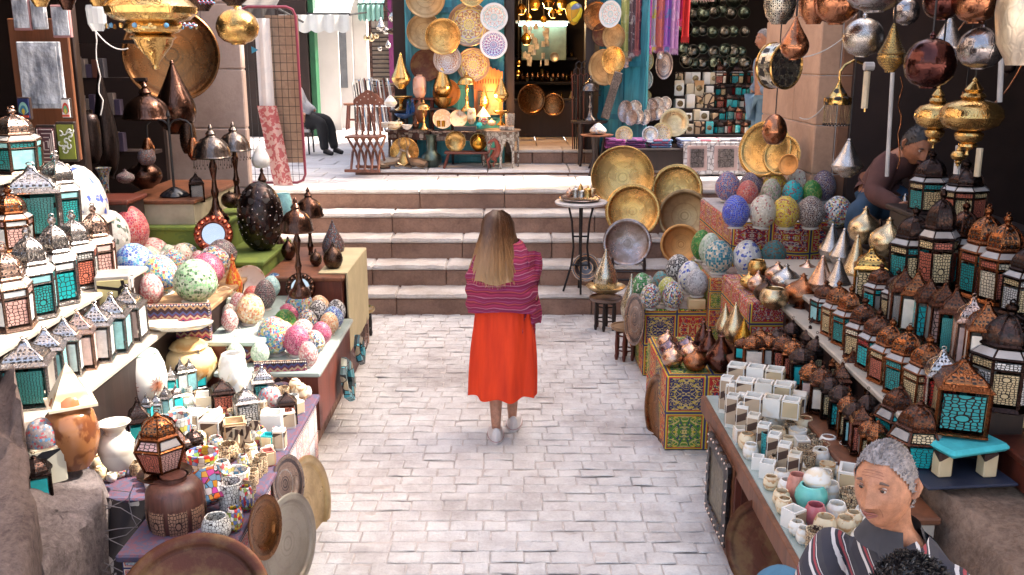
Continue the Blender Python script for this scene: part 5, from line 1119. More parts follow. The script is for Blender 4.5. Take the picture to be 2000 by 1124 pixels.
# metal lamps without stands
def mlamps(rows,where,group,**k):
 for kd,spec,m,lb in rows:lathed(kd,'metal_lamp',m,spec,'%s %s'%(lb,where),'lamp',group,28,**k)
m_dkc=metal('dark_copper_onion',(.16,.07,.05),.28,7,.9,.0);m_dco=NB('x')and metal('inlaid_brown_copper',(.14,.06,.045),.3,5,.3,.3)
mlamps([('onion',(1305,692,643,44),m_rose,'shiny pinkish onion lamp at the back left'),('onion',(1309,704,657,42),metal('violet_steel',(.22,.15,.17),.24,8,.5,.2),'dark violet onion lamp second from front'),('onion',(1316,722,671,46),m_rose,'pinkish gold onion lamp at the front left'),('onion',(1344,694,655,42),metal('violet_steel',(.22,.15,.17),.24,8,.5,.2),'violet-grey onion lamp at the back right'),('onion',(1351,708,664,44),m_rose,'pale pink onion lamp in the middle right'),('onion',(1360,730,679,47),m_copper,'bright copper onion lamp at the front'),('flaskg',(1410,733,648,58),m_dco,'big dark brown gourd lamp with gilt bands'),('flaskg',(1386,710,638,42),m_dco,'medium dark brown gourd lamp with gilt cross bands'),('flaskg',(1374,690,622,34),m_dco,'small dark brown gourd lamp')],'on the nearer printed box','metal lamps on the printed box',z=.535)
m_amb=metal('amber_gilt',(.62,.30,.04),.22,16,.4,.6)
mlamps([('tear',(1417,664,592,36),m_pale,'left pale gold teardrop'),('tear',(1437,676,590,46),m_pale,'larger pale gold teardrop'),('tear',(1453,694,622,38),m_amb,'amber gilt teardrop')],'behind the brown gourds','metal lamps on the printed box',z=.70)
mlamps([('cup',(1481,545,508,38),m_gold,'open golden bowl'),('onion',(1465,566,530,36),m_gold,'small golden onion lamp'),('onion',(1483,574,528,42),m_rose,'pinkish onion lamp'),('onion',(1498,594,543,46),m_bronze,'dark steel onion lamp'),('onion',(1522,556,510,50),m_rose,'back rounded rose lamp'),('onion',(1539,574,515,58),m_silver,'silvery onion lamp'),('cup',(1516,608,563,58),m_pale,'wrapped golden bowl lamp at the front'),('onion',(1573,604,534,72),m_copper,'big copper onion lamp'),('onion',(1580,552,507,48),m_rose,'back silvery rose lamp')],'on the pink printed box','metal lamps on the pink box',z=.94)
mlamps([('cone',(1608,580,498,52),m_rose,'copper-pink spired lamp'),('cone',(1627,514,436,50),m_silver,'far silver spired lamp'),('cone',(1650,526,446,52),m_silver,'second silver spired lamp'),('cone',(1674,566,458,54),m_pale,'tall pale spired lamp'),('cone',(1640,586,504,56),m_silver,'front silver spired lamp')],'between the eggs and lanterns','spired metal lamps',z=1.055)
mlamps([('onion',(1694,480,403,64),m_pale,'golden onion lamp with disc pattern'),('onion',(1742,506,424,74),m_pale,'largest golden onion lamp'),('cone',(1768,462,378,52),m_silver,'silver-white spired lamp at the keeper\'s hand'),('cone',(1719,480,428,26),m_brn,'small brown spired lamp between golden onions')],'before the shopkeeper','golden lamps before the shopkeeper',z=1.29)
# shelves of the right stall
table('far half of the low front shelf of small dark lanterns',1.42,1.84,5.25,6.35,.68,wood_mid,wood_dark,name='display_shelf');table('near half of the low front shelf beside the white onyx ware',1.60,1.84,3.7,5.245,.68,wood_mid,cream_board,name='display_shelf')
table('pale middle shelf of domed hexagonal lanterns on the right stall',1.84,2.10,4.16,6.3,.95,cream_board,wood_dark,name='display_shelf')
table('pale upper shelf of tall square lanterns on the right stall',2.08,2.38,4.08,6.3,1.15,cream_board,wood_dark,name='display_shelf')
table('top shelf of biggest lanterns on the right stall',2.36,3.10,4.3,6.0,1.30,wood_dark,wood_dark,name='display_shelf')
table('board behind the spired lamps under the golden onions',2.52,3.2,6.0,7.6,1.26,wood_dark,wood_dark,name='display_shelf')
table('cloth covered bench of spired silver lamps',1.95,2.5,6.02,7.3,1.05,cream_board,wood_dark,name='display_shelf')
table('dark shelf with the two tallest teal lanterns',2.62,3.14,5.5,6.6,1.60,wood_dark,wood_dark,z0=1.302,name='display_shelf')
gr='lanterns on the right stall';LW,LH=1.2,1.0
lantern_row([('hex',(1820,418,293,66),'black',('teal','amber'),{'z':1.6}),('oct',(1890,432,312,78),'black',('amber','coral'),{'z':1.6})],'on the highest right shelf',gr)
lantern_row([('sq',(1702,592,480,54),'gold',('amber','amber'),{'z':1.16,'rz':-.4}),('hex',(1722,612,512,56),'bronze',('turq','sfine'),{'z':1.16}),('hex',(1754,625,525,52),'black',('amber','sfine'),{'z':1.16})],'beside the spired lamps',gr)
LW,LH=1.3,1.05
lantern_row([('hex',(1786,556,408,70),'black',('teal','amber'),{'z':1.3}),('hex',(1834,566,372,60),'black',('coral','amber'),{'z':1.3}),('hex',(1882,562,398,66),'bronze',('turq','cream'),{'z':1.3}),('hex',(1922,584,406,68),'copper',('teal','coral'),{'z':1.3}),('hex',(1962,598,422,70),'copper',('cream','coral'),{'z':1.3}),('hex',(2004,620,470,66),'black',('white','amber'),{'z':1.3})],'in the top lantern row, right',gr)
LW,LH=1.38,1.15
lantern_row([('sq',(1762,645,535,38),'bronze',('sfine','sfine'),{'z':1.15,'rz':-.35}),('sq',(1786,652,542,40),'copper',('arch','arch'),{'z':1.15,'rz':-.35}),('sq',(1812,665,555,40),'bronze',('turq','turq'),{'z':1.15,'rz':-.35}),('sq',(1838,680,563,40),'bronze',('pink','sfine'),{'z':1.15,'rz':-.35}),('sq',(1863,698,575,42),'bronze',('tfine','tfine'),{'z':1.15,'rz':-.35}),('sq',(1892,718,592,44),'rose',('blush','blush'),{'z':1.15,'rz':-.35}),('sq',(1920,740,602,50),'copper',('arch','arch'),{'z':1.15,'rz':-.35})],'in the tall square row, right',gr)
lantern_row([('hex',(1612,632,556,42),'bronze',('aqua','teal'),{'z':.95}),('hex',(1638,658,560,46),'copper',('amber','amber'),{'z':.95}),('hex',(1662,676,571,50),'copper',('teal','teal'),{'z':.95}),('hex',(1688,704,594,54),'bronze',('amber','cream'),{'z':.95}),('hex',(1712,724,616,54),'bronze',('turq','red'),{'z':.95}),('hex',(1739,750,636,58),'copper',('coral','amber'),{'z':.95}),('hex',(1772,774,649,62),'copper',('teal','teal'),{'z':.95}),('hex',(1808,800,671,64),'copper',('amber','amber'),{'z':.95}),('sq',(1838,820,694,46),'silver',('red','red'),{'z':.95,'rz':-.3}),('sq',(1878,846,713,82),'copper',('teal','amber'),{'z':.95,'rz':-.25})],'in the middle right row',gr)
lantern('oct',(1970,800,612,104),'black',('amber','white'),'largest black octagonal lantern standing on a cream stone cube',None,z=1.04)
boxthing('onyx_block','cream striped stone cube under the largest black lantern','block',P(1972,838,.90)+Vector((0,.1,0)),(.22,.22,.135),on_g,.2)
table('reddish wooden stool seat holding the cream stone cube',2.22,2.75,3.75,4.3,.90,wood_red,wood_red,z0=.74,name='wooden_stool')
boxthing('dark_board','thin navy board on the rock under the turquoise cushion','board',(2.0,3.98,.765),(.42,.34,.016),plain('navy_box',(.02,.025,.05),.6),.1)
for i,x in enumerate((1.92,2.12)):boxthing('fret_block','small fret-sided block under the turquoise cushion, the %s one'%['left','right'][i],'block',(x,3.92,.782),(.065,.065,.115),fr_dark,.1,group='blocks under the cushion')
boxthing('cushion','turquoise padded cushion under the square brown lantern','cushion',(2.02,3.99,.899),(.32,.28,.036),plain('turquoise_plush',(.06,.48,.52),.9,.2,20),.3,.02)
for i,kd in enumerate([((1757,878,762,66),'turq','white'),((1797,930,795,82),'amber','turq')]):
 lantern('bulge',kd[0],'bronze',kd[1:],['faceted black lantern with turquoise triangles, the farther of two','faceted black lantern with white triangles nearest the grey-haired man'][i],gr,z=.74)
small=[(1452,702,660,22,'bronze','tealp'),(1473,718,654,30,'copper','arch'),(1503,716,654,30,'copper','arch'),(1486,694,645,26,'copper','coral'),(1520,700,645,34,'black','tfine'),(1532,724,655,32,'bronze','coral'),(1550,736,664,32,'copper','coral'),(1568,756,678,34,'black','tealp'),(1563,676,594,38,'copper','arch'),(1600,705,606,36,'black','sfine'),(1612,724,645,32,'copper','coral'),(1628,746,652,32,'black','blush'),(1642,770,688,34,'copper','amber'),(1664,795,694,42,'bronze','turq'),(1583,790,708,30,'copper','blush'),(1604,806,718,32,'bronze','arch'),(1622,816,735,28,'black','amber'),(1640,836,750,30,'black','turq'),(1655,856,772,28,'copper','amber'),(1668,868,785,30,'black','aqua'),(1682,886,800,32,'bronze','coral'),(1698,900,820,30,'copper','amber'),(1712,912,826,28,'copper','coral'),(1682,806,706,30,'copper','redp'),(1706,836,727,32,'copper','arch'),(1730,848,744,32,'copper','redp'),(1590,745,660,26,'black','amber'),(1642,812,716,26,'bronze','coral'),(1692,866,770,28,'black','arch'),(1722,882,786,28,'black','tfine'),(1545,700,628,24,'black','coral'),(1580,722,640,24,'black','tfine')]
small.sort(key=lambda r:r[0]);
for i,(px,pb,pt,w_,f_,pn)in enumerate(small):
 near=pt<700 and px>1590
 lantern('sq' if(px in(1600,1664,1682,1706,1730,1612,1628,1642))else 'small',(px,pb,pt,w_),f_,(pn,'sfine' if i%2 else pn),'%s %s lantern, %s glass, %s from the left on the low front shelf'%('slim' if px in(1682,1706,1730)else 'small',{'bronze':'dark bronze'}.get(f_,f_),GN[pn],ORD[i]),'small lanterns on the low right shelf',z=.69,rz=-.3)
 # white onyx table
tw=thing('display_cabinet','long low wooden table of white onyx ware with panelled ends','table',(1.3,4.5,0))
q=MB();q.box((.17,-.16,.565),(.58,2.2,.035),glass_t,bev=.004);q.box((.17,-.16,.53),(.56,2.18,.032),wood_mid);q.build('tabletop',tw)
for y in(.0,.68):q=MB();q.box((-.135,y,0),(.03,.03,.53),wood_red);q.build('post',tw)
q=MB();q.box((-.14,.34,0),(.03,.64,.53),wood_mid);q.build('side_panel',tw);q=MB();q.box((.02,-.01,0),(.28,.03,.53),wood_red);q.build('end_panel',tw);q=MB();q.box((.1,.68,0),(.5,.03,.5),wood_mid);q.build('end_panel',tw)
q=MB();q.box((-.135,-.16,.50),(.03,2.2,.099),wood_mid,bev=.004);q.build('edge_rail',tw);q=MB();q.box((.2,-1.2,0),(.03,.03,.53),wood_red);q.build('post',tw)
# relief plaque on the side panel
p=Vector((1.138,4.80,.30));t=thing('relief_plaque','black scalloped frame around a brass relief leaning on the cabinet side','plaque',p);t.rotation_euler=(0,radians(-90),0)
t.rotation_euler=(radians(90),0,radians(-90));W,H=.50,.46
q=MB();q.box((0,-H/2,-.0),(W*.9,H*.0+.0001,.01),iron)if False else None
def scal(u):
 s=u*4;k_=int(s)%4;f_=s-int(s);c_=[(-1,-1),(1,-1),(1,1),(-1,1)];a_,b2=c_[k_],c_[(k_+1)%4];x=a_[0]+(b2[0]-a_[0])*f_;y=a_[1]+(b2[1]-a_[1])*f_;m_=1+.035*sin(f_*pi*5)**2;return x*W/2*m_,y*H/2*m_
NP=96;pts=[scal(i/NP)for i in range(NP)]
q.add([(x,y,.0)for x,y in pts]+[(x,y,.018)for x,y in pts]+[(x*.72,y*.72,.024)for x,y in pts]+[(x*.7,y*.7,.008)for x,y in pts],[(i,(i+1)%NP,NP+(i+1)%NP,NP+i)for i in range(NP)]+[(NP+i,NP+(i+1)%NP,2*NP+(i+1)%NP,2*NP+i)for i in range(NP)]+[(2*NP+i,2*NP+(i+1)%NP,3*NP+(i+1)%NP,3*NP+i)for i in range(NP)],metal('blackened_iron_frame',(.07,.06,.06),.45,12,.3,.5))
q.build('frame',t)
q=MB();q.box((0,0,.006),(W*.71,H*.71,.008),metal('aged_brass_relief',(.30,.24,.14),.45,16,.3,.6));q.build('relief_panel',t)
q=MB()
for i in range(28):
 x,y=pts[int(i*NP/28)];q.lathe([(0,.008),(.006,.006),(.008,0)][::-1],m_rose,8,Matrix.Translation((x*.93,y*.93,.02)))
q.build('stud',t)
tray(1500,1075,150,4.05,'rust','brown copper tray standing beneath the onyx table','tray',(-.75,-.6,.2),'tray','leaning_tray',None,r=.24)
boxthing('metal_plaque','grey carved panel leaning under the onyx table','panel',(1.42,3.78,.02),(.03,.62,.50),metal('grey_carved_metal',(.24,.20,.17),.6,18,.5,.5),.25,.004)
# ware on the white table
go='white onyx ware on the right table'
bx_list=[]
for r_ in range(3):
 for i in range(3):bx_list.append((1442+r_*16+i*37,752+r_*30+i*4,38))
for i,(px,pb,w_)in enumerate(bx_list):ebox((px,pb,pb-36,w_),'onyx_box','cream onyx candle box, %s in the block at the stair end of the onyx table'%ORD[i],'box',on_w,fret=[fr_br,None,fr_dark][i%3],group=go,z=.73,rz=-.42)
for r_ in range(2):
 for i in range(4):ebox((1436+r_*22+i*34,812+r_*20,752+r_*20,36),'fret_stand','%s fret-sided stand from left, %s row under the cream boxes'%(ORD[i],['rear','front'][r_]),'box',on_w,fret=fr_br,group='fret candle stands',z=.60,rz=-.42,open_=False)
for i in range(7):
 px,pb=1432+i*20,836+i*19
 ebox((px,pb,pb-62,26),'fret_stand','arched fret candle stand, %s from the stairs along the glass edge'%ORD[i],'box',on_w,fret=fr_br,group='fret candle stands',z=.60,rz=-.5)
for i,(px,pb)in enumerate([(1405,800),(1421,812)]):ebox((px+14,pb+8,pb-62,24),'fret_stand','tall fret stand at the stair end of the table, %s'%['left one','right one'][i],'box',on_w,fret=fr_br,group='fret candle stands',z=.6,rz=-.5)
pots=[(1529,806,776,28,'pot',plain('rose_red_onyx',(.42,.10,.08),.25,.2),'rose red round pot behind the turquoise one'),(1552,830,798,30,'cup',G['tealp'],'bright turquoise small round pot'),(1500,900,845,27,'tumbler',mosaic('teal_stone_fret',[(.03,.32,.34),(.05,.40,.42)],9,(.02,.03,.03),.05),'teal fret tumbler at the glass edge'),(1589,1006,946,64,'cup',plain('pale_turquoise_onyx',(.16,.55,.48),.18,.15,2.5),'big pale turquoise round pot'),(1558,984,926,40,'pot',plain('salmon_onyx',(.62,.26,.20),.22,.2),'salmon red pot left of the turquoise pot'),(1595,1032,985,44,'pot',plain('dusty_rose_onyx',(.50,.14,.16),.22,.2),'dusty rose pot in front of the turquoise pot'),(1614,1060,1008,46,'pot',on_c,'glowing cream pot in a dark fret holder'),(1637,1024,982,42,'pot',on_w,'pale cream pot behind the two nearest pots'),(1654,1056,1010,42,'pot',on_c,'yellowish cream pot nearest the striped shirt')]
for px,pb,pt,w_,kd,m,lb in pots:lathed(kd,'onyx_pot',m,(px,pb,pt,w_),lb+' on the onyx table','pot',go,z=.60)
p=D(1595,944,3.98);o=link('onyx_ball',lathe_mesh('egg',on_w,24),None,p-Vector((0,0,.03)),None,(.125,.125,.105));tag(o,'white onyx ball resting on the big turquoise pot','ball')
random.seed(21);k=0
white_pts=[(1545,812),(1570,824),(1590,845),(1575,850),(1608,862),(1545,850),(1520,835),(1560,872),(1590,880),(1620,888),(1520,870),(1535,895),(1575,905),(1605,912),(1635,910),(1540,920),(1560,935),(1618,935),(1642,935),(1520,925),(1530,952),(1540,972),(1605,900),(1655,955),(1575,945),(1655,900),(1510,805),(1500,826)]
for px,pb in white_pts:
 kd=['pot','cup','tumbler','pot','cup'][k%5];m=[on_w,ST['fretc'],on_w,on_c,on_w,ST['fretc'],on_w][k%7];s_=random.uniform(28,38)
 lathed(kd,'onyx_pot',m,(px,pb,pb-s_*.95,s_),'%s white onyx ware, %s counted from the stairs in the white cluster'%(['plain round','fret-banded','smooth','cream-tinted','plain','brown-fretted','pale'][k%7],ORD[k]),'pot',go,z=.60);k+=1
boxthing('marble_tray','marbled glass tray edge running beside the grey-haired man','tray',(1.62,3.85,.60),(.10,.9,.05),plain('marbled_paper',(.42,.40,.38),.2,.7,12),-.05)
ebox((1672,965,925,62),'onyx_box','white onyx box with amber fret side behind the grey head','box',on_w,fret=fr_dark,group=go,z=.62,rz=-.4)
fill_ware(1.22,1.58,3.45,5.1,.60,46,44,'in the right white cluster','white onyx ware crowding the right table',[('plain white cup','cup',on_w,.9),('smooth white pot','pot',on_w,1.0),('honey cream pot','pot',on_c,.9),('open white box','box',on_w,.9),('honey cream cup','cup',on_c,1.0),('brown fretted cup','tumbler',ST['fretc'],1.1)],.07,.105)
# second stool & teardrops by the steps
def teardrop(spec,Y,label,m):return lathed('tear','teardrop_lamp',m,spec,label,'lamp',None,28,Y=Y)
m_ps=metal('pale_silver_gilt',(.60,.54,.42),.36,9,.5,.3)
teardrop((1182,574,486,48),8.95,'pale silver teardrop lamp standing on the low dish by the steps',m_ps)
tray(1183,572,78,8.95,'paleg','shallow pale dish beneath the silver teardrop lamp','bowl',(0,0,1),'dish','shallow_dish')
stool(1183,582,.16,615,8.95,'dark turned-leg stool under the silver teardrop dish',wood_dark,TM['silver'])
teardrop((1231,632,534,40),8.0,'second silver teardrop lamp behind the dark standing plate',m_ps)
stool(1222,638,.13,690,8.0,'small red-brown stool beside the farther printed box',wood_red,wood_pale)
tray(1240,624,100,7.62,'engr','dark oval plate seen edge-on against the farther printed box','flat',(-1,-.25,.1),'plate','dark_plate',r=.22)
tray(1287,800,130,6.25,'copper','engraved copper tray hung on the side of the nearer box','tray',(-1,-.22,.08),'tray','copper_tray',r=.245)
# big trays standing on the steps
gt='big trays standing on the steps'
for px,py,w_,Y,mt,kd,n_,lb in[(1216,347,124,10.75,'brass','flat',(-.15,-1,.25),'largest bright brass tray at the top left of the tray group'),(1322,371,100,10.7,'brass','tray',(-.2,-1,.25),'engraved brass tray at the top right of the tray group'),(1337,422,104,10.3,'dark','tray',(-.15,-1,.22),'dull aged brass tray behind the orange one'),(1236,413,108,10.32,'gold','tray',(-.15,-1,.25),'deep-rimmed golden tray in the middle of the group'),(1225,475,95,9.95,'silver','tray',(-.1,-1,.25),'round tarnished silver tray on a dark wooden stand'),(1330,478,80,9.85,'orange','tray',(-.15,-1,.22),'orange copper tray lowest on the right')]:
 tray(px,py,w_,Y,mt,lb,kd,n_,'tray','large_tray',gt)
tray(1144,523,56,9.6,'engrb','small black and orange engraved plate on an iron stand','dish',(-.1,-1,.3),'plate','engraved_plate')
p=D(1225,530,9.9);t=thing('wooden_stand','dark turned wooden stand holding the silver tray','stand',(p.x,p.y-.08,.23))
for s_ in(-1,1):q=MB();q.tube([(s_*.17,0,0),(s_*.17,0,.1),(s_*.17,0,.22),(s_*.17,0,.3)],[.018,.013,.02,.012],wood_dark,8);q.build('post',t)
for zz in(.06,.15):q=MB();q.tube([(-.17,0,zz),(.17,0,zz)],.012,wood_dark,6);q.build('rail',t)
# bistro table
p=D(1135,395,9.6);t=thing('bistro_table','small round table on black iron legs with brass trinkets beside the trays','table',(p.x,p.y,.22));H=p.z-.22
q=MB();q.lathe([(0,H-.02),(.26,H-.02),(.27,H),(.26,H+.012),(0,H+.012)],plain('white_plastic_cloth',(.62,.58,.56),.3,.2),32);q.build('tabletop',t)
for s_ in(-1,1):
 q=MB();q.tube([(s_*.13,0,H-.02),(s_*.09,0,H-.2),(s_*.07,0,H*.5),(s_*.09,0,H*.3),(s_*.17,0,0)],.012,iron,6);q.build('leg',t)
 q=MB();q.tube([(0,s_*.13,H-.02),(0,s_*.07,H*.5),(0,s_*.15,0)],.012,iron,6);q.build('leg',t)
q=MB();q.tube([(-.08,0,H*.62),(.08,0,H*.62)],.01,iron,6);q.tube([(-.09,0,H*.3),(.09,0,H*.3)],.01,iron,6);q.build('crossbar',t)
tray(1133,388,80,9.6,'silver','round silver tray of trinkets on the bistro table','flat',(0,-.05,1),'tray','serving_tray')
for i,(px,w_,kd,m)in enumerate([(1112,14,'onion',m_rose),(1124,15,'tower',m_silver),(1136,17,'tower',m_silver),(1148,17,'tower',m_gold),(1157,13,'jar',m_pale),(1134,12,'tear',m_gold)]):
 lathed(kd,'brass_trinket',m,(px,386-(6 if i==5 else 0),366-(4 if i%2 else 0)-(6 if i==5 else 0),w_),'%s tiny metal trinket from the left on the bistro table'%ORD[i],'trinket','trinkets on the bistro table',Y=9.55)
 # boulder at lower right
boulder('boulder',[(1.84,4.18,.74),(2.7,4.3,.76),(3.4,3.6,.72),(3.1,2.3,.66),(2.25,2.4,.64),(1.9,3.2,.66)],-.05,'big tan boulder at the lower right corner behind the grey-haired man',rk3,7,rough=.05)
# big leaning brass trays near the pier
for px,py,w_,Y,mt,n_,lb in[(1494,292,112,9.3,'brass',(-.85,-.9,.3),'tallest brass tray leaning on the tan stone pier'),(1527,304,80,9.15,'brass',(-.85,-.9,.3),'second brass tray leaning on the tan stone pier')]:
 tray(px,py,w_,Y,mt,lb,'tray',n_,'tray','large_tray','brass trays against the stone pier')
tray(1540,322,42,8.98,'orange','smallest orange brass tray leaning on the tan stone pier','tray',(-.85,-.9,.3),'tray','large_tray','brass trays against the stone pier')
LW,LH=1.1,1.0
# ================================================================ BACK OF THE SCENE
# trays and plates hung on the left turquoise door
gh='trays hung on the turquoise door'
for px,py,w_,dy,mt,kd,lb in[(831,-4,78,.14,'dark','flat','topmost dull brass tray on the turquoise door'),(829,62,70,.10,'dark','flat','aged brass tray half behind the central brass tray'),(865,72,70,.22,'gold','flat','central golden brass tray on the turquoise door'),(916,48,84,.12,'rosette','flat','large mosaic tray with a yellow flower centre'),(921,-14,54,.2,'brass','flat','cropped brass tray at the top above the mosaic tray'),(965,34,54,.2,'paleplate','dish','white ceramic plate with pastel star, the upper one'),(964,88,54,.22,'blueplate','dish','blue and white spiral ceramic plate, the lower one'),(832,128,62,.12,'rust','flat','brownish copper tray behind the gold teardrop lamps'),(874,117,56,.16,'lattp','tray','silver tray with brown lattice pattern'),(924,127,66,.13,'rosette','flat','lower mosaic tray with yellow rosette behind the orange cabinet')]:
 tray(px,py,w_,SY-.08-dy,mt,lb,kd,(0,-1,.06),'plate' if 'plate' in lb else 'tray','hung_tray',gh)
 # right jamb plates
for px,py,w_,Y,mt,n_,lb in[(1166,32,56,13.0,'copper',(-.5,-1,0),'dark copper tray high on the right door jamb'),(1192,28,52,12.7,'paleplate',(-.85,-1,.05),'white patterned ceramic plate seen from the side'),(1199,72,52,12.75,'dark',(-.75,-1,0),'upper brass tray on the folded right door'),(1198,118,54,12.7,'gold',(-.75,-1,0),'middle golden tray on the folded right door'),(1180,132,70,12.85,'dark',(-.7,-1,0),'large brown tray behind the golden one on the right door'),(1200,152,36,12.7,'dark',(-.8,-1,0),'small lowest brass tray on the folded right door'),(1178,68,46,12.95,'rust',(-.5,-1,0),'brown tray between the door jamb and upper brass tray')]:
 tray(px,py,w_,Y,mt,lb,'flat',n_,'tray' if 'tray' in lb else 'plate','hung_tray','trays hung by the right door leaf')
 # front tables of the centre shop; ground there z = 1.165
def at(px,pb,Y=12.7):return D(px,pb,Y)
def rtable(px0,px1,pt,Y,dep,label,m,legs=4,apron=True,shape='box',zb=1.168):
 a,b_=D(px0,pt,Y),D(px1,pt,Y);z=a.z;t=thing('display_table',label,'table',((a.x+b_.x)/2,Y+dep/2,zb));W=b_.x-a.x;H=z-zb
 q=MB();q.box((0,0,H-.03),(W,dep,.03),m,bev=.005);q.build('tabletop',t)
 for sx in(-1,1):
  for sy in(-1,1):q=MB();q.tube([(sx*(W/2-.05),sy*(dep/2-.05),0),(sx*(W/2-.05),sy*(dep/2-.05),H*.3),(sx*(W/2-.05),sy*(dep/2-.05),H*.5),(sx*(W/2-.05),sy*(dep/2-.05),H-.03)],[.015,.026,.018,.024],m,8);q.build('leg',t)
 if apron:q=MB();q.box((0,-dep/2+.03,H-.13),(W-.06,.02,.10),m);q.build('apron',t)
 return t,z
inl=mosaic('pearl_inlay_wood',[(.09,.03,.02),(.42,.34,.28),(.07,.03,.02),(.3,.22,.18)],20,(.05,.02,.015),.05,.5)
rtable(752,842,255,12.75,.5,'dark carved table of bowls left of the shop display',inl)
rtable(842,950,257,12.8,.5,'dark inlaid table at the centre of the shop display',inl)
rtable(760,800,216,12.95,.35,'narrow riser table under the goblet lamp',wood_dark,apron=False)
rtable(800,850,192,13.0,.25,'small red riser under the alabaster vase',wood_red,apron=False)
rtable(832,890,212,12.98,.3,'dark round-topped riser under the central gold teardrop',wood_dark,apron=False)
# octagonal inlaid table
p=D(978,254,12.6);H=p.z-1.168;t=thing('octagonal_table','white inlaid octagonal side table with arched aprons','table',(p.x,p.y+.1,1.168));pearl=mosaic('mother_of_pearl_inlay',[(.55,.50,.44),(.44,.40,.34),(.18,.12,.09),(.5,.46,.4)],22,(.12,.08,.06),.05,.5)
q=MB();q.lathe([(0,H-.02),(.26,H-.02),(.27,H),(0,H)],plain('mottled_table_top',(.32,.22,.16),.3,.4,14),8,smooth=False);q.build('tabletop',t)
for i in range(8):
 a0,a1=2*pi*i/8,2*pi*(i+1)/8;A,B=Vector((cos(a0)*.235,sin(a0)*.235,0)),Vector((cos(a1)*.235,sin(a1)*.235,0));n_=10
 q=MB();top=[A.lerp(B,k/n_)+Vector((0,0,H-.02))for k in range(n_+1)];lo=[A.lerp(B,k/n_)+Vector((0,0,H-.02-H*(.25+.55*abs(2*k/n_-1)**2.2)))for k in range(n_+1)]
 q.add(top+lo,[(k,k+1,n_+2+k,n_+1+k)for k in range(n_)],pearl);q.build('apron',t);q=MB();q.box((A.x*.97,A.y*.97,0),(.03,.03,H-.03),pearl,rz=0);q.build('leg',t)
gdz='objects on the central shop display'
for kd,spec,Y,m,nm,lb in[('cone',(784,174,103,38),13.0,m_gold,'teardrop_lamp','left pierced gold teardrop lamp resting on a brass goblet'),('goblet',(784,216,168,46),13.0,m_gold,'goblet','wide brass goblet under the left gold teardrop'),('cone',(865,194,112,38),13.05,m_gold,'teardrop_lamp','central pierced gold teardrop lamp before the hung trays'),('bowl',(865,213,190,40),13.05,m_gold,'pedestal','brass pedestal under the central gold teardrop'),('cone',(979,200,150,30),12.8,m_gold,'teardrop_lamp','right glowing gold teardrop lamp by the orange cabinet'),('goblet',(979,245,196,32),12.8,m_gold,'goblet','slim brass goblet under the right gold teardrop'),('jar',(820,192,146,27),13.05,onyx('rosy_alabaster',(.70,.42,.32),(.62,.3,.2),2),'alabaster_vase','pink alabaster vase between two gold teardrops'),('onion',(820,240,190,30),12.95,wood_mid,'wooden_vase','plain brown wooden vase under the pink alabaster'),('gourd',(946,216,168,20),12.9,m_gold,'gourd_lamp','small stacked brass gourd right of the gold canopy lamp'),('jug',(843,327,264,42),12.7,metal('verdigris_brass',(.13,.17,.14),.45,8,.4,.3),'tall_jug','dark green aged metal jug standing on the pavement'),('bowl',(790,232,222,40),12.85,plain('blue_glaze_bowl',(.05,.12,.3),.2,.2),'shallow_bowl','blue rimmed shallow bowl in front of the blue cats'),('cup',(769,254,238,26),12.6,on_c,'onyx_bowl','first small white bowl from the left on the dark carved table'),('bowl',(752,250,240,24),12.6,on_w,'onyx_bowl','leftmost shallow white bowl on the dark carved table'),('bowl',(795,254,244,22),12.6,on_w,'onyx_bowl','third small white bowl on the dark carved table'),('cup',(921,243,212,18),12.7,on_c,'alabaster_cup','cream alabaster chalice on the centre table'),('cup',(944,244,228,20),12.7,ST['star'],'mosaic_cup','colourful mosaic votive cup beside the pyramid lamp'),('tear',(812,252,226,14),12.7,m_brn,'bronze_vase','tiny bronze flask left of the gold mushroom lamp'),('onion',(960,246,232,18),12.7,on_c,'onyx_pot','peach onyx pot by the mosaic votive cup'),('cup',(936,250,240,12),12.6,G['tealp'],'glass_ball','tiny teal glass cup at the edge of the centre table'),('tumbler',(996,246,222,20),12.7,pearl,'inlaid_box','white lattice lantern cube on the octagonal table'),('onion',(780,252,230,24),12.75,m_pale,'gilt_pot','crumpled gilt pot above the white bowls'),('tumbler',(857,248,236,8),12.6,m_amb,'amber_glass','left amber glass before the tilted onyx plates'),('tumbler',(866,248,236,8),12.6,m_amb,'amber_glass','right amber glass before the tilted onyx plates')]:
 lathed(kd,nm,m,spec,lb,nm.split('_')[-1],gdz,20,Y=Y)
dome_lamp((828,254,195,26),m_gold,'small gold mushroom lamp with fringe in front of the blue cats',None,Y=12.75)
dome_lamp((912,218,139,36),m_gold,'tall gold canopy lamp left of the orange cabinet',None,Y=12.95)
dome_lamp((1152,237,148,40),m_gun,'engraved grey dome lamp with bead fringe on the right doorway table',None,Y=12.85)
tray(872,182,54,13.12,'orange','glowing orange copper tray behind the central pedestal','flat',(0,-1,.1),'tray','copper_tray')
tray(864,233,38,12.9,'onyxp','left striped onyx plate standing on the centre table','flat',(.2,-1,.2),'plate','onyx_plate');tray(895,232,34,12.92,'onyxp','paler onyx plate right of the striped one on the centre table','flat',(0,-1,.2),'plate','onyx_plate')
tray(790,297,56,12.62,'gold','large oval gold tray standing between two gazelle figures','flat',(0,-1,.12),'tray','golden_tray');tray(890,277,40,12.66,'brass','left round brass dish on the red bench','bowl',(0,-1,.12),'dish','brass_dish');tray(935,278,34,12.66,'brass','right round brass dish on the red bench','bowl',(0,-1,.12),'dish','brass_dish')
lathed('onion','glass_lamp',m_amb,(934,296,262,26),'round amber lantern before the right brass dish','lamp',Y=12.56)
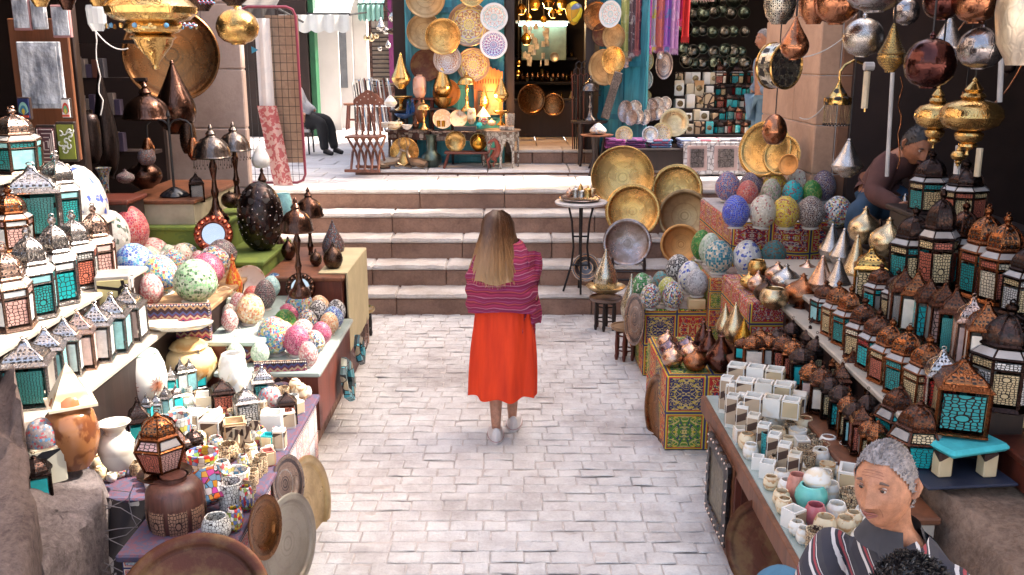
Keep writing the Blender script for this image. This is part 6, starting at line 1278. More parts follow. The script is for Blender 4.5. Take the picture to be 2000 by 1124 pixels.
# red bench
a,b_=D(868,297,12.5),D(955,297,12.5);t=thing('wooden_bench','low red-brown bench carrying two brass dishes','bench',((a.x+b_.x)/2,12.58,1.168));W=b_.x-a.x;H=a.z-1.168
q=MB();q.box((0,0,H-.03),(W,.22,.03),wood_red,bev=.005);q.build('seat',t)
for sx in(-1,1):
 for sy in(-1,1):q=MB();q.tube([(sx*(W/2+.01),sy*.1,0),(sx*(W/2-.05),sy*.08,H-.03)],.018,wood_red,6);q.build('leg',t)
 # blue cats, gazelles, horse
def animal(name,label,p,s,m,kind):
 t=thing(name,label,'figurine',p,0);q=MB()
 S=lambda pts,r,n=8:q.tube([Vector(a_)*s for a_ in pts],[x*s for x in r],m,n)
 if kind=='cat':
  S([(0,0,0),(0,0,.15),(0,.02,.45),(0,-.02,.62),(0,-.04,.72)],[.18,.2,.13,.09,.06]);S([(0,-.02,.68),(0,-.06,.80),(0,-.1,.86)],[.07,.10,.05]);S([(.05,-.04,.86),(.06,-.04,1)],[.03,.005],5);S([(-.05,-.04,.86),(-.06,-.04,1)],[.03,.005],5);S([(.06,-.1,.5),(.06,-.16,.2),(.06,-.18,0)],[.05,.04,.05],6);S([(-.06,-.1,.5),(-.06,-.16,.2),(-.06,-.18,0)],[.05,.04,.05],6);S([(0,.15,.05),(.2,.1,.04),(.25,-.1,.04)],[.04,.035,.02],6)
 elif kind=='horse':
  S([(-.1,0,.28),(0,0,.42),(.08,0,.62),(.1,0,.78)],[.12,.14,.12,.07]);S([(.08,0,.70),(.02,0,.86),(-.04,0,.94)],[.09,.07,.05]);S([(-.02,0,.94),(-.18,0,.86),(-.26,0,.80)],[.06,.045,.03]);S([(-.02,.02,.95),(-.02,.02,1.02)],[.02,.004],5)
  for sy in(-.07,.07):S([(.0,sy,.60),(-.18,sy,.62),(-.22,sy,.48)],[.05,.035,.025],6);S([(-.1,sy,.3),(.02,sy,.2),(-.08,sy,.1),(-.06,sy,0)],[.09,.05,.03,.035],6)
  S([(-.18,0,.3),(-.28,0,.2),(-.26,0,.02)],[.05,.04,.01],6)
 else:
  S([(-.45,0,.14),(-.2,0,.2),(.1,0,.22),(.28,0,.3)],[.12,.17,.16,.11]);S([(.25,0,.3),(.34,0,.5),(.36,0,.62)],[.1,.06,.05]);S([(.34,0,.62),(.42,-.06,.60),(.5,-.1,.56)],[.07,.05,.03])
  for sy in(-.03,.03):S([(.34,sy,.66),(.28,sy*4,.85),(.34,sy*5,1.1),(.30,sy*4,1.25)],[.02,.018,.012,.004],5)
  for sy in(-.08,.08):S([(.2,sy,.15),(.4,sy*1.3,.05),(.1,sy*1.6,.03)],[.06,.035,.03],6);S([(-.4,sy,.12),(-.15,sy*1.7,.05),(-.4,sy*1.8,.03)],[.09,.04,.03],6)
 q.build('body',t);return t
mblue=plain('cobalt_glaze',(.01,.05,.16),.15,.3,12);mbronze=metal('dull_bronze_statue',(.36,.27,.19),.42,8,.4,.2);mred=wood('polished_red_figure',(.20,.04,.025),.3)
animal('cat_figurine','left dark blue glazed cat statue on the riser',D(797,222,12.85),.17,mblue,'cat');animal('cat_figurine','right dark blue glazed cat statue, the taller one',D(806,220,12.88),.19,mblue,'cat')
g1=animal('gazelle_figurine','bronze gazelle lying left of the oval gold tray',D(765,327,12.5),.36,mbronze,'gaz');g1.rotation_euler=(0,0,.3)
g2=animal('gazelle_figurine','bronze gazelle lying right of the oval gold tray',D(812,328,12.5),.36,mbronze,'gaz');g2.rotation_euler=(0,0,pi-.4)
animal('horse_figurine','red rearing horse figure beside the octagonal table',D(968,326,12.45),.38,mred,'horse')
# orange mirror cabinet
a,b_=D(926,225,13.05),D(982,225,13.05);W=b_.x-a.x;H=D(926,150,13.05).z-a.z;t=thing('carved_cabinet','bright orange carved wooden mirror cabinet with a crested top','cabinet',((a.x+b_.x)/2,13.08,a.z));mo=wood('orange_carved_wood',(.50,.15,.03),.45)
q=MB();q.box((-W/2+.025,0,0),(.05,.06,H),mo);q.box((W/2-.025,0,0),(.05,.06,H),mo);q.box((0,0,H*.62),(W-.1,.055,H*.38),mo);q.box((0,.02,0),(W-.1,.02,H*.6),plain('old_paper_panel',(.40,.28,.16),.7,.4,14));q.build('frame',t)
q=MB();n_=24;pts=[(-W/2+W*i/n_,H+.06+.07*(1-abs(2*i/n_-1))+.012*sin(i*1.9))for i in range(n_+1)]
q.add([(x,-.03,z)for x,z in pts]+[(x,-.03,H-.002)for x,z in pts]+[(x,.02,z)for x,z in pts]+[(x,.02,H-.002)for x,z in pts],[(i,n_+1+i,n_+2+i,i+1)for i in range(n_)]+[(i,i+1,2*n_+3+i,2*n_+2+i)for i in range(n_)],mo);q.build('crest',t)
q=MB()
for i in range(9):q.tube([(-W*.36+W*.72*i/8,-.032,H*.82),(-W*.36+W*.72*i/8,-.032,H*.94)],.005,wood_dark,4)
q.build('turned_grille',t)
p=D(940,244,12.75);q=MB();q.add([(-.5,-.5,0),(.5,-.5,0),(.5,.5,0),(-.5,.5,0),(0,0,.9)],[(3,2,1,0),(0,1,4),(1,2,4),(2,3,4),(3,0,4)],on_w);tag(q.build('pyramid_lamp',None,D(944,228,12.78),(0,0,.4),(.15,.15,.14)),'small white alabaster pyramid over the mosaic votive cup','lamp')
lathed('flame','cone_lamp',on_w,(763,208,186,26),'white faceted cone lamp beside the left brass goblet','lamp',Y=12.75)
boxthing('jewel_box','black box with pale lid border on the centre table','box',D(909,256,12.6),(.29,.14,.06),plain('black_lacquer',(.02,.015,.02),.3));boxthing('jewel_box','flat mother-of-pearl box on the octagonal table','box',D(990,254,12.55),(.19,.12,.05),pearl)
# folding chair
m_ch=wood('inlaid_chair_wood',(.22,.085,.055),.45);dotm=plain('pearl_dot',(.7,.62,.56),.3)
a=D(720,326,12.35);t=thing('folding_chair','tall inlaid brown folding chair with slatted back, left of the display','chair',(a.x,a.y,1.168),radians(-8));Hc=1.04
q=MB()
for i in range(5):
 x=-.16+.08*i;q.tube([(x*1.0,.04,.44),(x*.92,.09,.84)],.017,m_ch,4,smooth=False)
q.build('backrest',t)
q=MB();n_=20;pr=[(-.20+.40*i/n_,.84+.04+.13*(1-abs(2*i/n_-1)**1.3)+.012*abs(sin(i*.9)))for i in range(n_+1)]
q.add([(x,.085,z)for x,z in pr]+[(x,.085,.83)for x,z in pr]+[(x,.115,z)for x,z in pr]+[(x,.115,.83)for x,z in pr],[(i,n_+1+i,n_+2+i,i+1)for i in range(n_)]+[(2*n_+2+i,2*n_+3+i,3*n_+4+i,3*n_+3+i)for i in range(n_)]+[(i,i+1,2*n_+3+i,2*n_+2+i)for i in range(n_)],m_ch);q.build('crest_rail',t)
q=MB();q.box((0,-.1,.425),(.44,.36,.025),m_ch);q.build('seat',t)
for i in range(5):
 x=-.18+.09*i
 for s_ in(-1,1):q=MB();q.tube([(x+(.03 if s_>0 else-.01),-.24*s_-.04,.03),(x+(-.02 if s_>0 else .02),-.02,.23),(x+(.02 if s_>0 else 0),.2*s_-.06,.425)],.017,m_ch,4,smooth=False);q.build('leg',t)
q=MB();q.box((0,-.28,0),(.46,.05,.035),m_ch);q.box((0,.2,0),(.46,.05,.035),m_ch);q.build('foot_rail',t)
q=MB()
for i in range(5):
 x=-.16+.08*i
 for k in range(4):q.lathe([(.007,0),(0,.004)],dotm,6,Matrix.Translation((x*(1-.02*k),.022+.0125*k,.5+.1*k))@Matrix.Rotation(pi/2,4,'X'))
for x,z in((0,.97),(-.05,.93),(.05,.93),(0,.90),(-.1,.89),(.1,.89),(-.15,.86),(.15,.86)):q.lathe([(.008,0),(0,.004)],dotm,6,Matrix.Translation((x,.084,z))@Matrix.Rotation(pi/2,4,'X'))
q.build('pearl_inlay',t)
# doorway: interior things
warm=emit('warm_lamp_glow',(1.0,.42,.08),3.2);tube_m=emit('tube_light_glow',(.62,1.0,.95),5.0);gold_l=metal('lit_brass_shade',(.7,.38,.08),.3,14,.5,.6)
gi='glowing lamps inside the central shop'
for i,(px,py,w_)in enumerate([(1018,18,20),(1032,34,14),(1044,6,24),(1071,4,24),(1098,6,22),(1062,38,14),(1080,26,18),(1094,22,12),(1028,76,22),(1013,124,10),(1012,142,10)]):
 p=D(px,py,14.2+(i%3)*.3);r=w_/2*mpp(p);t=thing('hanging_lamp','small glowing brass lamp, %s from the doorway left in the shop'%ORD[i],'lamp',p,0,gi)
 q=MB();q.lathe([(r*.6,-r),(r,-.1*r),(r*.7,r*.6),(r*.2,r)],gold_l,12);q.build('shade',t);q=MB();q.lathe([(0,-r*1.15),(r*.55,-r*1.0),(r*.45,-r*.2),(0,0)],warm,10);q.build('bulb',t)
 q=MB();q.tube([(0,0,r),(0,0,max(.3,4.25-p.z))],.006,iron,4);q.build('cord',t)
pl=bpy.data.lights.new('lamp_light','POINT');pl.energy=26;pl.color=(1,.55,.2);pl.shadow_soft_size=.15;lo_=bpy.data.objects.new('lamp_light',pl);COL.objects.link(lo_);lo_.location=D(1065,20,14.4)
pl=bpy.data.lights.new('lamp_light','POINT');pl.energy=9;pl.color=(1,.5,.16);pl.shadow_soft_size=.08;lo_=bpy.data.objects.new('lamp_light',pl);COL.objects.link(lo_);lo_.location=D(955,190,12.75)
p=D(1060,48,16.2);t=thing('tube_lamp','cyan-white fluorescent tube at the back of the central shop','lamp',p);q=MB();q.tube([(-.40,0,0),(.40,0,0)],.022,tube_m,8);q.build('tube',t);q=MB();q.box((0,.03,.02),(.9,.05,.04),plast);q.build('fitting',t)
boxthing('picture_panel','greenish lit back panel under the fluorescent tube','panel',D(1062,118,16.4),(.75,.03,.62),plain('green_grey_panel',(.16,.2,.15),.4,.4,5))
q=MB();random.seed(4)
for i in range(34):q.box((random.uniform(-.2,.2),random.uniform(-.05,.05),random.uniform(-.3,.3)),(.07,.02,.09),plain('glossy_bag',(.5,.47,.46),.2,.5,20),rz=random.random()*3)
stuff(tag(q.build('hanging_bags',None,D(1048,95,15.6)),'cluster of glossy white packets hanging deep in the shop','packets'))
tray(1083,112,18,15.4,'greygold','small greenish round dish deep inside the shop','bowl',(0,-1,0),'dish','dish');tray(1038,195,58,14.6,'copper','left large copper tray inside the doorway','tray',(.3,-1,.1),'tray','copper_tray');tray(1081,205,44,14.8,'copper','right scalloped copper tray inside the doorway','tray',(-.1,-1,.1),'tray','copper_tray')
table('dark shelf of small figures at the back of the central shop',-.0,1.05,15.2,15.5,1.95,wood_dark,wood_dark,z0=1.36)
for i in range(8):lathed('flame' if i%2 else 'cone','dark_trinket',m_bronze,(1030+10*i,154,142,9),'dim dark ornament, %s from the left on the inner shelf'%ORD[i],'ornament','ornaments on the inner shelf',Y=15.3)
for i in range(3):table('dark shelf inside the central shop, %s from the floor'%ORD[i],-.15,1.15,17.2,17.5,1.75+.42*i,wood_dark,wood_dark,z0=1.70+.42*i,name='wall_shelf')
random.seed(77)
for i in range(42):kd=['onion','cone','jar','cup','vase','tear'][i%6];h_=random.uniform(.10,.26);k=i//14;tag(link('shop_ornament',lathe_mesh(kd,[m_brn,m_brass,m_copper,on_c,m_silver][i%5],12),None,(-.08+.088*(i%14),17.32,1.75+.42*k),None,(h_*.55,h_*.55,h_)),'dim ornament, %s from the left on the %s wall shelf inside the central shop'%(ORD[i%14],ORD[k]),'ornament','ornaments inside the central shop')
# balloon lamp
p=D(1121,26,13.0);t=thing('mosaic_balloon_lamp','egg-shaped hanging lamp of red, yellow and green patches in the doorway','lamp',p);r=17*mpp(p)
q=MB();q.lathe([(0,-1.35*r),(.35*r,-1.2*r),(.85*r,-.4*r),(1*r,.3*r),(.8*r,.9*r),(.3*r,1.25*r),(0,1.3*r)],mosaic('patchwork_glass',[(.65,.55,.03),(.5,.05,.04),(.1,.35,.15),(.08,.15,.4),(.6,.3,.03)],5.0,(.25,.2,.05),.02,.9),20);q.build('shade',t);q=MB();q.tube([(0,0,1.3*r),(0,0,1.1)],.006,iron,4);q.build('cord',t)
# cane stand & tables to the right of the doorway
t=thing('cane_stand','stand of dark walking canes right of the shop doorway','stand',D(1130,292,13.0));
for i in range(9):
 x=-.08+.025*i;q=MB();hh=.95+.08*(i%3);q.tube([(x,.02*(i%2),0),(x-.02,0,hh),(x-.02,0,hh+.03),(x+.02,0,hh+.06),(x+.05,0,hh+.03)],.009,[wood_red,wood_dark,iron][i%3],5);q.build('cane',t)
a=D(1152,237,12.75);t=thing('side_table','dark side table carrying the engraved grey dome lamp','table',(a.x,12.85,1.168));H=a.z-1.168
q=MB();q.lathe([(0,H-.03),(.24,H-.03),(.25,H-.001),(0,H-.001)],wood_dark,12,smooth=False);q.build('tabletop',t)
for i in range(4):q=MB();a_=pi/4+i*pi/2;q.tube([(cos(a_)*.17,sin(a_)*.17,0),(cos(a_)*.15,sin(a_)*.15,H*.5),(cos(a_)*.18,sin(a_)*.18,H-.03)],[.02,.028,.02],wood_dark,6);q.build('leg',t)
a=D(1167,264,12.3);t=thing('side_table','small side table with splayed feet under the bead cone lamp','table',(a.x,12.4,1.105));H=a.z-1.105
q=MB();q.lathe([(0,H-.02),(.2,H-.02),(.22,H-.001),(0,H-.001)],wood_mid,12,smooth=False);q.build('tabletop',t)
for i in range(3):q=MB();a_=i*2*pi/3;q.tube([(cos(a_)*.2,sin(a_)*.2,0),(cos(a_)*.06,sin(a_)*.06,H*.4),(cos(a_)*.1,sin(a_)*.1,H-.02)],.018,wood_dark,6);q.build('leg',t)
lathed('flame','bead_cone_lamp',mosaic('white_blue_orange_beads',[(.7,.68,.64),(.6,.3,.1),(.2,.3,.5),(.72,.7,.66)],14,gw=.05),(1168,262,240,34),'shallow cone of white, orange and blue beads on the side table','lamp',Y=12.35)
boxthing('long_plaque','tall dark plaque with silver script leaning on the folded door','plaque',D(1181,232,12.65),(.11,.03,.62),metal('script_plaque',(.30,.25,.24),.4,20,.2,.9),0).rotation_euler=(0,.28,-.3)
# scarves hanging at the right shop
sc_cols=[((.42,.45,.16),(.5,.52,.25)),((.16,.10,.12),(.45,.4,.42)),((.42,.15,.15),(.3,.1,.12)),((.10,.03,.07),(.3,.1,.15)),((.62,.12,.42),(.5,.06,.35)),((.42,.36,.5),(.5,.45,.1)),((.5,.14,.12),(.35,.1,.2)),((.32,.12,.48),(.12,.2,.45)),((.50,.26,.5),(.6,.4,.6)),((.60,.03,.16),(.5,.05,.1)),((.5,.02,.02),(.45,.02,.02))]
scn=['yellow-green','black and white','brick brown','dark maroon','bright pink','lilac and yellow','rust-red','violet and blue','pale purple','crimson','plain red']
for i,((c1,c2),(px,w_,pb))in enumerate(zip(sc_cols,[(1219,15,100),(1233,11,102),(1242,9,98),(1252,12,96),(1264,16,94),(1276,10,90),(1288,16,92),(1302,12,90),(1316,15,95),(1328,8,40),(1338,14,72)])):
 a=D(px,pb,12.9);W=w_*mpp(a)*1.05;m_s=cloth('scarf_%d'%i,c1,c2,9,.55);t=thing('scarf','%s patterned scarf hanging by the right shop entrance'%scn[i],'scarf',(a.x,a.y,a.z),0,'scarves hanging by the right shop')
 q=MB();q.grid(lambda u,v:((u-.5)*W,.025*sin(u*9+i)+.012*sin(v*8),(3.62-a.z)*v),10,8,m_s);q.build('cloth',t);q=MB()
 for k in range(10):q.tube([((k/9-.5)*W,0,.01),((k/9-.5)*W*1.02,.005,-.07-.015*(k%2))],.004,m_s,3,smooth=False)
 q.build('fringe',t)
q=MB();q.tube([(D(1205,0,12.9).x,12.9,3.62),(D(1350,0,12.9).x,12.9,3.62)],.02,iron);tag(q.build('scarf_rail'),'metal rail above the frame holding the scarves','rail')
# plates under scarves
for px,py,w_,hh,mt,lb in[(1223,116,22,34,'silver','first small mirror plate from the left under the scarves'),(1241,114,20,34,'silver','second small mirror plate under the scarves'),(1263,119,27,40,'gilt','oval gilt enamel plate under the pink scarf'),(1297,127,34,56,'engr','large oval plate with dark enamel centre under the scarves'),(1289,108,12,16,'plated','tiny silver plate above the large oval plate'),(1261,156,28,40,'plated','engraved silver plate hanging below the gilt one'),(1259,188,26,24,'gilt','colourful enamel plate just above the plate stacks')]:
 tray(px,py,w_,13.0,mt,lb,'flat',(-.1,-1,.05),'plate','hanging_plate','plates hanging under the scarves',hh/w_)
for i,(px,py,w_,hh)in enumerate([(1221,218,30,46),(1240,212,28,34),(1256,210,28,34),(1271,208,28,34),(1284,205,28,32),(1299,203,26,30),(1232,230,26,34),(1246,228,24,32),(1259,230,24,32),(1270,225,24,28),(1283,222,24,28),(1294,218,22,26)]):
 tray(px,py,w_,12.75+(.12 if i<6 else 0)+.01*i,'plated' if i%3 else 'silver','engraved silver plate, %s in the upright stack on the textile table'%ORD[i],'flat',(-.35,-1,.25),'plate','silver_plate','upright silver plates',hh/w_*.95)
for px,py,w_,mt,Y,lb in[(1317,240,56,'paleg',12.6,'wide pale gold dish at the end of the silver plate rows'),(1293,260,40,'gilt',12.4,'round patterned dish in front of the pale gold dish'),(1270,263,32,'plated',12.38,'plain silvery dish leaning in front of the plates'),(1219,264,34,'gilt',12.42,'bronze floral plate standing on purple fabrics')]:
 tray(px,py,w_,Y,mt,lb,'dish',(-.15,-1,.25),'dish','display_dish')
 # textile table
table('long low table of folded textiles before the right shop',D(1186,300,12.4).x,D(1480,300,12.4).x,12.25,13.3,D(1300,291,12.25).z,wood_dark,wood_dark,z0=1.168)
tz=D(1300,291,12.25).z;random.seed(9);tcols=[((.10,.02,.10),(.25,.05,.2),'purple'),((.05,.02,.08),(.2,.05,.18),'dark violet'),((.3,.08,.15),(.1,.2,.35),'striped red and blue'),((.20,.25,.42),(.4,.4,.45),'blue and white'),((.5,.15,.2),(.45,.4,.38),'rose'),((.3,.28,.3),(.12,.1,.12),'grey'),((.25,.25,.38),(.5,.45,.45),'pale blue')]
for i,px in enumerate([1200,1240,1290,1345,1385,1422,1460]):
 c1,c2,nm=tcols[i];p=D(px,288,12.45);t=thing('textile_stack','stack of folded %s shawls on the long textile table'%nm,'textiles',(p.x,12.5,tz),0,'stacks of folded textiles')
 for k in range(4):q=MB();q.box((random.uniform(-.01,.01),random.uniform(-.01,.01),.028*k),(.26,.34,.027),cloth('fabric_%d_%d'%(i,k%2),c1 if k%2 else c2,c2 if k%2 else c1,9,.5),bev=.011,rz=random.uniform(-.05,.05));q.build('folded_shawl',t)
mw=NB('plastic_wrapped_relief');v=mw.obj();mw.set(mw.ramp(mw.vor(v,14,'DISTANCE_TO_EDGE',0,.8),[(.0,(.12,.1,.1)),(.08,(.45,.42,.42)),(.5,(.66,.64,.64))]),.12,0);mw.bump(mw.noise(v,14,4),.9,.03)
for i,(px,w_)in enumerate([(1360,52),(1416,62),(1452,26)]):
 p=D(px,338,12.22);W=w_*mpp(p);H=.42;t=thing('wrapped_frame',['plastic-wrapped octagonal relief frame left of the bluish one','plastic-wrapped bluish white relief panel, the widest of three','narrow plastic-wrapped pinkish frame by the leaning trays'][i],'frame',(p.x,p.y,1.12),0,'plastic-wrapped relief frames');t.rotation_euler=(-.12,0,0)
 q=MB();q.box((0,0,0),(W,.05,H),mw.m,bev=.01);q.build('wrapping',t);q=MB();q.box((0,-.028,H*.12),(W*.74,.012,H*.76),plain('pink_silver_border',(.42,.30,.28),.3,.3),bev=.004);q.box((0,-.036,H*.22),(W*.5,.012,H*.56),metal('relief_centre',(.4,.38,.38),.4,16,.2,.8));q.build('relief',t)
 # white onyx shelf and lantern shelf
zs=[D(1360,y_,13.0+.15*i).z for i,y_ in enumerate([262,236,212,188,166])]
for i,z in enumerate(zs):
 a,b_=D(1318,200,13.0+.18*i),D(1500,200,13.0+.18*i)
 t=table('%s stepped shelf of onyx ware and lanterns inside the right shop'%['lowest','second lowest','middle','second highest','highest'][i],a.x,b_.x,12.95+.18*i,13.13+.18*i,z,wood_dark,wood_dark,z0=1.17,name='display_shelf')
cnt=0;random.seed(12)
for i,z in enumerate(zs):
 px=1326
 while px<1398:
  w_=random.choice((14,16,18,20));hh=w_*random.choice((.9,1.2,1.5))if i<4 else 24;p,wd,h=fit(px,[262,236,212,188,166][i],[262,236,212,188,166][i]-hh,w_,Y=13.03+.18*i)
  ebox((px,0,0,w_),'','','',on_w)if False else None
  t=thing('onyx_box','%s onyx ware from the left on the %s inner shelf'%(ORD[int((px-1320)/9)],['lowest','second lowest','middle','second highest','highest'][i]),'box',(p.x,p.y,z),random.uniform(-.2,.2),'onyx ware on the inner shelves');W=wd*.9
  q=MB();m_=random.choice((on_w,on_w,on_c,ST['fretc'],G['tealp']if cnt%7==3 else on_w));q.box((0,0,0),(W,W,h),m_,bev=.006);q.build('body',t)
  if cnt%2:q=MB();q.lathe([(W*.34,0),(0,.006)],metal('brass_disc',(.35,.26,.14),.4,20,.3,.8),12,Matrix.Translation((0,-W/2-.0,h*.5))@Matrix.Rotation(pi/2,4,'X'));q.build('disc_relief',t)
  cnt+=1;px+=w_+1
kcols=[('black','teal'),('bronze','red'),('black','tealp'),('bronze','arch'),('black','amber'),('bronze','coral'),('black','turq')];cnt=0
for i,yb in enumerate([262,236,212,188,166]):
 px=1404+(3 if i%2 else 0);big=i==4
 while px<1490:
  w_=26 if big else 15;hh=44 if big else 27;f_,pn=kcols[cnt%7]
  if random.random()<.93:lantern('hex' if big else('sq' if cnt%3 else 'small'),(px,yb,yb-hh-random.uniform(0,5),w_),f_,(pn,kcols[(cnt+2)%7][1]),'%s lantern with %s glass, %s from the left on inner shelf number %s'%(f_,GN[pn],ORD[min(35,int((px-1400)/8))],['one','two','three','four','five'][i]),'small lanterns on the inner shelves',Y=13.03+.18*i,rz=random.random())
  cnt+=1;px+=(34 if big else 16)
  # greenish glass plates on the dark wall
glp=metal('greenish_glass_plate',(.22,.27,.20),.12,6,.4,.3);glp2=metal('smoky_glass_plate',(.30,.27,.22),.12,6,.4,.3);TM['glassg']=glp;TM['glasss']=glp2
random.seed(5);k=0
for r_,yy in enumerate([4,26,60,98,122]):
 for i in range(7):
  px=1336+i*19+random.uniform(-4,4);
  if px>1470:continue
  tray(px,yy+random.uniform(-4,4),random.uniform(20,32),15.3,'glassg' if(i+r_)%2 else 'glasss','%s glass plate from the left in wall row %s'%(ORD[i],['one from top','two from top','three from top','four from top','five from top'][r_]),'bowl',(random.uniform(-.2,.2),-1,.1),'plate','glass_plate','glass plates on the dark wall');k+=1
t=thing('fringed_lampshade','small pink fringed edge of a hanging shade above the glass plates','lampshade',D(1370,-4,13.2));q=MB();q.lathe([(.16,0),(.17,.1),(.12,.3)],plain('pink_shade',(.6,.35,.32),.8),20);q.build('shade',t);q=MB()
for i in range(26):a_=2*pi*i/26;q.tube([(cos(a_)*.165,sin(a_)*.165,.01),(cos(a_)*.165,sin(a_)*.165,-.05)],.005,plain('pink_fringe',(.62,.42,.38),.8),3)
q.build('fringe',t)
# back street things
t=thing('wooden_stool','small brown wooden stool standing by the white wall','stool',D(690,196,20.2));t.location.z=1.11
q=MB();q.lathe([(0,.50),(.21,.50),(.22,.54),(0,.54)],wood_mid,14);q.build('seat',t)
for i in range(4):q=MB();a_=pi/4+i*pi/2;q.tube([(cos(a_)*.2,sin(a_)*.2,0),(cos(a_)*.14,sin(a_)*.14,.5)],.026,wood_red,6);q.build('leg',t)
q=MB()
for i in range(4):a_,b2=pi/4+i*pi/2,3*pi/4+i*pi/2;q.tube([(cos(a_)*.18,sin(a_)*.18,.2),(cos(b2)*.18,sin(b2)*.18,.2)],.015,wood_red,5)
q.build('stretcher',t)
t=thing('poster_rack','rack of rolled posters and pipes in front of the brick building','rack',D(745,212,19.0));t.location.z=1.11;random.seed(3)
for i in range(26):q=MB();x=-.45+.036*i;q.tube([(x,random.uniform(-.1,.1),.05),(x-.12+random.uniform(-.04,.04),0,.95+random.uniform(0,.15))],.016,[plain('white_roll',(.5,.48,.48),.5),plain('grey_roll',(.2,.2,.22),.4),iron,wood_red,plain('blue_roll',(.1,.2,.35),.5)][i%5],6);q.build('rolled_poster',t)
q=MB();q.tube([(-.55,-.15,.55),(.6,-.15,.55)],.015,plain('steel_rail',(.5,.5,.5),.3,metal=.8));q.tube([(-.5,-.15,0),(-.5,-.15,.6)],.015,iron);q.tube([(.5,-.15,0),(.5,-.15,.6)],.015,iron);q.build('rail',t)
for i,(px,pb,pt,w_,kd,m)in enumerate([(744,62,34,20,'cone',m_silver),(754,68,50,14,'onion',m_silver),(768,44,20,18,'onion',m_silver),(766,68,54,20,'globe',m_bronze),(776,62,48,12,'globe',m_copper),(726,82,64,12,'tear',m_pale),(716,80,66,11,'globe',m_pale),(735,76,64,12,'globe',m_pale),(758,95,78,12,'tear',m_silver),(742,100,92,10,'cup',m_silver)]):
 o=lathed(kd,'hanging_metal_lamp',m,(px,pb,pt,w_),'distant hanging metal lamp, %s in the cluster above the poster rack'%ORD[i],'lamp','distant lamps in the back street',12,Y=18.5)
 s_=o.scale.z;q=MB();q.tube([(0,0,1),(0,0,1+(3.9-o.location.z-s_)/s_)],.03,iron,4);c_=q.build('cord',o)
t=thing('street_lamp','white street lamp shade on a wall arm by the brick building','street lamp',D(791,34,18.0));q=MB();q.lathe([(.0,.12),(.05,.12),(.16,0),(.15,-.01),(0,.08)],plain('white_enamel',(.7,.7,.68),.4),16);q.build('shade',t);q=MB();q.lathe([(0,-.16),(.06,-.12),(.07,-.05),(.04,.02)],plain('milk_bulb',(.75,.73,.7),.2),10);q.build('bulb',t);q=MB();q.tube([(0,0,.1),(0,.0,.4),(-.9,.0,.6)],.018,iron,5);q.build('arm',t)
# wire display rack at the top of the steps
m_mag=plain('magenta_painted_tube',(.17,.022,.045),.4,.15);Yr=11.35;A,B,Cc,Dd=D(482,12,Yr),D(590,12,Yr),D(594,358,Yr),D(512,358,Yr)
t=thing('wire_rack','tall magenta-framed wire mesh display rack at the top of the steps','rack',(Cc.x-.3,Yr,1.11));o_=Vector((Cc.x-.3,Yr,1.11));xl,xr,zt=D(478,200,Yr).x-o_.x,Cc.x-o_.x,D(590,14,Yr).z-1.11
q=MB();q.tube([(xl,0,.02),(xl,0,zt-.1),(xl+.03,0,zt-.03),(xl+.1,0,zt),(xr-.1,0,zt),(xr-.03,0,zt-.03),(xr,0,zt-.1),(xr+.02,0,.12),(xr-.01,0,.05),(xr-.08,0,.02),(xl,0,.02)],.016,m_mag,8);q.build('frame',t)
q=MB();k=xl+.07
while k<xr-.02:q.tube([(k,0,.03),(k,0,zt-.01)],.0035,iron,3,smooth=False);k+=.075
k=.12
while k<zt-.03:q.tube([(xl,0,k),(xr,0,k)],.0035,iron,3,smooth=False);k+=.1
q.build('wire_mesh',t)
a0,a1=D(514,0,Yr+.05).x,D(580,0,Yr+.05).x;z0_,z1_=D(540,318,Yr+.05).z,D(540,30,Yr+.05).z
q=MB();q.grid(lambda u,v:(a0+(a1-a0)*u,Yr+.05+.012*sin(u*8+v*5)+.02*sin(v*9),z0_+(z1_-z0_)*v),12,20,cloth('beige_blanket',(.34,.24,.17),(.30,.21,.15),8));tag(q.build('hanging_blanket'),'beige brown blanket hanging behind the wire mesh','blanket')
a0,a1=D(494,0,Yr-.06).x,D(524,0,Yr-.06).x;z0_,z1_=D(500,208,Yr-.06).z,D(500,36,Yr-.06).z;cw=cloth('white_printed_cloth',(.62,.63,.64),(.58,.60,.62),4)
q=MB();q.grid(lambda u,v:(a0+(a1-a0)*u-.04*(1-v)*0,Yr-.06+.02*sin(u*9),z0_+(z1_-z0_)*v),10,12,cw);tag(q.build('hanging_cloth'),'white cloth with a blue triangle clipped to the wire rack','cloth')
q=MB();c_=D(498,98,Yr-.1);q.add([(c_.x-.04,Yr-.10,c_.z+.04),(c_.x-.04,Yr-.10,c_.z-.04),(c_.x+.04,Yr-.10,c_.z)],[(0,1,2)],plain('blue_triangle_print',(.03,.22,.36),.7));o2=q.build('triangle_print',bpy.data.objects['hanging_cloth.002'])if 'hanging_cloth.002' in bpy.data.objects else q.build('triangle_print')
pk=cloth('pink_arabesque_cloth',(.36,.10,.11),(.50,.34,.32),16,.5);z0_,z1_=D(510,362,Yr-.08).z,D(500,207,Yr-.08).z
q=MB();q.grid(lambda u,v:(a0-.02+(a1-a0+.05)*u+.14*(1-v),Yr-.09+.02*sin(u*9),z0_+(z1_-z0_)*v),10,12,pk);tag(q.build('hanging_cloth'),'pink and white arabesque cloth hanging below the white one','cloth')
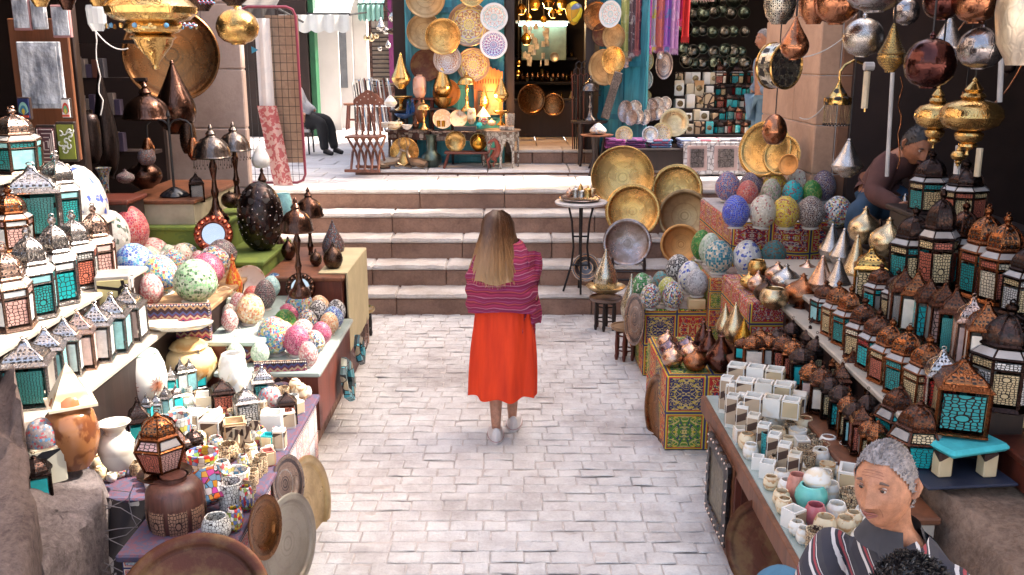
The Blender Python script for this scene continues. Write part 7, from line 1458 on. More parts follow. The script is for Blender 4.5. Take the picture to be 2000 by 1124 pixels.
# ================================================================ HANGING LAMPS (roof beams above the frame carry them)
for x0,y0,x1,y1,z,lb in[(-5.2,4.6,-1.0,4.6,3.55,'dark roof beam above the left stall lanterns'),(-5.2,7.2,-1.6,7.2,3.6,'dark roof beam above the left shop entrance'),(1.0,4.7,3.6,4.7,3.55,'dark roof beam above the right copper lamps'),(1.4,6.6,3.6,6.6,3.6,'dark roof beam above the right stall eggs')]:
 q=MB();q.box(((x0+x1)/2,y0,z),(x1-x0,.1,.1),wood_dark);tag(q.build('roof_beam'),lb,'beam')
def hanging(kd,px,pb,pt,w_,Y,m,label,group='hanging metal lamps',n=28,extra=None,name='hanging_lamp',rot=None):
 p,wd,h=fit(px,pb,pt,w_,Y=Y);t=thing(name,label,'lamp',p,random.random()*6,group)
 o=link('shade',lathe_mesh(kd,m,n),t,None,rot,(wd,wd,h))
 if 3.55-p.z-h>.02:q=MB();q.tube([(0,0,h),(0,0,3.55-p.z)],.005,iron,5);q.build('cord',t)
 if extra:extra(t,wd,h)
 return t
m_pg=metal('pale_ivory_metal',(.62,.54,.42),.42,6,.7,.35);m_maroon=metal('maroon_globe_metal',(.10,.035,.03),.26,5,.5,.3);m_steel=metal('steel_globe_metal',(.36,.33,.33),.3,6,.6,.25)
m_fil=metal('filigree_gold',(.62,.40,.13),.3,16,.4,.7,20.0);m_cop2=metal('polished_copper',(.40,.17,.09),.3,5,.6,.2);m_filw=metal('filigree_white',(.66,.62,.52),.35,14,.4,.6,16.0)
def studs(t,wd,h):
 q=MB()
 for i in range(18):a_=i*2*pi/18;q.lathe([(0,.012),(.01,.008),(.012,0)][::-1],[plain('glass_stud',(.1,.25,.4),.1),m_gold][i%2],8,Matrix.Translation((cos(a_)*wd*.48,sin(a_)*wd*.48,h*.46))@Matrix.Rotation(a_,4,'Z')@Matrix.Rotation(pi/2,4,'Y'))
 q.build('glass_studs',t)
hanging('tier',305,137,-50,168,4.6,m_gold,'big tiered golden hanging lamp with glass studs at the top left',extra=studs)
hanging('bowl',80,14,-60,70,4.5,m_gold,'small brass bowl lamp at the very top left');hanging('bowl',192,13,-70,74,4.7,m_gold,'round brass bowl lamp just left of the big tiered one');hanging('bowl',132,20,-60,60,4.9,m_brn,'brown metal bowl lamp between the two brass bowls')
hanging('globe',466,88,8,82,6.0,m_gold,'round brass globe with cut star openings beside the left pier');hanging('cup',458,12,-50,60,5.6,m_bronze,'dark metal lamp cropped by the top above the brass globe');hanging('cup',395,22,-60,60,5.2,m_bronze,'dark lamp with red and blue bead string at the top')
hanging('cup',1521,48,-30,62,5.4,m_filw,'whitish filigree drum lamp at the top beside the right pier')
hanging('tear',1550,118,32,56,5.2,m_cop2,'copper teardrop lamp in front of the pierced ring');hanging('cup',1588,48,-40,62,5.0,m_cop2,'left copper bowl lamp cropped by the top edge');hanging('globe',1632,49,-60,90,4.9,m_cop2,'large copper bowl lamp right of the first copper bowl')
hanging('globe',1706,25,-90,118,4.4,m_steel,'very large silver bowl lamp cropped by the top edge');hanging('globe',1683,112,25,78,5.0,m_silver,'dappled silver globe lamp in front of the brown pier stones');hanging('globe',1768,50,-10,50,5.2,m_steel,'small grey globe lamp behind the golden gourd')
hanging('gourd',1738,142,46,54,4.8,m_fil,'pierced golden gourd lamp beside the white pole');hanging('globe',1812,173,62,98,4.3,m_maroon,'large dark maroon globe lamp with engraved scallops');hanging('globe',1838,40,-50,74,4.6,m_maroon,'dark purple globe lamp cropped by the top')
hanging('cone',1848,120,30,70,5.0,m_silver,'silver cone lamp between the maroon and steel globes');hanging('globe',1911,136,42,86,4.5,m_steel,'steel globe lamp with a bluish sheen');hanging('globe',1903,47,-60,86,4.5,m_cop2,'round copper lamp at the top above the steel globe')
hanging('cup',1988,128,-90,104,3.6,m_pg,'huge pale ivory lamp cropped by the top right corner');hanging('globe',1968,145,105,30,5.2,m_dark,'small dark globe lamp behind the ivory one')
hanging('spire',1822,292,166,82,4.9,m_gold,'golden onion pendant above the shopkeeper, the left one');hanging('spire',1888,306,150,118,4.6,m_gold,'golden onion pendant above the tall lanterns, the larger right one');hanging('spire',1870,330,280,30,5.6,m_gold,'little golden pendant behind the two golden onions')
hanging('egg',1511,282,222,48,7.2,m_cop2,'copper egg-shaped globe hanging before the brass trays');hanging('cone',1653,346,270,62,6.4,m_silver,'silver cone lamp hanging low beside the shopkeeper')
# pierced ring lamp
p=D(1522,129,6.0);r=43*mpp(p);t=thing('ring_lamp','wide pierced metal ring chandelier with candle bulbs','lamp',p,0);t.rotation_euler=(0,0,.55)
q=MB();M=Matrix.Rotation(pi/2,4,'X');q.lathe([(r*.97,-r*.42),(r,-r*.42),(r,r*.42),(r*.97,r*.42)],m_filw,40,M);q.build('ring_band',t)
q=MB();
for s_ in(-1,1):q.tube([(cos(a_*pi/20)*r,s_*r*.42,sin(a_*pi/20)*r)for a_ in range(41)],.008,m_gold,6)
q.build('rim',t)
for x in(-.5,0,.4):q=MB();q.lathe([(0,0),(.016,0),(.016,.1),(0,.1)],m_gold,8);c_=q.build('candle_holder',t,(x*r,0,-r*.5));q=MB();q.lathe([(0,.1),(.014,.1),(.02,.13),(.012,.17),(0,.19)],plain('frosted_bulb',(.75,.72,.68),.2),8);q.build('bulb',t,(x*r,0,-r*.5))
# arc lamp with pierced cone
p=D(1636,205,6.8);t=thing('arc_lamp','brass cone lamp with hanging beads on a curved wall arm','lamp',p);w_=52*mpp(p);h=D(1636,162,6.8).z-p.z
q=MB();q.lathe([(w_*.5,0),(w_*.52,.02),(w_*.5,.05),(w_*.36,h*.4),(w_*.14,h*.8),(w_*.06,h),(.01,h*1.05)],m_fil,24);q.build('shade',t)
q=MB()
for i in range(24):a_=i*pi/12;q.tube([(cos(a_)*w_*.47,sin(a_)*w_*.47,0),(cos(a_)*w_*.47,sin(a_)*w_*.47,-.13)],.0016,m_pale,3,smooth=False);q.box((cos(a_)*w_*.47,sin(a_)*w_*.47,-.145),(.009,.009,.012),iron)
q.build('bead_fringe',t)
q=MB();q.tube([(0,0,h*1.05),(0,0,h*1.5),(.03,0,h*1.8),(.09,0,h*2.0),(.16,.0,h*1.85),(.19,.0,h*1.5),(.195,0,-.05)],.009,m_gold,8);q.build('arm',t)
# pole, fluorescent fittings, wires
mp=plain('white_painted_pole',(.5,.48,.47),.5)
def pole(pts,r,m,label,name='pole',cat='pole'):q=MB();q.tube(pts,r,m,8);return tag(q.build(name),label,cat)
pole([D(1745,112,6.0),D(1732,345,6.0)],.013,mp,'white pole leaning between the pier and the dark shop');pole([D(1958,70,5.0),D(1952,200,5.0)],.014,mp,'short white pole under the ivory lamp');pole([D(1873,285,5.8),D(1868,340,5.8)],.02,mp,'pale tube behind the tallest dark lanterns')
pole([D(1694,140,6.3),D(1688,212,6.3)],.022,plain('yellowed_tube',(.66,.55,.38),.4),'yellowed fluorescent tube fixed beside the white pole','tube_light','tube light');pole([D(1688,130,6.3),D(1706,130,6.3)],.028,mp,'white round socket above the yellowed tube','lamp_socket','socket')
pole([D(1914,290,5.8),D(1908,345,5.8)],.02,plain('yellowed_tube',(.66,.55,.38),.4),'yellowish tube behind the golden onion pendants','tube_light','tube light')
cables('electric_wire','thin pale wires strung across the right stone pier',[hang(D(1498,90,8.0),D(1650,72,7.5),.12),hang(D(1562,230,8.6),D(1612,205,7.2),.05)],.005)
cables('electric_wire','dark wires sagging among the lamps at the upper right',[hang(D(1700,60,5),D(1900,20,5),.2),hang(D(1880,180,5),D(2000,120,5),.15),hang(D(1760,150,6),D(1755,330,6),.01,10,.01)],.004,m_copper)
cables('electric_wire','pale wire looping in front of the dark left shop',[hang(D(175,45,6.2),D(250,95,6.2),.06),hang(D(185,60,6.3),D(200,225,6.3),.02,10,.01)],.004)
# ---- left shop: trays, frames, pictures, jars
tray(335,108,182,8.6,'copper','huge engraved copper tray hanging behind the golden lamp','flat',(.28,-1,.1),'tray','copper_tray')
m_clearbag=NB('plastic_sleeve');m_clearbag.set(m_clearbag.ramp(m_clearbag.noise(m_clearbag.vmath('MULTIPLY',m_clearbag.obj(),(3,3,.8)),6,5,.6),[(.35,(.16,.17,.20)),(.55,(.46,.47,.50)),(.7,(.75,.76,.78))]),.15);m_clearbag.bump(m_clearbag.noise(m_clearbag.obj(),16,4),.8,.03)
def pict(px0,px1,pt,pb,Y,label,m,frame=None,name='framed_picture',rz=0,cat='picture',group=None,inner=None):
 a,b_=D(px0,pb,Y),D(px1,pb,Y);W=abs(b_.x-a.x);H=D(px0,pt,Y).z-a.z;t=thing(name,label,cat,((a.x+b_.x)/2,Y,a.z),rz,group)
 q=MB();q.box((0,0,0),(W,.03,H),frame or wood_dark,bev=.004);q.build('frame',t)
 q=MB();q.box((0,-.018,H*.07),(W*.86,.01,H*.86),m);q.build('picture',t)
 if inner:inner(t,W,H)
 return t
def script(seed,mt,n=9):
 def f(t,W,H):
  random.seed(seed);q=MB()
  for i in range(n):
   x,z=random.uniform(-.3,.3)*W,random.uniform(.2,.8)*H;s_=.16*W;a0=random.random()*6
   q.tube([(x+cos(a0+k*.5)*s_*(.4+.1*k),-.026,z+sin(a0+k*.5)*s_*(.4+.1*k))for k in range(8)],.0045,mt,4)
  q.build('calligraphy',t)
 return f
wht=plain('white_script',(.72,.72,.66),.5)
mgr=plain('green_script_ground',(.05,.14,.06),.5,.3,8);mgy=plain('olive_script_ground',(.22,.24,.03),.5,.5,8)
pict(46,78,250,336,6.2,'green calligraphy panel, leftmost of three above the left stall',mgr,inner=script(1,wht,12),group='calligraphy panels');pict(118,155,238,316,6.25,'green and yellow calligraphy panel, rightmost of three',mgy,inner=script(2,wht,14),group='calligraphy panels')
def kufic(t,W,H):
 q=MB()
 for k in range(4):
  s_=.40-.095*k;x0,x1,z0,z1=-W*s_,W*s_,H*(.5-s_),H*(.5+s_);th=W*.045
  q.box(((x0+x1)/2,-.026,z0),(x1-x0,.006,th),wht2);q.box((x0,-.0265,z0+th),(th,.006,z1-z0-th*(2 if k%2 else 1)),wht2);q.box((x1,-.0262,z0+th+(th*2 if k%2 else 0)),(th,.006,z1-z0-th*3),wht2);q.box(((x0+x1)/2+th,-.0258,z1-th),(x1-x0-3*th,.006,th),wht2)
 q.build('square_calligraphy',t)
wht2=plain('pale_maze_script',(.62,.48,.46),.6)
pict(80,117,244,324,6.22,'maroon square-maze calligraphy panel, middle of three',plain('maroon_ground',(.10,.03,.04),.6),inner=kufic,group='calligraphy panels')
pict(48,130,82,212,6.35,'plastic-wrapped dark picture hanging in bright sun',m_clearbag.m,m_clearbag.m,group='plastic wrapped pictures');pict(30,64,-10,60,6.5,'leftmost narrow plastic-wrapped picture at the top left',m_clearbag.m,plain('pinkish_card',(.4,.2,.2),.4),group='plastic wrapped pictures');pict(66,94,-5,58,6.5,'middle narrow plastic-wrapped picture at the top left',m_clearbag.m,m_clearbag.m,group='plastic wrapped pictures');pict(106,142,10,74,6.5,'rightmost pinkish plastic-wrapped picture at the top left',m_clearbag.m,plain('pinkish_card',(.4,.2,.2),.4),group='plastic wrapped pictures')
def arches(c1,c2):
 def f(t,W,H):
  q=MB()
  for k,(rr,mm)in enumerate(((.40,c1),(.27,c2),(.14,plain('yellow_arch_tile',(.62,.45,.05),.4)))):q.add([(0,-.025-.002*k,H*.2)]+[(cos(a_*pi/10)*W*rr,-.025-.002*k,H*.35+sin(a_*pi/10)*H*rr*1.1)for a_ in range(11)],[tuple(range(12))],mm)
  q.box((0,-.03,H*.10),(W*.8,.004,H*.1),plain('red_arch_tile',(.5,.06,.03),.4));q.build('painted_arch',t)
 return f
pict(40,64,190,234,6.1,'small dark blue tile picture with two pale arches',plain('night_blue_tile',(.02,.03,.10),.3),wood_dark,inner=arches(plain('mint_arch',(.3,.55,.45),.4),plain('blue_arch',(.05,.2,.3),.4)),group='small arch tiles');pict(125,142,192,232,6.15,'small white tile picture with a red rainbow arch',plain('white_tile',(.7,.68,.66),.3),wood_dark,inner=arches(plain('red_rainbow',(.55,.05,.03),.4),plain('green_rainbow',(.1,.35,.15),.4)),group='small arch tiles')
boxthing('wooden_backboard','orange-brown board behind the hanging pictures in sunlight','board',(D(100,300,6.6).x,6.62,1.9),(.40,.03,.95),wood_mid)
boxthing('wooden_post','reddish post at the left entrance of the dark shop','post',(D(160,300,6.9).x,6.9,1.2),(.09,.09,2.4),wood_dark)
# dim shelves with boxes deep in the left shop
sh=thing('wall_shelf','dark wall shelf of boxes and trinkets inside the left shop','shelf',(0,0,0))
for k in range(4):q=MB();q.box((D(200,200,8.6).x,8.6,1.75+.32*k),(.9,.25,.03),wood_dark);q.build('board',sh)
random.seed(14)
for i in range(22):
 px=152+(i%8)*12;k=i//8;p=Vector((D(px,200,8.55).x,8.5,1.78+.32*(k+.0)))
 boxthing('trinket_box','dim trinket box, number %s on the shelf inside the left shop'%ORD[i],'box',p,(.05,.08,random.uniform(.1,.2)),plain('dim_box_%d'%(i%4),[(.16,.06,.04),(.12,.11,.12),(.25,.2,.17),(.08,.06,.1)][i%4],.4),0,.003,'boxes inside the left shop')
gj='metal vessels in front of the dark left shop'
for kd,spec,Y,m,nm,lb in[('dome',(300,372,160,88),7.75,m_brn,'dome_lamp','large chased brown metal dome standing behind the black lamp stand'),('tear',(347,262,118,78),8.15,m_brn,'tall_canopy','tall bell-shaped brown lamp below the copper tray'),('onion',(285,368,302,66),7.7,m_brn,'wide_vessel','wide dark copper vessel on the wooden riser'),('pot',(288,322,292,34),7.55,m_mz,'beaded_pot','small beaded pot on top of the wide copper vessel'),('jar',(182,320,215,40),7.9,m_dark,'dark_vase','tall dark vase standing left in the shadowed shop'),('tear',(215,350,120,46),8.2,m_dark,'hookah','dim dark metal hookah in the shadowed shop'),('onion',(246,358,330,34),7.45,EG['dark'],'mosaic_bowl','dark mosaic bowl at the front of the wooden riser'),('pot',(370,300,240,32),8.1,m_bronze,'bronze_jar','bronze jar behind the right arm of the lamp stand')]:
 lathed(kd,nm,m,spec,lb,nm.split('_')[-1],gj,24,Y=Y)
p=D(342,392,7.62);p.z=1.502;t=thing('black_lamp_stand','black iron lamp stand with round foot and two curved arms','lamp',p);ht=D(342,232,7.62).z-p.z
q=MB();q.lathe([(0,0),(.11,0),(.115,.01),(.10,.03),(.05,.06),(.02,.075),(0,.08)],plain('glossy_black_paint',(.015,.015,.018),.18),28);q.build('foot',t)
q=MB();q.tube([(0,0,.07),(0,0,ht)],.01,iron,8);q.lathe([(0,0),(.018,.02),(.014,.04),(0,.07)],iron,8,Matrix.Translation((0,0,ht)));q.build('stem',t)
for s_ in(-1,1):q=MB();q.tube([(0,0,ht*.88)]+[(s_*(.09-.09*cos(a_)),0,ht*.88+.07*sin(a_))for a_ in(.5,1,1.57,2.2,2.8)]+[(s_*.18,0,ht*.72)],.008,iron,6);q.build('arm',t)
for s_ in(-1,1):q=MB();q.lathe([(.02,.06),(.035,.03),(.05,-.02),(.045,-.08),(.02,-.12),(0,-.12)],m_copper,12);q.build('hanging_glass',t,(s_*.18,0,ht*.66))
lantern('sq',(386,394,336,26),'black',('sfine','sfine'),'small black iron candle lantern beside the dome lamp',None,Y=7.65)
# beads hanging at the top left
q=MB();random.seed(8)
for i in range(30):
 p=D(352+i*1.1,46+6*sin(i*.4)**2,4.5);q.lathe([(0,-.005),(.006,0),(0,.005)],[plain('red_bead',(.5,.04,.05),.2),plain('blue_bead',(.1,.3,.5),.2),plain('white_bead',(.7,.7,.7),.2)][i%3],6,Matrix.Translation(p))
for i in range(24):
 p=D(388+i*1.3,3+4*sin(i*.5)**2,4.9);q.lathe([(0,-.006),(.007,0),(0,.006)],[plain('red_bead',(.5,.04,.05),.2),plain('blue_bead',(.1,.3,.5),.2)][i%2],6,Matrix.Translation(p))
tag(q.build('bead_string'),'string of red, blue and white glass beads under the golden lamp','beads')
p=D(188,25,5.5);t=thing('wire_basket','small clear ribbed glass shade dangling below the brass bowls','glass shade',p);q=MB();q.lathe([(.03,-.1),(.05,-.06),(.055,.02),(.05,.04)],glassy('ribbed_glass',(.6,.62,.64),.1,.5),12,smooth=False);q.build('shade',t)
# ================================================================ PEOPLE
def skin_mesh(name,J,E,root,sub=2):
 ks=list(J);me=bpy.data.meshes.new(name);me.from_pydata([J[k][0]for k in ks],[(ks.index(a),ks.index(b_))for a,b_ in E],[])
 o=bpy.data.objects.new(name,me);COL.objects.link(o);m_=o.modifiers.new('s','SKIN');m_.use_smooth_shade=True;m_.branch_smoothing=.6
 for i,k in enumerate(ks):
  r=J[k][1];sv=me.skin_vertices[0].data[i];sv.radius=r if isinstance(r,tuple)else(r,r);sv.use_root=(k==root)
 s_=o.modifiers.new('u','SUBSURF');s_.levels=s_.render_levels=sub
 dg=bpy.context.evaluated_depsgraph_get();dg.update();ev=bpy.data.meshes.new_from_object(o.evaluated_get(dg));bpy.data.objects.remove(o)
 return[v.co.copy()for v in ev.vertices],[tuple(p.vertices)for p in ev.polygons]
def hand_joints(J,E,w_,d,side,pre,s=1.0,curl=.5):
 """palm, four bent unequal fingers and a side thumb"""
 d=Vector(d).normalized();sv=Vector(side).normalized();nrm=d.cross(sv).normalized();W=Vector(w_)
 J[pre+'p']=(W+d*.055*s,.021*s);E.append((pre+'w',pre+'p'));J[pre+'w']=(W,.023*s)
 for i,L in enumerate((.068,.078,.072,.056)):
  o=sv*(.030-.020*i)*s;a=W+d*.088*s+o;J[pre+'f%d'%i]=(a,.0095*s);E.append((pre+'p',pre+'f%d'%i));b_=a+(d*(1-curl*.3)+nrm*curl*.5)*L*.5*s;J[pre+'g%d'%i]=(b_,.008*s);E.append((pre+'f%d'%i,pre+'g%d'%i));c_=b_+(d*(1-curl)+nrm*curl)*L*.5*s;J[pre+'h%d'%i]=(c_,.0065*s);E.append((pre+'g%d'%i,pre+'h%d'%i))
 a=W+d*.03*s+sv*.035*s;J[pre+'t']=(a,.011*s);E.append((pre+'w',pre+'t'));b_=a+(d*.7+sv*.5+nrm*.2)*.045*s;J[pre+'u']=(b_,.009*s);E.append((pre+'t',pre+'u'))
def hsurf(d):
 x,y,z=d.x*.076,d.y*.096,d.z*.120
 if z<-.01:t=min(1,(-z-.01)/.11);x*=1-.20*t**1.6;y*=(1-.42*t if y>0 else 1-.04*t)
 if y<0:
  G_=lambda cx,cz,sx,sz,a:a*exp(-((abs(x)-cx)/sx)**2-((z-cz)/sz)**2)
  b_=G_(0,.036,.048,.011,.009)-G_(.030,.014,.015,.013,.010)+G_(.042,-.018,.018,.020,.005)+G_(0,-.055,.022,.010,.008)-G_(0,-.068,.02,.006,.004)+G_(0,-.092,.020,.016,.009)
  t=(z+.034)/.066;
  if 0<=t<=1:b_+=(.032-.023*t)*exp(-(x/(.0105+.009*(1-t)))**2)
  elif t<0:b_+=.032*exp(-(x/.0195)**2)*exp(-((z+.034)/.008)**2)
  b_+=G_(.018,-.030,.007,.009,.010);y-=b_*min(1,-d.y*1.6)
 return Vector((x,y,z))
def head_into(mb,M,m,nu=56,nv=44):
 f=lambda u,v:hsurf(Vector((sin(pi*v)*sin(2*pi*u),-sin(pi*v)*cos(2*pi*u),cos(pi*v))));mb.grid(f,nu,nv,m,True,M)
 for s_ in(-1,1):mb.tube([(s_*.074,.004,.022),(s_*.086,.012,.030),(s_*.089,.018,.014),(s_*.083,.012,-.012),(s_*.075,.004,-.022)],[.006,.009,.011,.009,.005],m,8,M);mb.tube([(s_*.07,.006,.02),(s_*.082,.012,0),(s_*.07,.005,-.02)],[.01,.008,.008],m,6,M)
def face_parts(t,M,hairc,brow=.0038,stache=None,down=.35,seed=0):
 ew=plain('eye_white',(.55,.50,.46),.25,.05);ei=plain('dark_iris',(.02,.012,.01),.15,.05);lip=plain('lip_skin',(.30,.10,.075),.45,.1);lid=plain('eyelid_skin',(.26,.12,.07),.5,.1)
 for s_ in(-1,1):
  c_=Vector((s_*.030,-.0765,.013));q=MB();q.lathe([(0,-.0078),(.007,-.0065),(.0105,0),(.007,.0065),(0,.0078)],ew,14,M@Matrix.Translation(c_));q.lathe([(.0055,0),(.004,.0012),(0,.0018)],ei,10,M@Matrix.Translation(c_+Vector((0,-.0098,-.001)))@Matrix.Rotation(pi/2+.15,4,'X'));q.build('eye',t)
  q=MB();q.tube([(s_*.015,-.086,.030),(s_*.028,-.0905,.036),(s_*.046,-.080,.030)],[brow*.9,brow*1.2,brow*.5],hairc,6,M);q.build('eyebrow',t)
  q=MB();q.tube([(s_*.019,-.0845,.015),(s_*.030,-.0895,.0195),(s_*.042,-.0825,.015)],.0022,lid,6,M);q.build('eyelid',t)
 q=MB();q.tube([(-.022,-.090,-.058),(-.010,-.1015,-.053),(0,-.1025,-.055),(.010,-.1015,-.053),(.022,-.090,-.058)],[.0015,.0035,.003,.0035,.0015],lip,6,M);q.tube([(-.020,-.090,-.061),(0,-.1005,-.066),(.020,-.090,-.061)],[.0015,.0048,.0015],lip,6,M);q.build('lips',t)
 if stache:q=MB();q.tube([(-.026,-.092,-.050),(-.01,-.103,-.043),(0,-.104,-.042),(.01,-.103,-.043),(.026,-.092,-.050)],[.002,.0045,.004,.0045,.002],stache,6,M);q.build('moustache',t)
def short_hair(t,M,m,line=.055,n=700,L=.012,seed=1,wave=.6,thick=.0022,back=-.045,off=1.05):
 q=MB();nu,nv=56,30;vs={};fs=[];V=[]
 def inside(d):
  p=hsurf(d);fr=max(0,-d.y);side=1-abs(d.y)
  lim=back+(line-back)*min(1,fr*1.5)+.04*side*(1 if d.y<.15 else 0);return p.z>lim
 def dd(i,j):u,v=i/nu,j/nv*.75;return Vector((sin(pi*v)*sin(2*pi*u),-sin(pi*v)*cos(2*pi*u),cos(pi*v)))
 for j in range(nv+1):
  for i in range(nu+1):
   d=dd(i,j);p=hsurf(d)*off;p+=p.normalized()*(.005*mnoise.noise(p*70)+.002);V.append(p)
 for j in range(nv):
  for i in range(nu):
   if inside(dd(i+.5,j+.5)):a=j*(nu+1)+i;fs.append((a,a+1,a+nu+2,a+nu+1))
 q.add(V,fs,m,M,None,True);random.seed(seed);k=0
 while k<n:
  d=dd(random.uniform(0,nu),random.uniform(0,nv)**1.0)
  if not inside(d):continue
  p=hsurf(d)*off;nrm=p.normalized();tg=Vector((0,1,.1)).cross(nrm).cross(nrm)*-1;tg=(tg+Vector((random.uniform(-wave,wave),random.uniform(-wave,wave),random.uniform(-wave,wave)))).normalized()
  q.tube([p-nrm*.002,p+nrm*L*.45+tg*L*.4,p+nrm*L*.45+tg*L*1.1,p+nrm*L*.15+tg*L*1.6],[thick,thick,thick*.8,thick*.3],m,3,M,smooth=False,cap=False);k+=1
 q.build('hair',t)
def skinm(name,c):
 b=NB(name);n=b.noise(b.pos(),28,6,.7);b.set(b.ramp(n,[(.35,dk(c,.72)),(.65,dk(c,1.12))]),.5);b.b.inputs['Subsurface Weight'].default_value=.08;b.b.inputs['Subsurface Radius'].default_value=(.02,.008,.004);b.bump(b.noise(b.pos(),110,6,.7),.6,.004);return b.m
def person(label,base,skin,J,E,root,M,cat='person'):
 t=thing('person',label,cat,base);inv=Matrix.Translation(-Vector(base));vs,fs=skin_mesh('body',J,E,root);q=MB();q.add(vs,fs,skin,inv,None,True);head_into(q,inv@M,skin);q.build('body',t);return t,inv
def garment(t,inv,name,J,E,root,m,fold=.0,sub=2,fs_=14,full=None,off=.016,zmax=-9):
 """clothing = the body surface pushed outwards, kept only round the limbs it covers"""
 if full:
  J2,E2=full;vs,fs=skin_mesh(name,J2,E2,root,sub);me=bpy.data.meshes.new('tmp');me.from_pydata(vs,[],fs);me.update();nr=[v.normal.copy()for v in me.vertices];bpy.data.meshes.remove(me)
  def seg(p):
   best=9;s_=None
   for a,b_ in E2:
    A,B=Vector(J2[a][0]),Vector(J2[b_][0]);ab=B-A;k=max(0,min(1,(p-A).dot(ab)/max(1e-9,ab.length_squared)));d=(p-A-ab*k).length
    if d<best:best=d;s_=(a,b_)
   return s_
  keep=[(lambda g_:g_ in E or(g_==('ch','nk')and v.z<zmax))(seg(v))for v in vs];fs=[f for f in fs if sum(keep[i]for i in f)>len(f)/2];vs=[v+n_*off for v,n_ in zip(vs,nr)]
 else:vs,fs=skin_mesh(name,J,E,root,sub)
 if fold:vs=[v+mnoise.noise_vector(Vector((v.x*fs_,v.y*fs_,v.z*fs_*.6)))*fold for v in vs]
 q=MB();q.add(vs,fs,m,inv,None,True);return q.build(name,t)
def HM(c,f,tilt=0.0,s=1.0,up=(0,0,1)):
 f=Vector(f).normalized();y=-f;x=y.cross(Vector(up)).normalized();z=x.cross(y).normalized();R=Matrix((x,y,z)).transposed().to_4x4();return Matrix.Translation(c)@R@Matrix.Rotation(tilt,4,'Y')@Matrix.Scale(s,4)
 # ---- woman walking away
sk_w=skinm('fair_skin',(.50,.25,.16));fl=P(969,862,0);fr=P(1003,838,0);bx0=P(982,852,0);X0,Yw=D(982,600,6.2).x,6.2
hip=Vector((X0,Yw,.90));V=Vector
J={'pel':(hip,(.13,.10)),'ch':(hip+V((0,0,.28)),(.135,.09)),'nk':(hip+V((-.01,0,.47)),.05),'hd':(hip+V((-.01,.02,.58)),.055),'hl':(hip+V((-.085,0,-.06)),.09),'kl':(V((fl.x+.0,fl.y+.10,.47)),.055),'al':(V((fl.x,fl.y-.0,.11)),.034),'bl':(V((fl.x,fl.y+.10,.05)),.03),'hr':(hip+V((.085,0,-.06)),.09),'kr':(V((fr.x-.005,fr.y+.03,.46)),.055),'ar':(V((fr.x-.01,fr.y+.0,.09)),.033),'br':(V((fr.x,fr.y+.12,.04)),.03),'sl':(hip+V((-.165,0,.40)),.05),'el':(D(920,590,Yw-.02),.037),'sr':(hip+V((.15,0,.40)),.05),'er':(hip+V((.21,0,.10)),.038),'wl':(D(938,590,Yw+.18),.025),'wr':(hip+V((.10,.2,.12)),.025),'cl':(V((fl.x-.002,fl.y+.03,.30)),.05),'cr':(V((fr.x-.008,fr.y+.02,.29)),.05)}
E=[('pel','ch'),('ch','nk'),('nk','hd'),('pel','hl'),('hl','kl'),('kl','cl'),('cl','al'),('al','bl'),('pel','hr'),('hr','kr'),('kr','cr'),('cr','ar'),('ar','br'),('ch','sl'),('sl','el'),('el','wl'),('ch','sr'),('sr','er'),('er','wr')]
hand_joints(J,E,J['wl'][0],(.6,.7,0),(0,0,1),'L');E.append(('wl','Lw'));J['Lw']=(J['wl'][0]+V((.01,.012,0)),.02);hand_joints(J,E,J['wr'][0],(-.6,.7,0),(0,0,1),'R');J['Rw']=(J['wr'][0]+V((-.01,.012,0)),.02);E.append(('wr','Rw'))
hc=D(972,448,Yw+.03);M=HM(hc,(0.05,1,-.08),0,1.0)
t,inv=person('woman walking away in an orange-red skirt, magenta striped shawl and long fair hair',(X0,Yw,0),sk_w,J,E,'pel',M)
face_parts(t,inv@M,plain('fair_brow',(.2,.1,.04),.6))
zt,zb=.985,.335;xt,xb=D(983,600,Yw).x,D(982,785,Yw).x
b=NB('orange_red_skirt');n=b.noise(b.vmath('MULTIPLY',b.pos(),(16,16,2)),1,4);b.set(b.ramp(n,[(.3,(.60,.028,.003)),(.7,(.84,.055,.006))]),.8);b.bump(b.noise(b.vmath('MULTIPLY',b.pos(),(40,40,4)),1,3),.35,.01);m_sk=b.m
def skirt(u,v):
 th=2*pi*u;k=v**.8;rx=.178+.050*k+.012*sin(pi*v);ry=.128+.062*k
 fo=1+(.014+.065*k)*(sin(th*9+1.3*sin(th*2)+v*1.8)*.6+sin(th*5+2+v*1.4)*.7)+.02*sin(th*15+v*4)*k+.02*sin(th*23)*(1-v)**3
 z=zt+(zb-zt)*v;
 if v>.93:z+=.014*sin(th*7+1)
 return(xt+(xb-xt)*v+cos(th)*rx*fo,Yw+.02*v+sin(th)*ry*fo,z)
q=MB();q.grid(skirt,120,26,m_sk,True,inv);q.build('skirt',t)
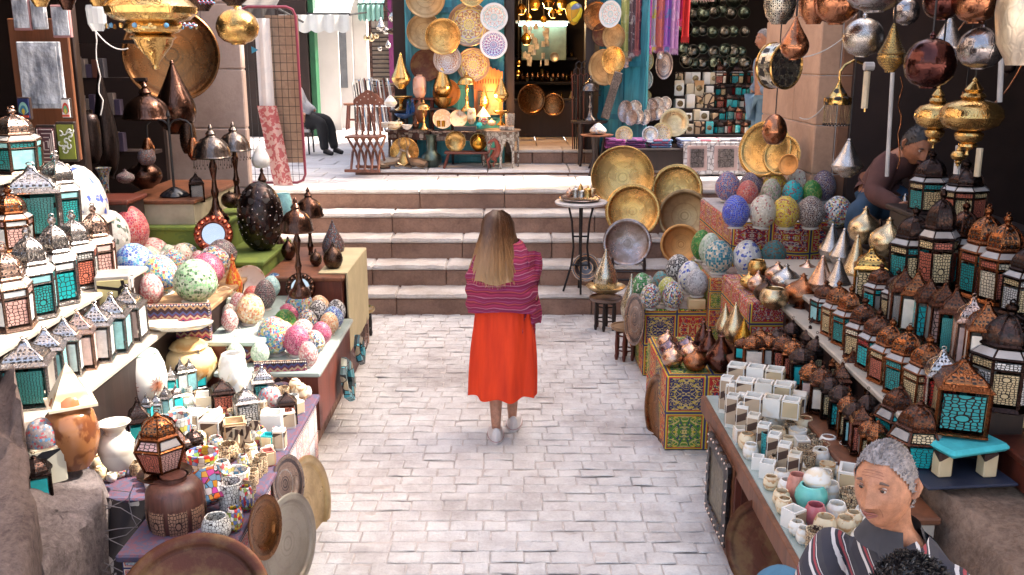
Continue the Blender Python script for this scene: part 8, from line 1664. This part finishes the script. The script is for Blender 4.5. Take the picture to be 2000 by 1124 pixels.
# shawl
b=NB('striped_shawl');sp=b.n('SeparateXYZ');b.put(sp.inputs[0],b.pos());wv=b.noise(b.pos(),5,2);zz=b.math('ADD',b.math('MULTIPLY',sp.outputs[2],58.0),b.math('MULTIPLY',wv,5.0));nn=b.noise(b.vmath('MULTIPLY',b.pos(),(6,6,95)),1,3,.7)
c=b.ramp(b.math('FRACT',b.math('MULTIPLY',zz,.22)),[(0,(.26,.010,.045)),(.16,(.36,.03,.08)),(.27,(.18,.006,.03)),(.4,(.42,.08,.03)),(.47,(.24,.012,.07)),(.6,(.28,.08,.16)),(.66,(.22,.008,.05)),(.82,(.14,.006,.04)),(.92,(.45,.18,.24))],True)
b.set(b.mix(b.math('MULTIPLY',nn,.5),c,(.30,.03,.12)),.85);b.bump(nn,.6,.012);m_sh=b.m
xs=D(980,560,Yw).x
def shawl(u,v):
 th=2*pi*u;rx=(.12+.125*min(1,v*2.6)**.7)*(1-.04*v);ry=(.085+.065*min(1,v*2)**.8)
 f_=1+.03*sin(v*26+th*1.5+sin(th*3))*(.3+v)+.02*sin(th*6);z=1.40-.43*v-.05*min(1,v*3)*abs(cos(th))**2+.02*sin(th+1)
 z+=-.02*cos(th)*v
 return(xs+cos(th)*rx*f_,Yw+sin(th)*ry*f_-.01,z)
q=MB();q.grid(shawl,90,34,m_sh,True,inv);q.grid(lambda u,v:(xs+.165+.095*u+.015*sin(v*9)-.03*v*(1-u),Yw-.09+.11*u-.02*sin(u*9+v*3),1.36-.50*v-.03*u),14,22,m_sh,True,inv);q.build('shawl',t)
q=MB();random.seed(5)
for i in range(26):x=xs+.155+.09*i/26;L=random.uniform(.10,.2);y=Yw-.09+.11*i/26;q.tube([(x-.015,y,.885),(x-.02+random.uniform(-.01,.01),y-.01,.885-L*.5),(x-.025+random.uniform(-.02,.02),y,.87-L)],.0035,m_sh,4,inv)
q.build('shawl_fringe',t)
# hair: shell + strands, brown roots to blond ends
b=NB('ombre_hair');sp=b.n('SeparateXYZ');b.put(sp.inputs[0],b.pos());n=b.noise(b.vmath('MULTIPLY',b.pos(),(120,120,5)),1,4);zf=b.math('ADD',b.math('MULTIPLY',b.math('SUBTRACT',1.62,sp.outputs[2]),2.1),b.math('MULTIPLY',b.math('SUBTRACT',n,.5),.5))
b.set(b.mix(b.math('MULTIPLY',n,.5),b.ramp(zf,[(.02,(.045,.018,.010)),(.3,(.12,.05,.022)),(.58,(.40,.21,.095)),(1.0,(.60,.37,.18))]),(.10,.045,.02)),.42);b.bump(n,.5,.006);m_hr=b.m
hx,hy=hc.x,Yw+.02;ztop=D(972,411,Yw).z
def hairs(u,v,k=0.0):
 th=pi+(u-.5)*pi*1.28+pi/2
 ph=min(v/.32,1)*pi/2;
 if v<.32:r1=sin(ph);z=ztop-.125*(1-cos(ph));rx,ry=.102*r1,.112*r1
 else:w_=(v-.32)/.68;z=ztop-.125-.335*w_+.010*sin(u*23)*w_+.025*(2*u-1)**2*w_;rx,ry=.098+.102*w_**1.1,.112+.088*w_**.6
 g_=1+.018*sin(th*17+3*v)+.012*sin(th*41);return V((hx+cos(th)*(rx+k)*g_,hy+sin(th)*(ry+k)*g_+.0,z))
q=MB();q.grid(hairs,90,26,m_hr,True,inv);random.seed(2)
for i in range(620):
 u0=random.random();sh=random.uniform(-.03,.03);k0=random.uniform(.0,.007);vend=random.uniform(.88,1.06);q.tube([hairs(min(1,max(0,u0+sh*(j/9)**2)),.05+(vend-.05)*j/9,k0+.003*sin(j+i))for j in range(10)],[.0022]*8+[.0016,.0005],m_hr,3,inv,smooth=True,cap=False)
q.build('hair',t)
# shoes
m_shoe=plain('white_canvas_shoe',(.72,.68,.66),.7,.1,20);m_sole=plain('pinkish_sole_line',(.42,.16,.16),.6)
for c_,ry_,lift in((fl,.05,.0),(fr,-.06,.0)):
 Ms=inv@Matrix.Translation((c_.x,c_.y,lift))@Matrix.Rotation(ry_,4,'Z')@Matrix.Scale(1.2,4);q=MB()
 def shoe(u,v):
  k=sin(pi*min(1,max(0,v)))**.25;y=-.058+.255*v;w_=(.036+.012*v)*k;hh=(.085-.05*min(1,v*1.6)+.004)*min(1,k+.35*(1-v));th=pi*u;return(cos(th)*w_,y,.012+sin(th)**.6*hh)
 q.grid(shoe,16,14,m_shoe,True,Ms);q.build('shoe',t)
 q=MB();q.add([(cos(a_*pi/12)*.047,.07+sin(a_*pi/12)*.128,z_)for z_ in(0.002,.024)for a_ in range(24)],[tuple(range(23,-1,-1)),tuple(range(24,48))]+[(i,(i+1)%24,24+(i+1)%24,24+i)for i in range(24)],m_shoe,Ms,None,True);q.tube([(cos(a_*pi/12)*.048,.07+sin(a_*pi/12)*.129,.017)for a_ in range(25)],.0018,m_sole,4,Ms);q.build('shoe_sole',t)
 # ---- grey-haired man in the striped polo shirt
sk_o=skinm('tan_skin',(.47,.21,.115));hc=D(1728,948,2.46);f=V((-.70,-.70,.06));M=HM(hc,f,-.08,1.0);s0=hc+V((.05,.05,-.215));rt=V((-.72,.69,0))
J={'hip':(s0+V((.12,.06,-.48)),(.15,.12)),'ab':(s0+V((.09,.05,-.26)),(.155,.12)),'ch':(s0+V((.04,.02,-.07)),(.145,.11)),'nk':(s0+V((.0,.0,.05)),.062),'hd':(hc+V((.02,.02,-.02)),.06),'sr':(s0+rt*.150+V((0,0,-.05)),.065),'er':(s0+rt*.18+V((-.07,-.02,-.29)),.045),'wr':(s0+rt*.20+V((-.30,.03,-.36)),.03),'sl':(s0-rt*.170+V((0,0,-.05)),.065),'el':(s0-rt*.27+V((0,0,-.32)),.045),'wl':(s0-rt*.1+V((-.22,-.1,-.36)),.03),'hr':(s0+V((.05,.12,-.56)),.10),'kr':(V((.96,3.08,.77)),.07),'ar':(V((.86,3.12,.38)),.045),'fr':(V((.84,3.12,.08)),.04),'tr':(V((.72,3.1,.04)),.035),'hl':(s0+V((.08,-.06,-.56)),.10),'kl':(s0+V((-.36,-.22,-.58)),.07),'al':(s0+V((-.42,-.22,-.95)),.045),'fl':(V((s0.x-.42,s0.y-.22,.08)),.04),'tl':(V((s0.x-.54,s0.y-.24,.04)),.035)}
E=[('hip','ab'),('ab','ch'),('ch','nk'),('nk','hd'),('ch','sr'),('sr','er'),('er','wr'),('ch','sl'),('sl','el'),('el','wl'),('hip','hr'),('hr','kr'),('kr','ar'),('ar','fr'),('fr','tr'),('hip','hl'),('hl','kl'),('kl','al'),('al','fl'),('fl','tl')]
Jb=dict(J);Eb=list(E);hand_joints(Jb,Eb,J['wr'][0],(-1,0,-.2),(0,.3,1),'R');Jb['Rw']=(J['wr'][0]+V((-.015,0,0)),.026);Eb.append(('wr','Rw'));hand_joints(Jb,Eb,J['wl'][0],(-1,.3,-.2),(0,.3,1),'L');Jb['Lw']=(J['wl'][0]+V((-.015,0,0)),.026);Eb.append(('wl','Lw'))
t,inv=person('grey-haired man in a black, white and maroon striped polo shirt, looking left',(s0.x,s0.y,0),sk_o,Jb,Eb,'hip',M)
m_grey=plain('grey_hair',(.30,.27,.265),.6,.5,60);face_parts(t,inv@M,plain('grizzled_brow',(.14,.09,.07),.6),.0036,None);short_hair(t,inv@M,m_grey,.066,2600,.0085,1,.5,.0013,-.05,1.04)
wr=plain('skin_crease',(.25,.09,.05),.6,.1);crs=[[tuple(hsurf(Vector((x_*12.5,-1,z_*8.6)).normalized())*1.002)for x_ in(-w_,-w_*.5,0,w_*.5,w_)]for z_,w_ in((.052,.036),(.062,.040),(.072,.034))]
for s_ in(-1,1):crs+=[[(s_*.021,-.094,-.030),(s_*.031,-.088,-.045),(s_*.034,-.082,-.062)],[(s_*.020,-.084,.002),(s_*.032,-.083,-.002),(s_*.044,-.075,.003)]]
for c_ in crs:q=MB();q.tube(c_,.0009,wr,4,inv@M);q.build('crease',t)
b=NB('striped_polo');sp=b.n('SeparateXYZ');b.put(sp.inputs[0],b.pos());wv=b.noise(b.pos(),6,2);k_=b.math('ADD',b.math('ADD',b.math('MULTIPLY',sp.outputs[0],10.0),b.math('MULTIPLY',sp.outputs[1],-5.4)),b.math('ADD',b.math('MULTIPLY',sp.outputs[2],5.5),b.math('MULTIPLY',wv,.35)))
b.set(b.ramp(b.math('FRACT',k_),[(0,(.035,.033,.045)),(.40,(.62,.58,.56)),(.52,(.035,.033,.045)),(.62,(.30,.05,.06)),(.70,(.045,.042,.05)),(.74,(.6,.56,.55)),(.77,(.045,.042,.05))],True),.85);b.bump(b.noise(b.pos(),7,3),.5,.03);m_polo=b.m
up={k:(v[0],tuple(x+(.05 if k in('sr','sl')else .032)for x in(v[1]if isinstance(v[1],tuple)else(v[1],v[1]))))for k,v in J.items()}
G1={k:up[k]for k in('hip','ab','ch','sr','er','sl','el')};G1['nk']=(s0+V((0,0,.015)),(.075,.075));garment(t,inv,'polo_shirt',G1,[('hip','ab'),('ab','ch'),('ch','sr'),('sr','er'),('ch','sl'),('sl','el')],'hip',m_polo,.012,full=(J,E),off=.022,zmax=s0.z+.035)
q=MB();m_col=plain('charcoal_collar',(.05,.048,.055),.85,.2,20);cc=s0+V((.01,.0,.045));q.grid(lambda u,v:(cc.x+cos(2.5+u*5.3+pi)*(.072+.035*v),cc.y+sin(2.5+u*5.3+pi)*(.072+.035*v),cc.z+.035-.06*v-.035*(1 if u<.12 or u>.88 else 0)*v),30,6,m_col,True,inv);q.build('collar',t)
m_jean=plain('blue_denim',(.06,.17,.27),.85,.25,12);G2={k:(J[k][0],(J[k][1]if not isinstance(J[k][1],tuple)else J[k][1][0])+.02)for k in('hip','hr','kr','ar','fr','hl','kl','al','fl')};E2=[('hip','hr'),('hr','kr'),('kr','ar'),('ar','fr'),('hip','hl'),('hl','kl'),('kl','al'),('al','fl')];garment(t,inv,'jeans',G2,E2,'hip',m_jean,.008,full=(J,E),off=.02)
table('plain wooden crate the grey-haired man sits on',s0.x-.08,s0.x+.34,s0.y-.2,s0.y+.26,s0.z-.64,wood_mid,wood_mid,name='wooden_crate')
# ---- person with curly black hair at the bottom edge
hc=D(1790,1186,2.08);M=HM(hc,(-.7,.6,-.3),0,.98);s1=hc+V((.03,0,-.2));J={'hip':(s1+V((0,0,-.5)),(.14,.11)),'ch':(s1+V((0,0,-.08)),(.14,.1)),'nk':(s1+V((0,0,.05)),.055),'hd':(hc,.05),'sr':(s1+V((-.1,.14,-.05)),.06),'er':(s1+V((-.16,.18,-.3)),.04),'sl':(s1+V((.1,-.14,-.05)),.06),'el':(s1+V((.14,-.18,-.3)),.04),'kr':(s1+V((-.3,.2,-.5)),.07),'fr':(V((s1.x-.32,s1.y+.2,.06)),.04),'kl':(s1+V((-.3,0,-.5)),.07),'fl':(V((s1.x-.32,s1.y,.06)),.04)}
E=[('hip','ch'),('ch','nk'),('nk','hd'),('ch','sr'),('sr','er'),('ch','sl'),('sl','el'),('hip','kr'),('kr','fr'),('hip','kl'),('kl','fl')]
t,inv=person('person with curly black hair, only the crown showing at the bottom right edge',(s1.x,s1.y,0),skinm('brown_skin',(.34,.14,.08)),J,E,'hip',M);m_blk=plain('black_curls',(.014,.011,.012),.35,.4,40);short_hair(t,inv@M,m_blk,.045,2600,.013,3,1.7,.0019,-.06,1.08);face_parts(t,inv@M,m_blk)
garment(t,inv,'dark_shirt',{k:(J[k][0],(J[k][1]if isinstance(J[k][1],tuple)else(J[k][1],)*2)[0]+.02)for k in('hip','ch','sr','er','sl','el')},[('hip','ch'),('ch','sr'),('sr','er'),('ch','sl'),('sl','el')],'hip',plain('dark_cotton',(.03,.03,.04),.85))
# ---- shopkeeper in the brown sweater, bent over the lamps
sk_b=skinm('deep_tan_skin',(.42,.17,.09));Yk=7.3;hc=D(1790,284,Yk-.12);M=HM(hc,(.22,-.84,-.50),.05,1.24);s2=D(1752,308,Yk);hp=D(1712,402,Yk+.15)
J={'hip':(hp,(.17,.14)),'ab':(hp.lerp(s2,.45)+V((-.07,0,.03)),(.17,.14)),'ch':(s2+V((-.04,0,-.06)),(.16,.13)),'nk':(s2.lerp(hc,.45),.065),'hd':(hc,.06),'sr':(s2+V((-.10,-.06,-.03)),.08),'er':(D(1706,380,Yk-.22),.055),'wr':(D(1752,402,Yk-.45),.033),'sl':(s2+V((.17,.1,-.03)),.08),'el':(D(1815,375,Yk),.055),'wl':(D(1790,405,Yk-.35),.033),'kr':(D(1676,415,Yk-.1),.085),'ar':(D(1668,480,Yk+.0),.05),'fr':(V((D(1668,480,Yk).x,Yk,.95)),.045),'kl':(hp+V((.35,-.3,-.02)),.085),'fl':(hp+V((.35,-.35,-.5)),.05)}
E=[('hip','ab'),('ab','ch'),('ch','nk'),('nk','hd'),('ch','sr'),('sr','er'),('er','wr'),('ch','sl'),('sl','el'),('el','wl'),('hip','kr'),('kr','ar'),('ar','fr'),('hip','kl'),('kl','fl')];Jb=dict(J);Eb=list(E)
for k in 'rl':hand_joints(Jb,Eb,J['w'+k][0],(.8,-.3,-.3),(0,-.3,.8),k.upper(),1.1);Jb[k.upper()+'w']=(J['w'+k][0]+V((.014,-.006,-.005)),.027);Eb.append(('w'+k,k.upper()+'w'))
t,inv=person('shopkeeper in a brown sweater and jeans bending over the golden lamps',(hp.x,hp.y,.9),sk_b,Jb,Eb,'hip',M);m_bh=plain('black_short_hair',(.02,.016,.016),.5,.3,40)
face_parts(t,inv@M,m_bh,.0042,m_bh);short_hair(t,inv@M,m_bh,.066,500,.008,4,.5,.002,-.05)
m_sw=plain('brown_knit',(.10,.040,.034),.9,.25,9,bump=.3,bscale=60);G1={k:(J[k][0],tuple(x+.03 for x in(J[k][1]if isinstance(J[k][1],tuple)else(J[k][1],)*2)))for k in('hip','ab','ch','sr','er','sl','el')};G1['wr']=(J['er'][0].lerp(J['wr'][0],.75),(.045,.045));G1['wl']=(J['el'][0].lerp(J['wl'][0],.75),(.045,.045));G1['nk']=(s2.lerp(hc,.25),(.08,.08))
garment(t,inv,'sweater',G1,[('hip','ab'),('ab','ch'),('ch','sr'),('sr','er'),('er','wr'),('ch','sl'),('sl','el'),('el','wl')],'hip',m_sw,.012,full=(J,E),off=.026,zmax=s2.z+.02);garment(t,inv,'jeans',{k:(J[k][0],(J[k][1]if not isinstance(J[k][1],tuple)else J[k][1][0])+.025)for k in('hip','kr','ar','kl','fl')},[('hip','kr'),('kr','ar'),('ar','fr'),('hip','kl'),('kl','fl')],'hip',plain('dark_denim',(.025,.06,.11),.85,.3,12),.014,full=(J,E),off=.02)
table('dark stool under the bending shopkeeper',hp.x-.2,hp.x+.25,hp.y-.15,hp.y+.3,hp.z-.17,wood_dark,wood_dark,z0=.9,name='wooden_stool')
# ---- distant people
def simple_person(label,base,J,E,root,hc,f,top,legs,tm,lm,hm,s=1.0):
 M=HM(hc,f,0,s);t,inv=person(label,base,sk_o,J,E,root,M);short_hair(t,inv@M,hm,.06,150,.01);face_parts(t,inv@M,hm)
 g=lambda ks:{k:(J[k][0],(J[k][1]if not isinstance(J[k][1],tuple)else J[k][1][0])+.03)for k in ks}
 garment(t,inv,'shirt',g(set(sum(([a,b_]for a,b_ in top),[]))),top,root,tm,.01);garment(t,inv,'trousers',g(set(sum(([a,b_]for a,b_ in legs),[]))),legs,root,lm,.01)
 for k in('fr','fl'):q=MB();q.tube([J[k][0]+V((0,0,0)),J[k][0]+Vector(f)*.14+V((0,0,-.03))],[.05,.035],iron,8,inv);q.build('shoe',t)
p0=V((D(1494,150,11.8).x,11.8,1.17));J={'hip':(p0+V((0,0,.92)),(.15,.12)),'ch':(p0+V((0,0,1.28)),(.16,.12)),'nk':(p0+V((0,0,1.5)),.06),'hd':(p0+V((0,0,1.58)),.06),'sr':(p0+V((.02,-.2,1.4)),.07),'er':(p0+V((.06,-.24,1.12)),.045),'wr':(p0+V((-.1,-.2,1.0)),.03),'sl':(p0+V((-.02,.2,1.4)),.07),'el':(p0+V((0,.24,1.12)),.045),'wl':(p0+V((-.1,.2,1.0)),.03),'hr':(p0+V((0,-.1,.86)),.09),'kr':(p0+V((-.02,-.1,.48)),.065),'fr':(p0+V((0,-.1,.06)),.045),'hl':(p0+V((0,.1,.86)),.09),'kl':(p0+V((-.02,.1,.48)),.065),'fl':(p0+V((0,.1,.06)),.045)}
TE=[('hip','ch'),('ch','sr'),('sr','er'),('er','wr'),('ch','sl'),('sl','el'),('el','wl')];LE=[('hip','hr'),('hr','kr'),('kr','fr'),('hip','hl'),('hl','kl'),('kl','fl')]
simple_person('grey-haired man in a pale blue jacket standing behind the post',p0,J,TE+LE+[('ch','nk'),('nk','hd')],'hip',D(1492,78,11.8),(-.9,-.3,0),TE,LE,plain('grey_blue_jacket',(.22,.27,.33),.8),plain('pale_denim',(.14,.24,.32),.85),m_grey)
p0=V((D(612,240,15.0).x,15.0,1.11));J={'hip':(p0+V((-.25,.1,.5)),(.15,.13)),'ch':(p0+V((-.3,.12,.85)),(.15,.12)),'nk':(p0+V((-.29,.1,1.08)),.06),'hd':(p0+V((-.28,.08,1.18)),.06),'sr':(p0+V((-.28,-.1,1.0)),.065),'er':(p0+V((-.15,-.14,.75)),.045),'wr':(p0+V((0,-.1,.65)),.03),'sl':(p0+V((-.3,.33,1.0)),.065),'el':(p0+V((-.2,.35,.75)),.045),'wl':(p0+V((0,.2,.65)),.03),'kr':(p0+V((.14,-.05,.50)),.075),'ar':(p0+V((.16,-.08,.25)),.05),'fr':(p0+V((.18,-.1,.06)),.045),'kl':(p0+V((.2,.18,.52)),.075),'al':(p0+V((.26,.15,.25)),.05),'fl':(p0+V((.30,.1,.06)),.045)}
LE2=[('hip','kr'),('kr','ar'),('ar','fr'),('hip','kl'),('kl','al'),('al','fl')]
simple_person('seated person in a pale shirt and black trousers beside the wire rack',p0,J,TE+LE2+[('ch','nk'),('nk','hd')],'hip',p0+V((-.27,.05,1.25)),(.9,-.4,-.1),TE,LE2,plain('pale_cotton',(.45,.45,.48),.85),plain('black_cotton',(.02,.02,.022),.85),m_bh)
t=thing('plastic_chair','dim chair with white cushion under the seated person by the street','chair',p0+V((-.25,.1,0)))
q=MB();q.box((0,0,.34),(.42,.42,.05),plain('white_seat_cushion',(.55,.54,.52),.8),bev=.02);q.build('seat',t);q=MB();q.box((-.2,0,.4),(.03,.4,.45),iron);q.build('backrest',t)
for sx in(-1,1):
 for sy in(-1,1):q=MB();q.tube([(sx*.18,sy*.18,0),(sx*.17,sy*.17,.34)],.014,iron,6);q.build('leg',t)
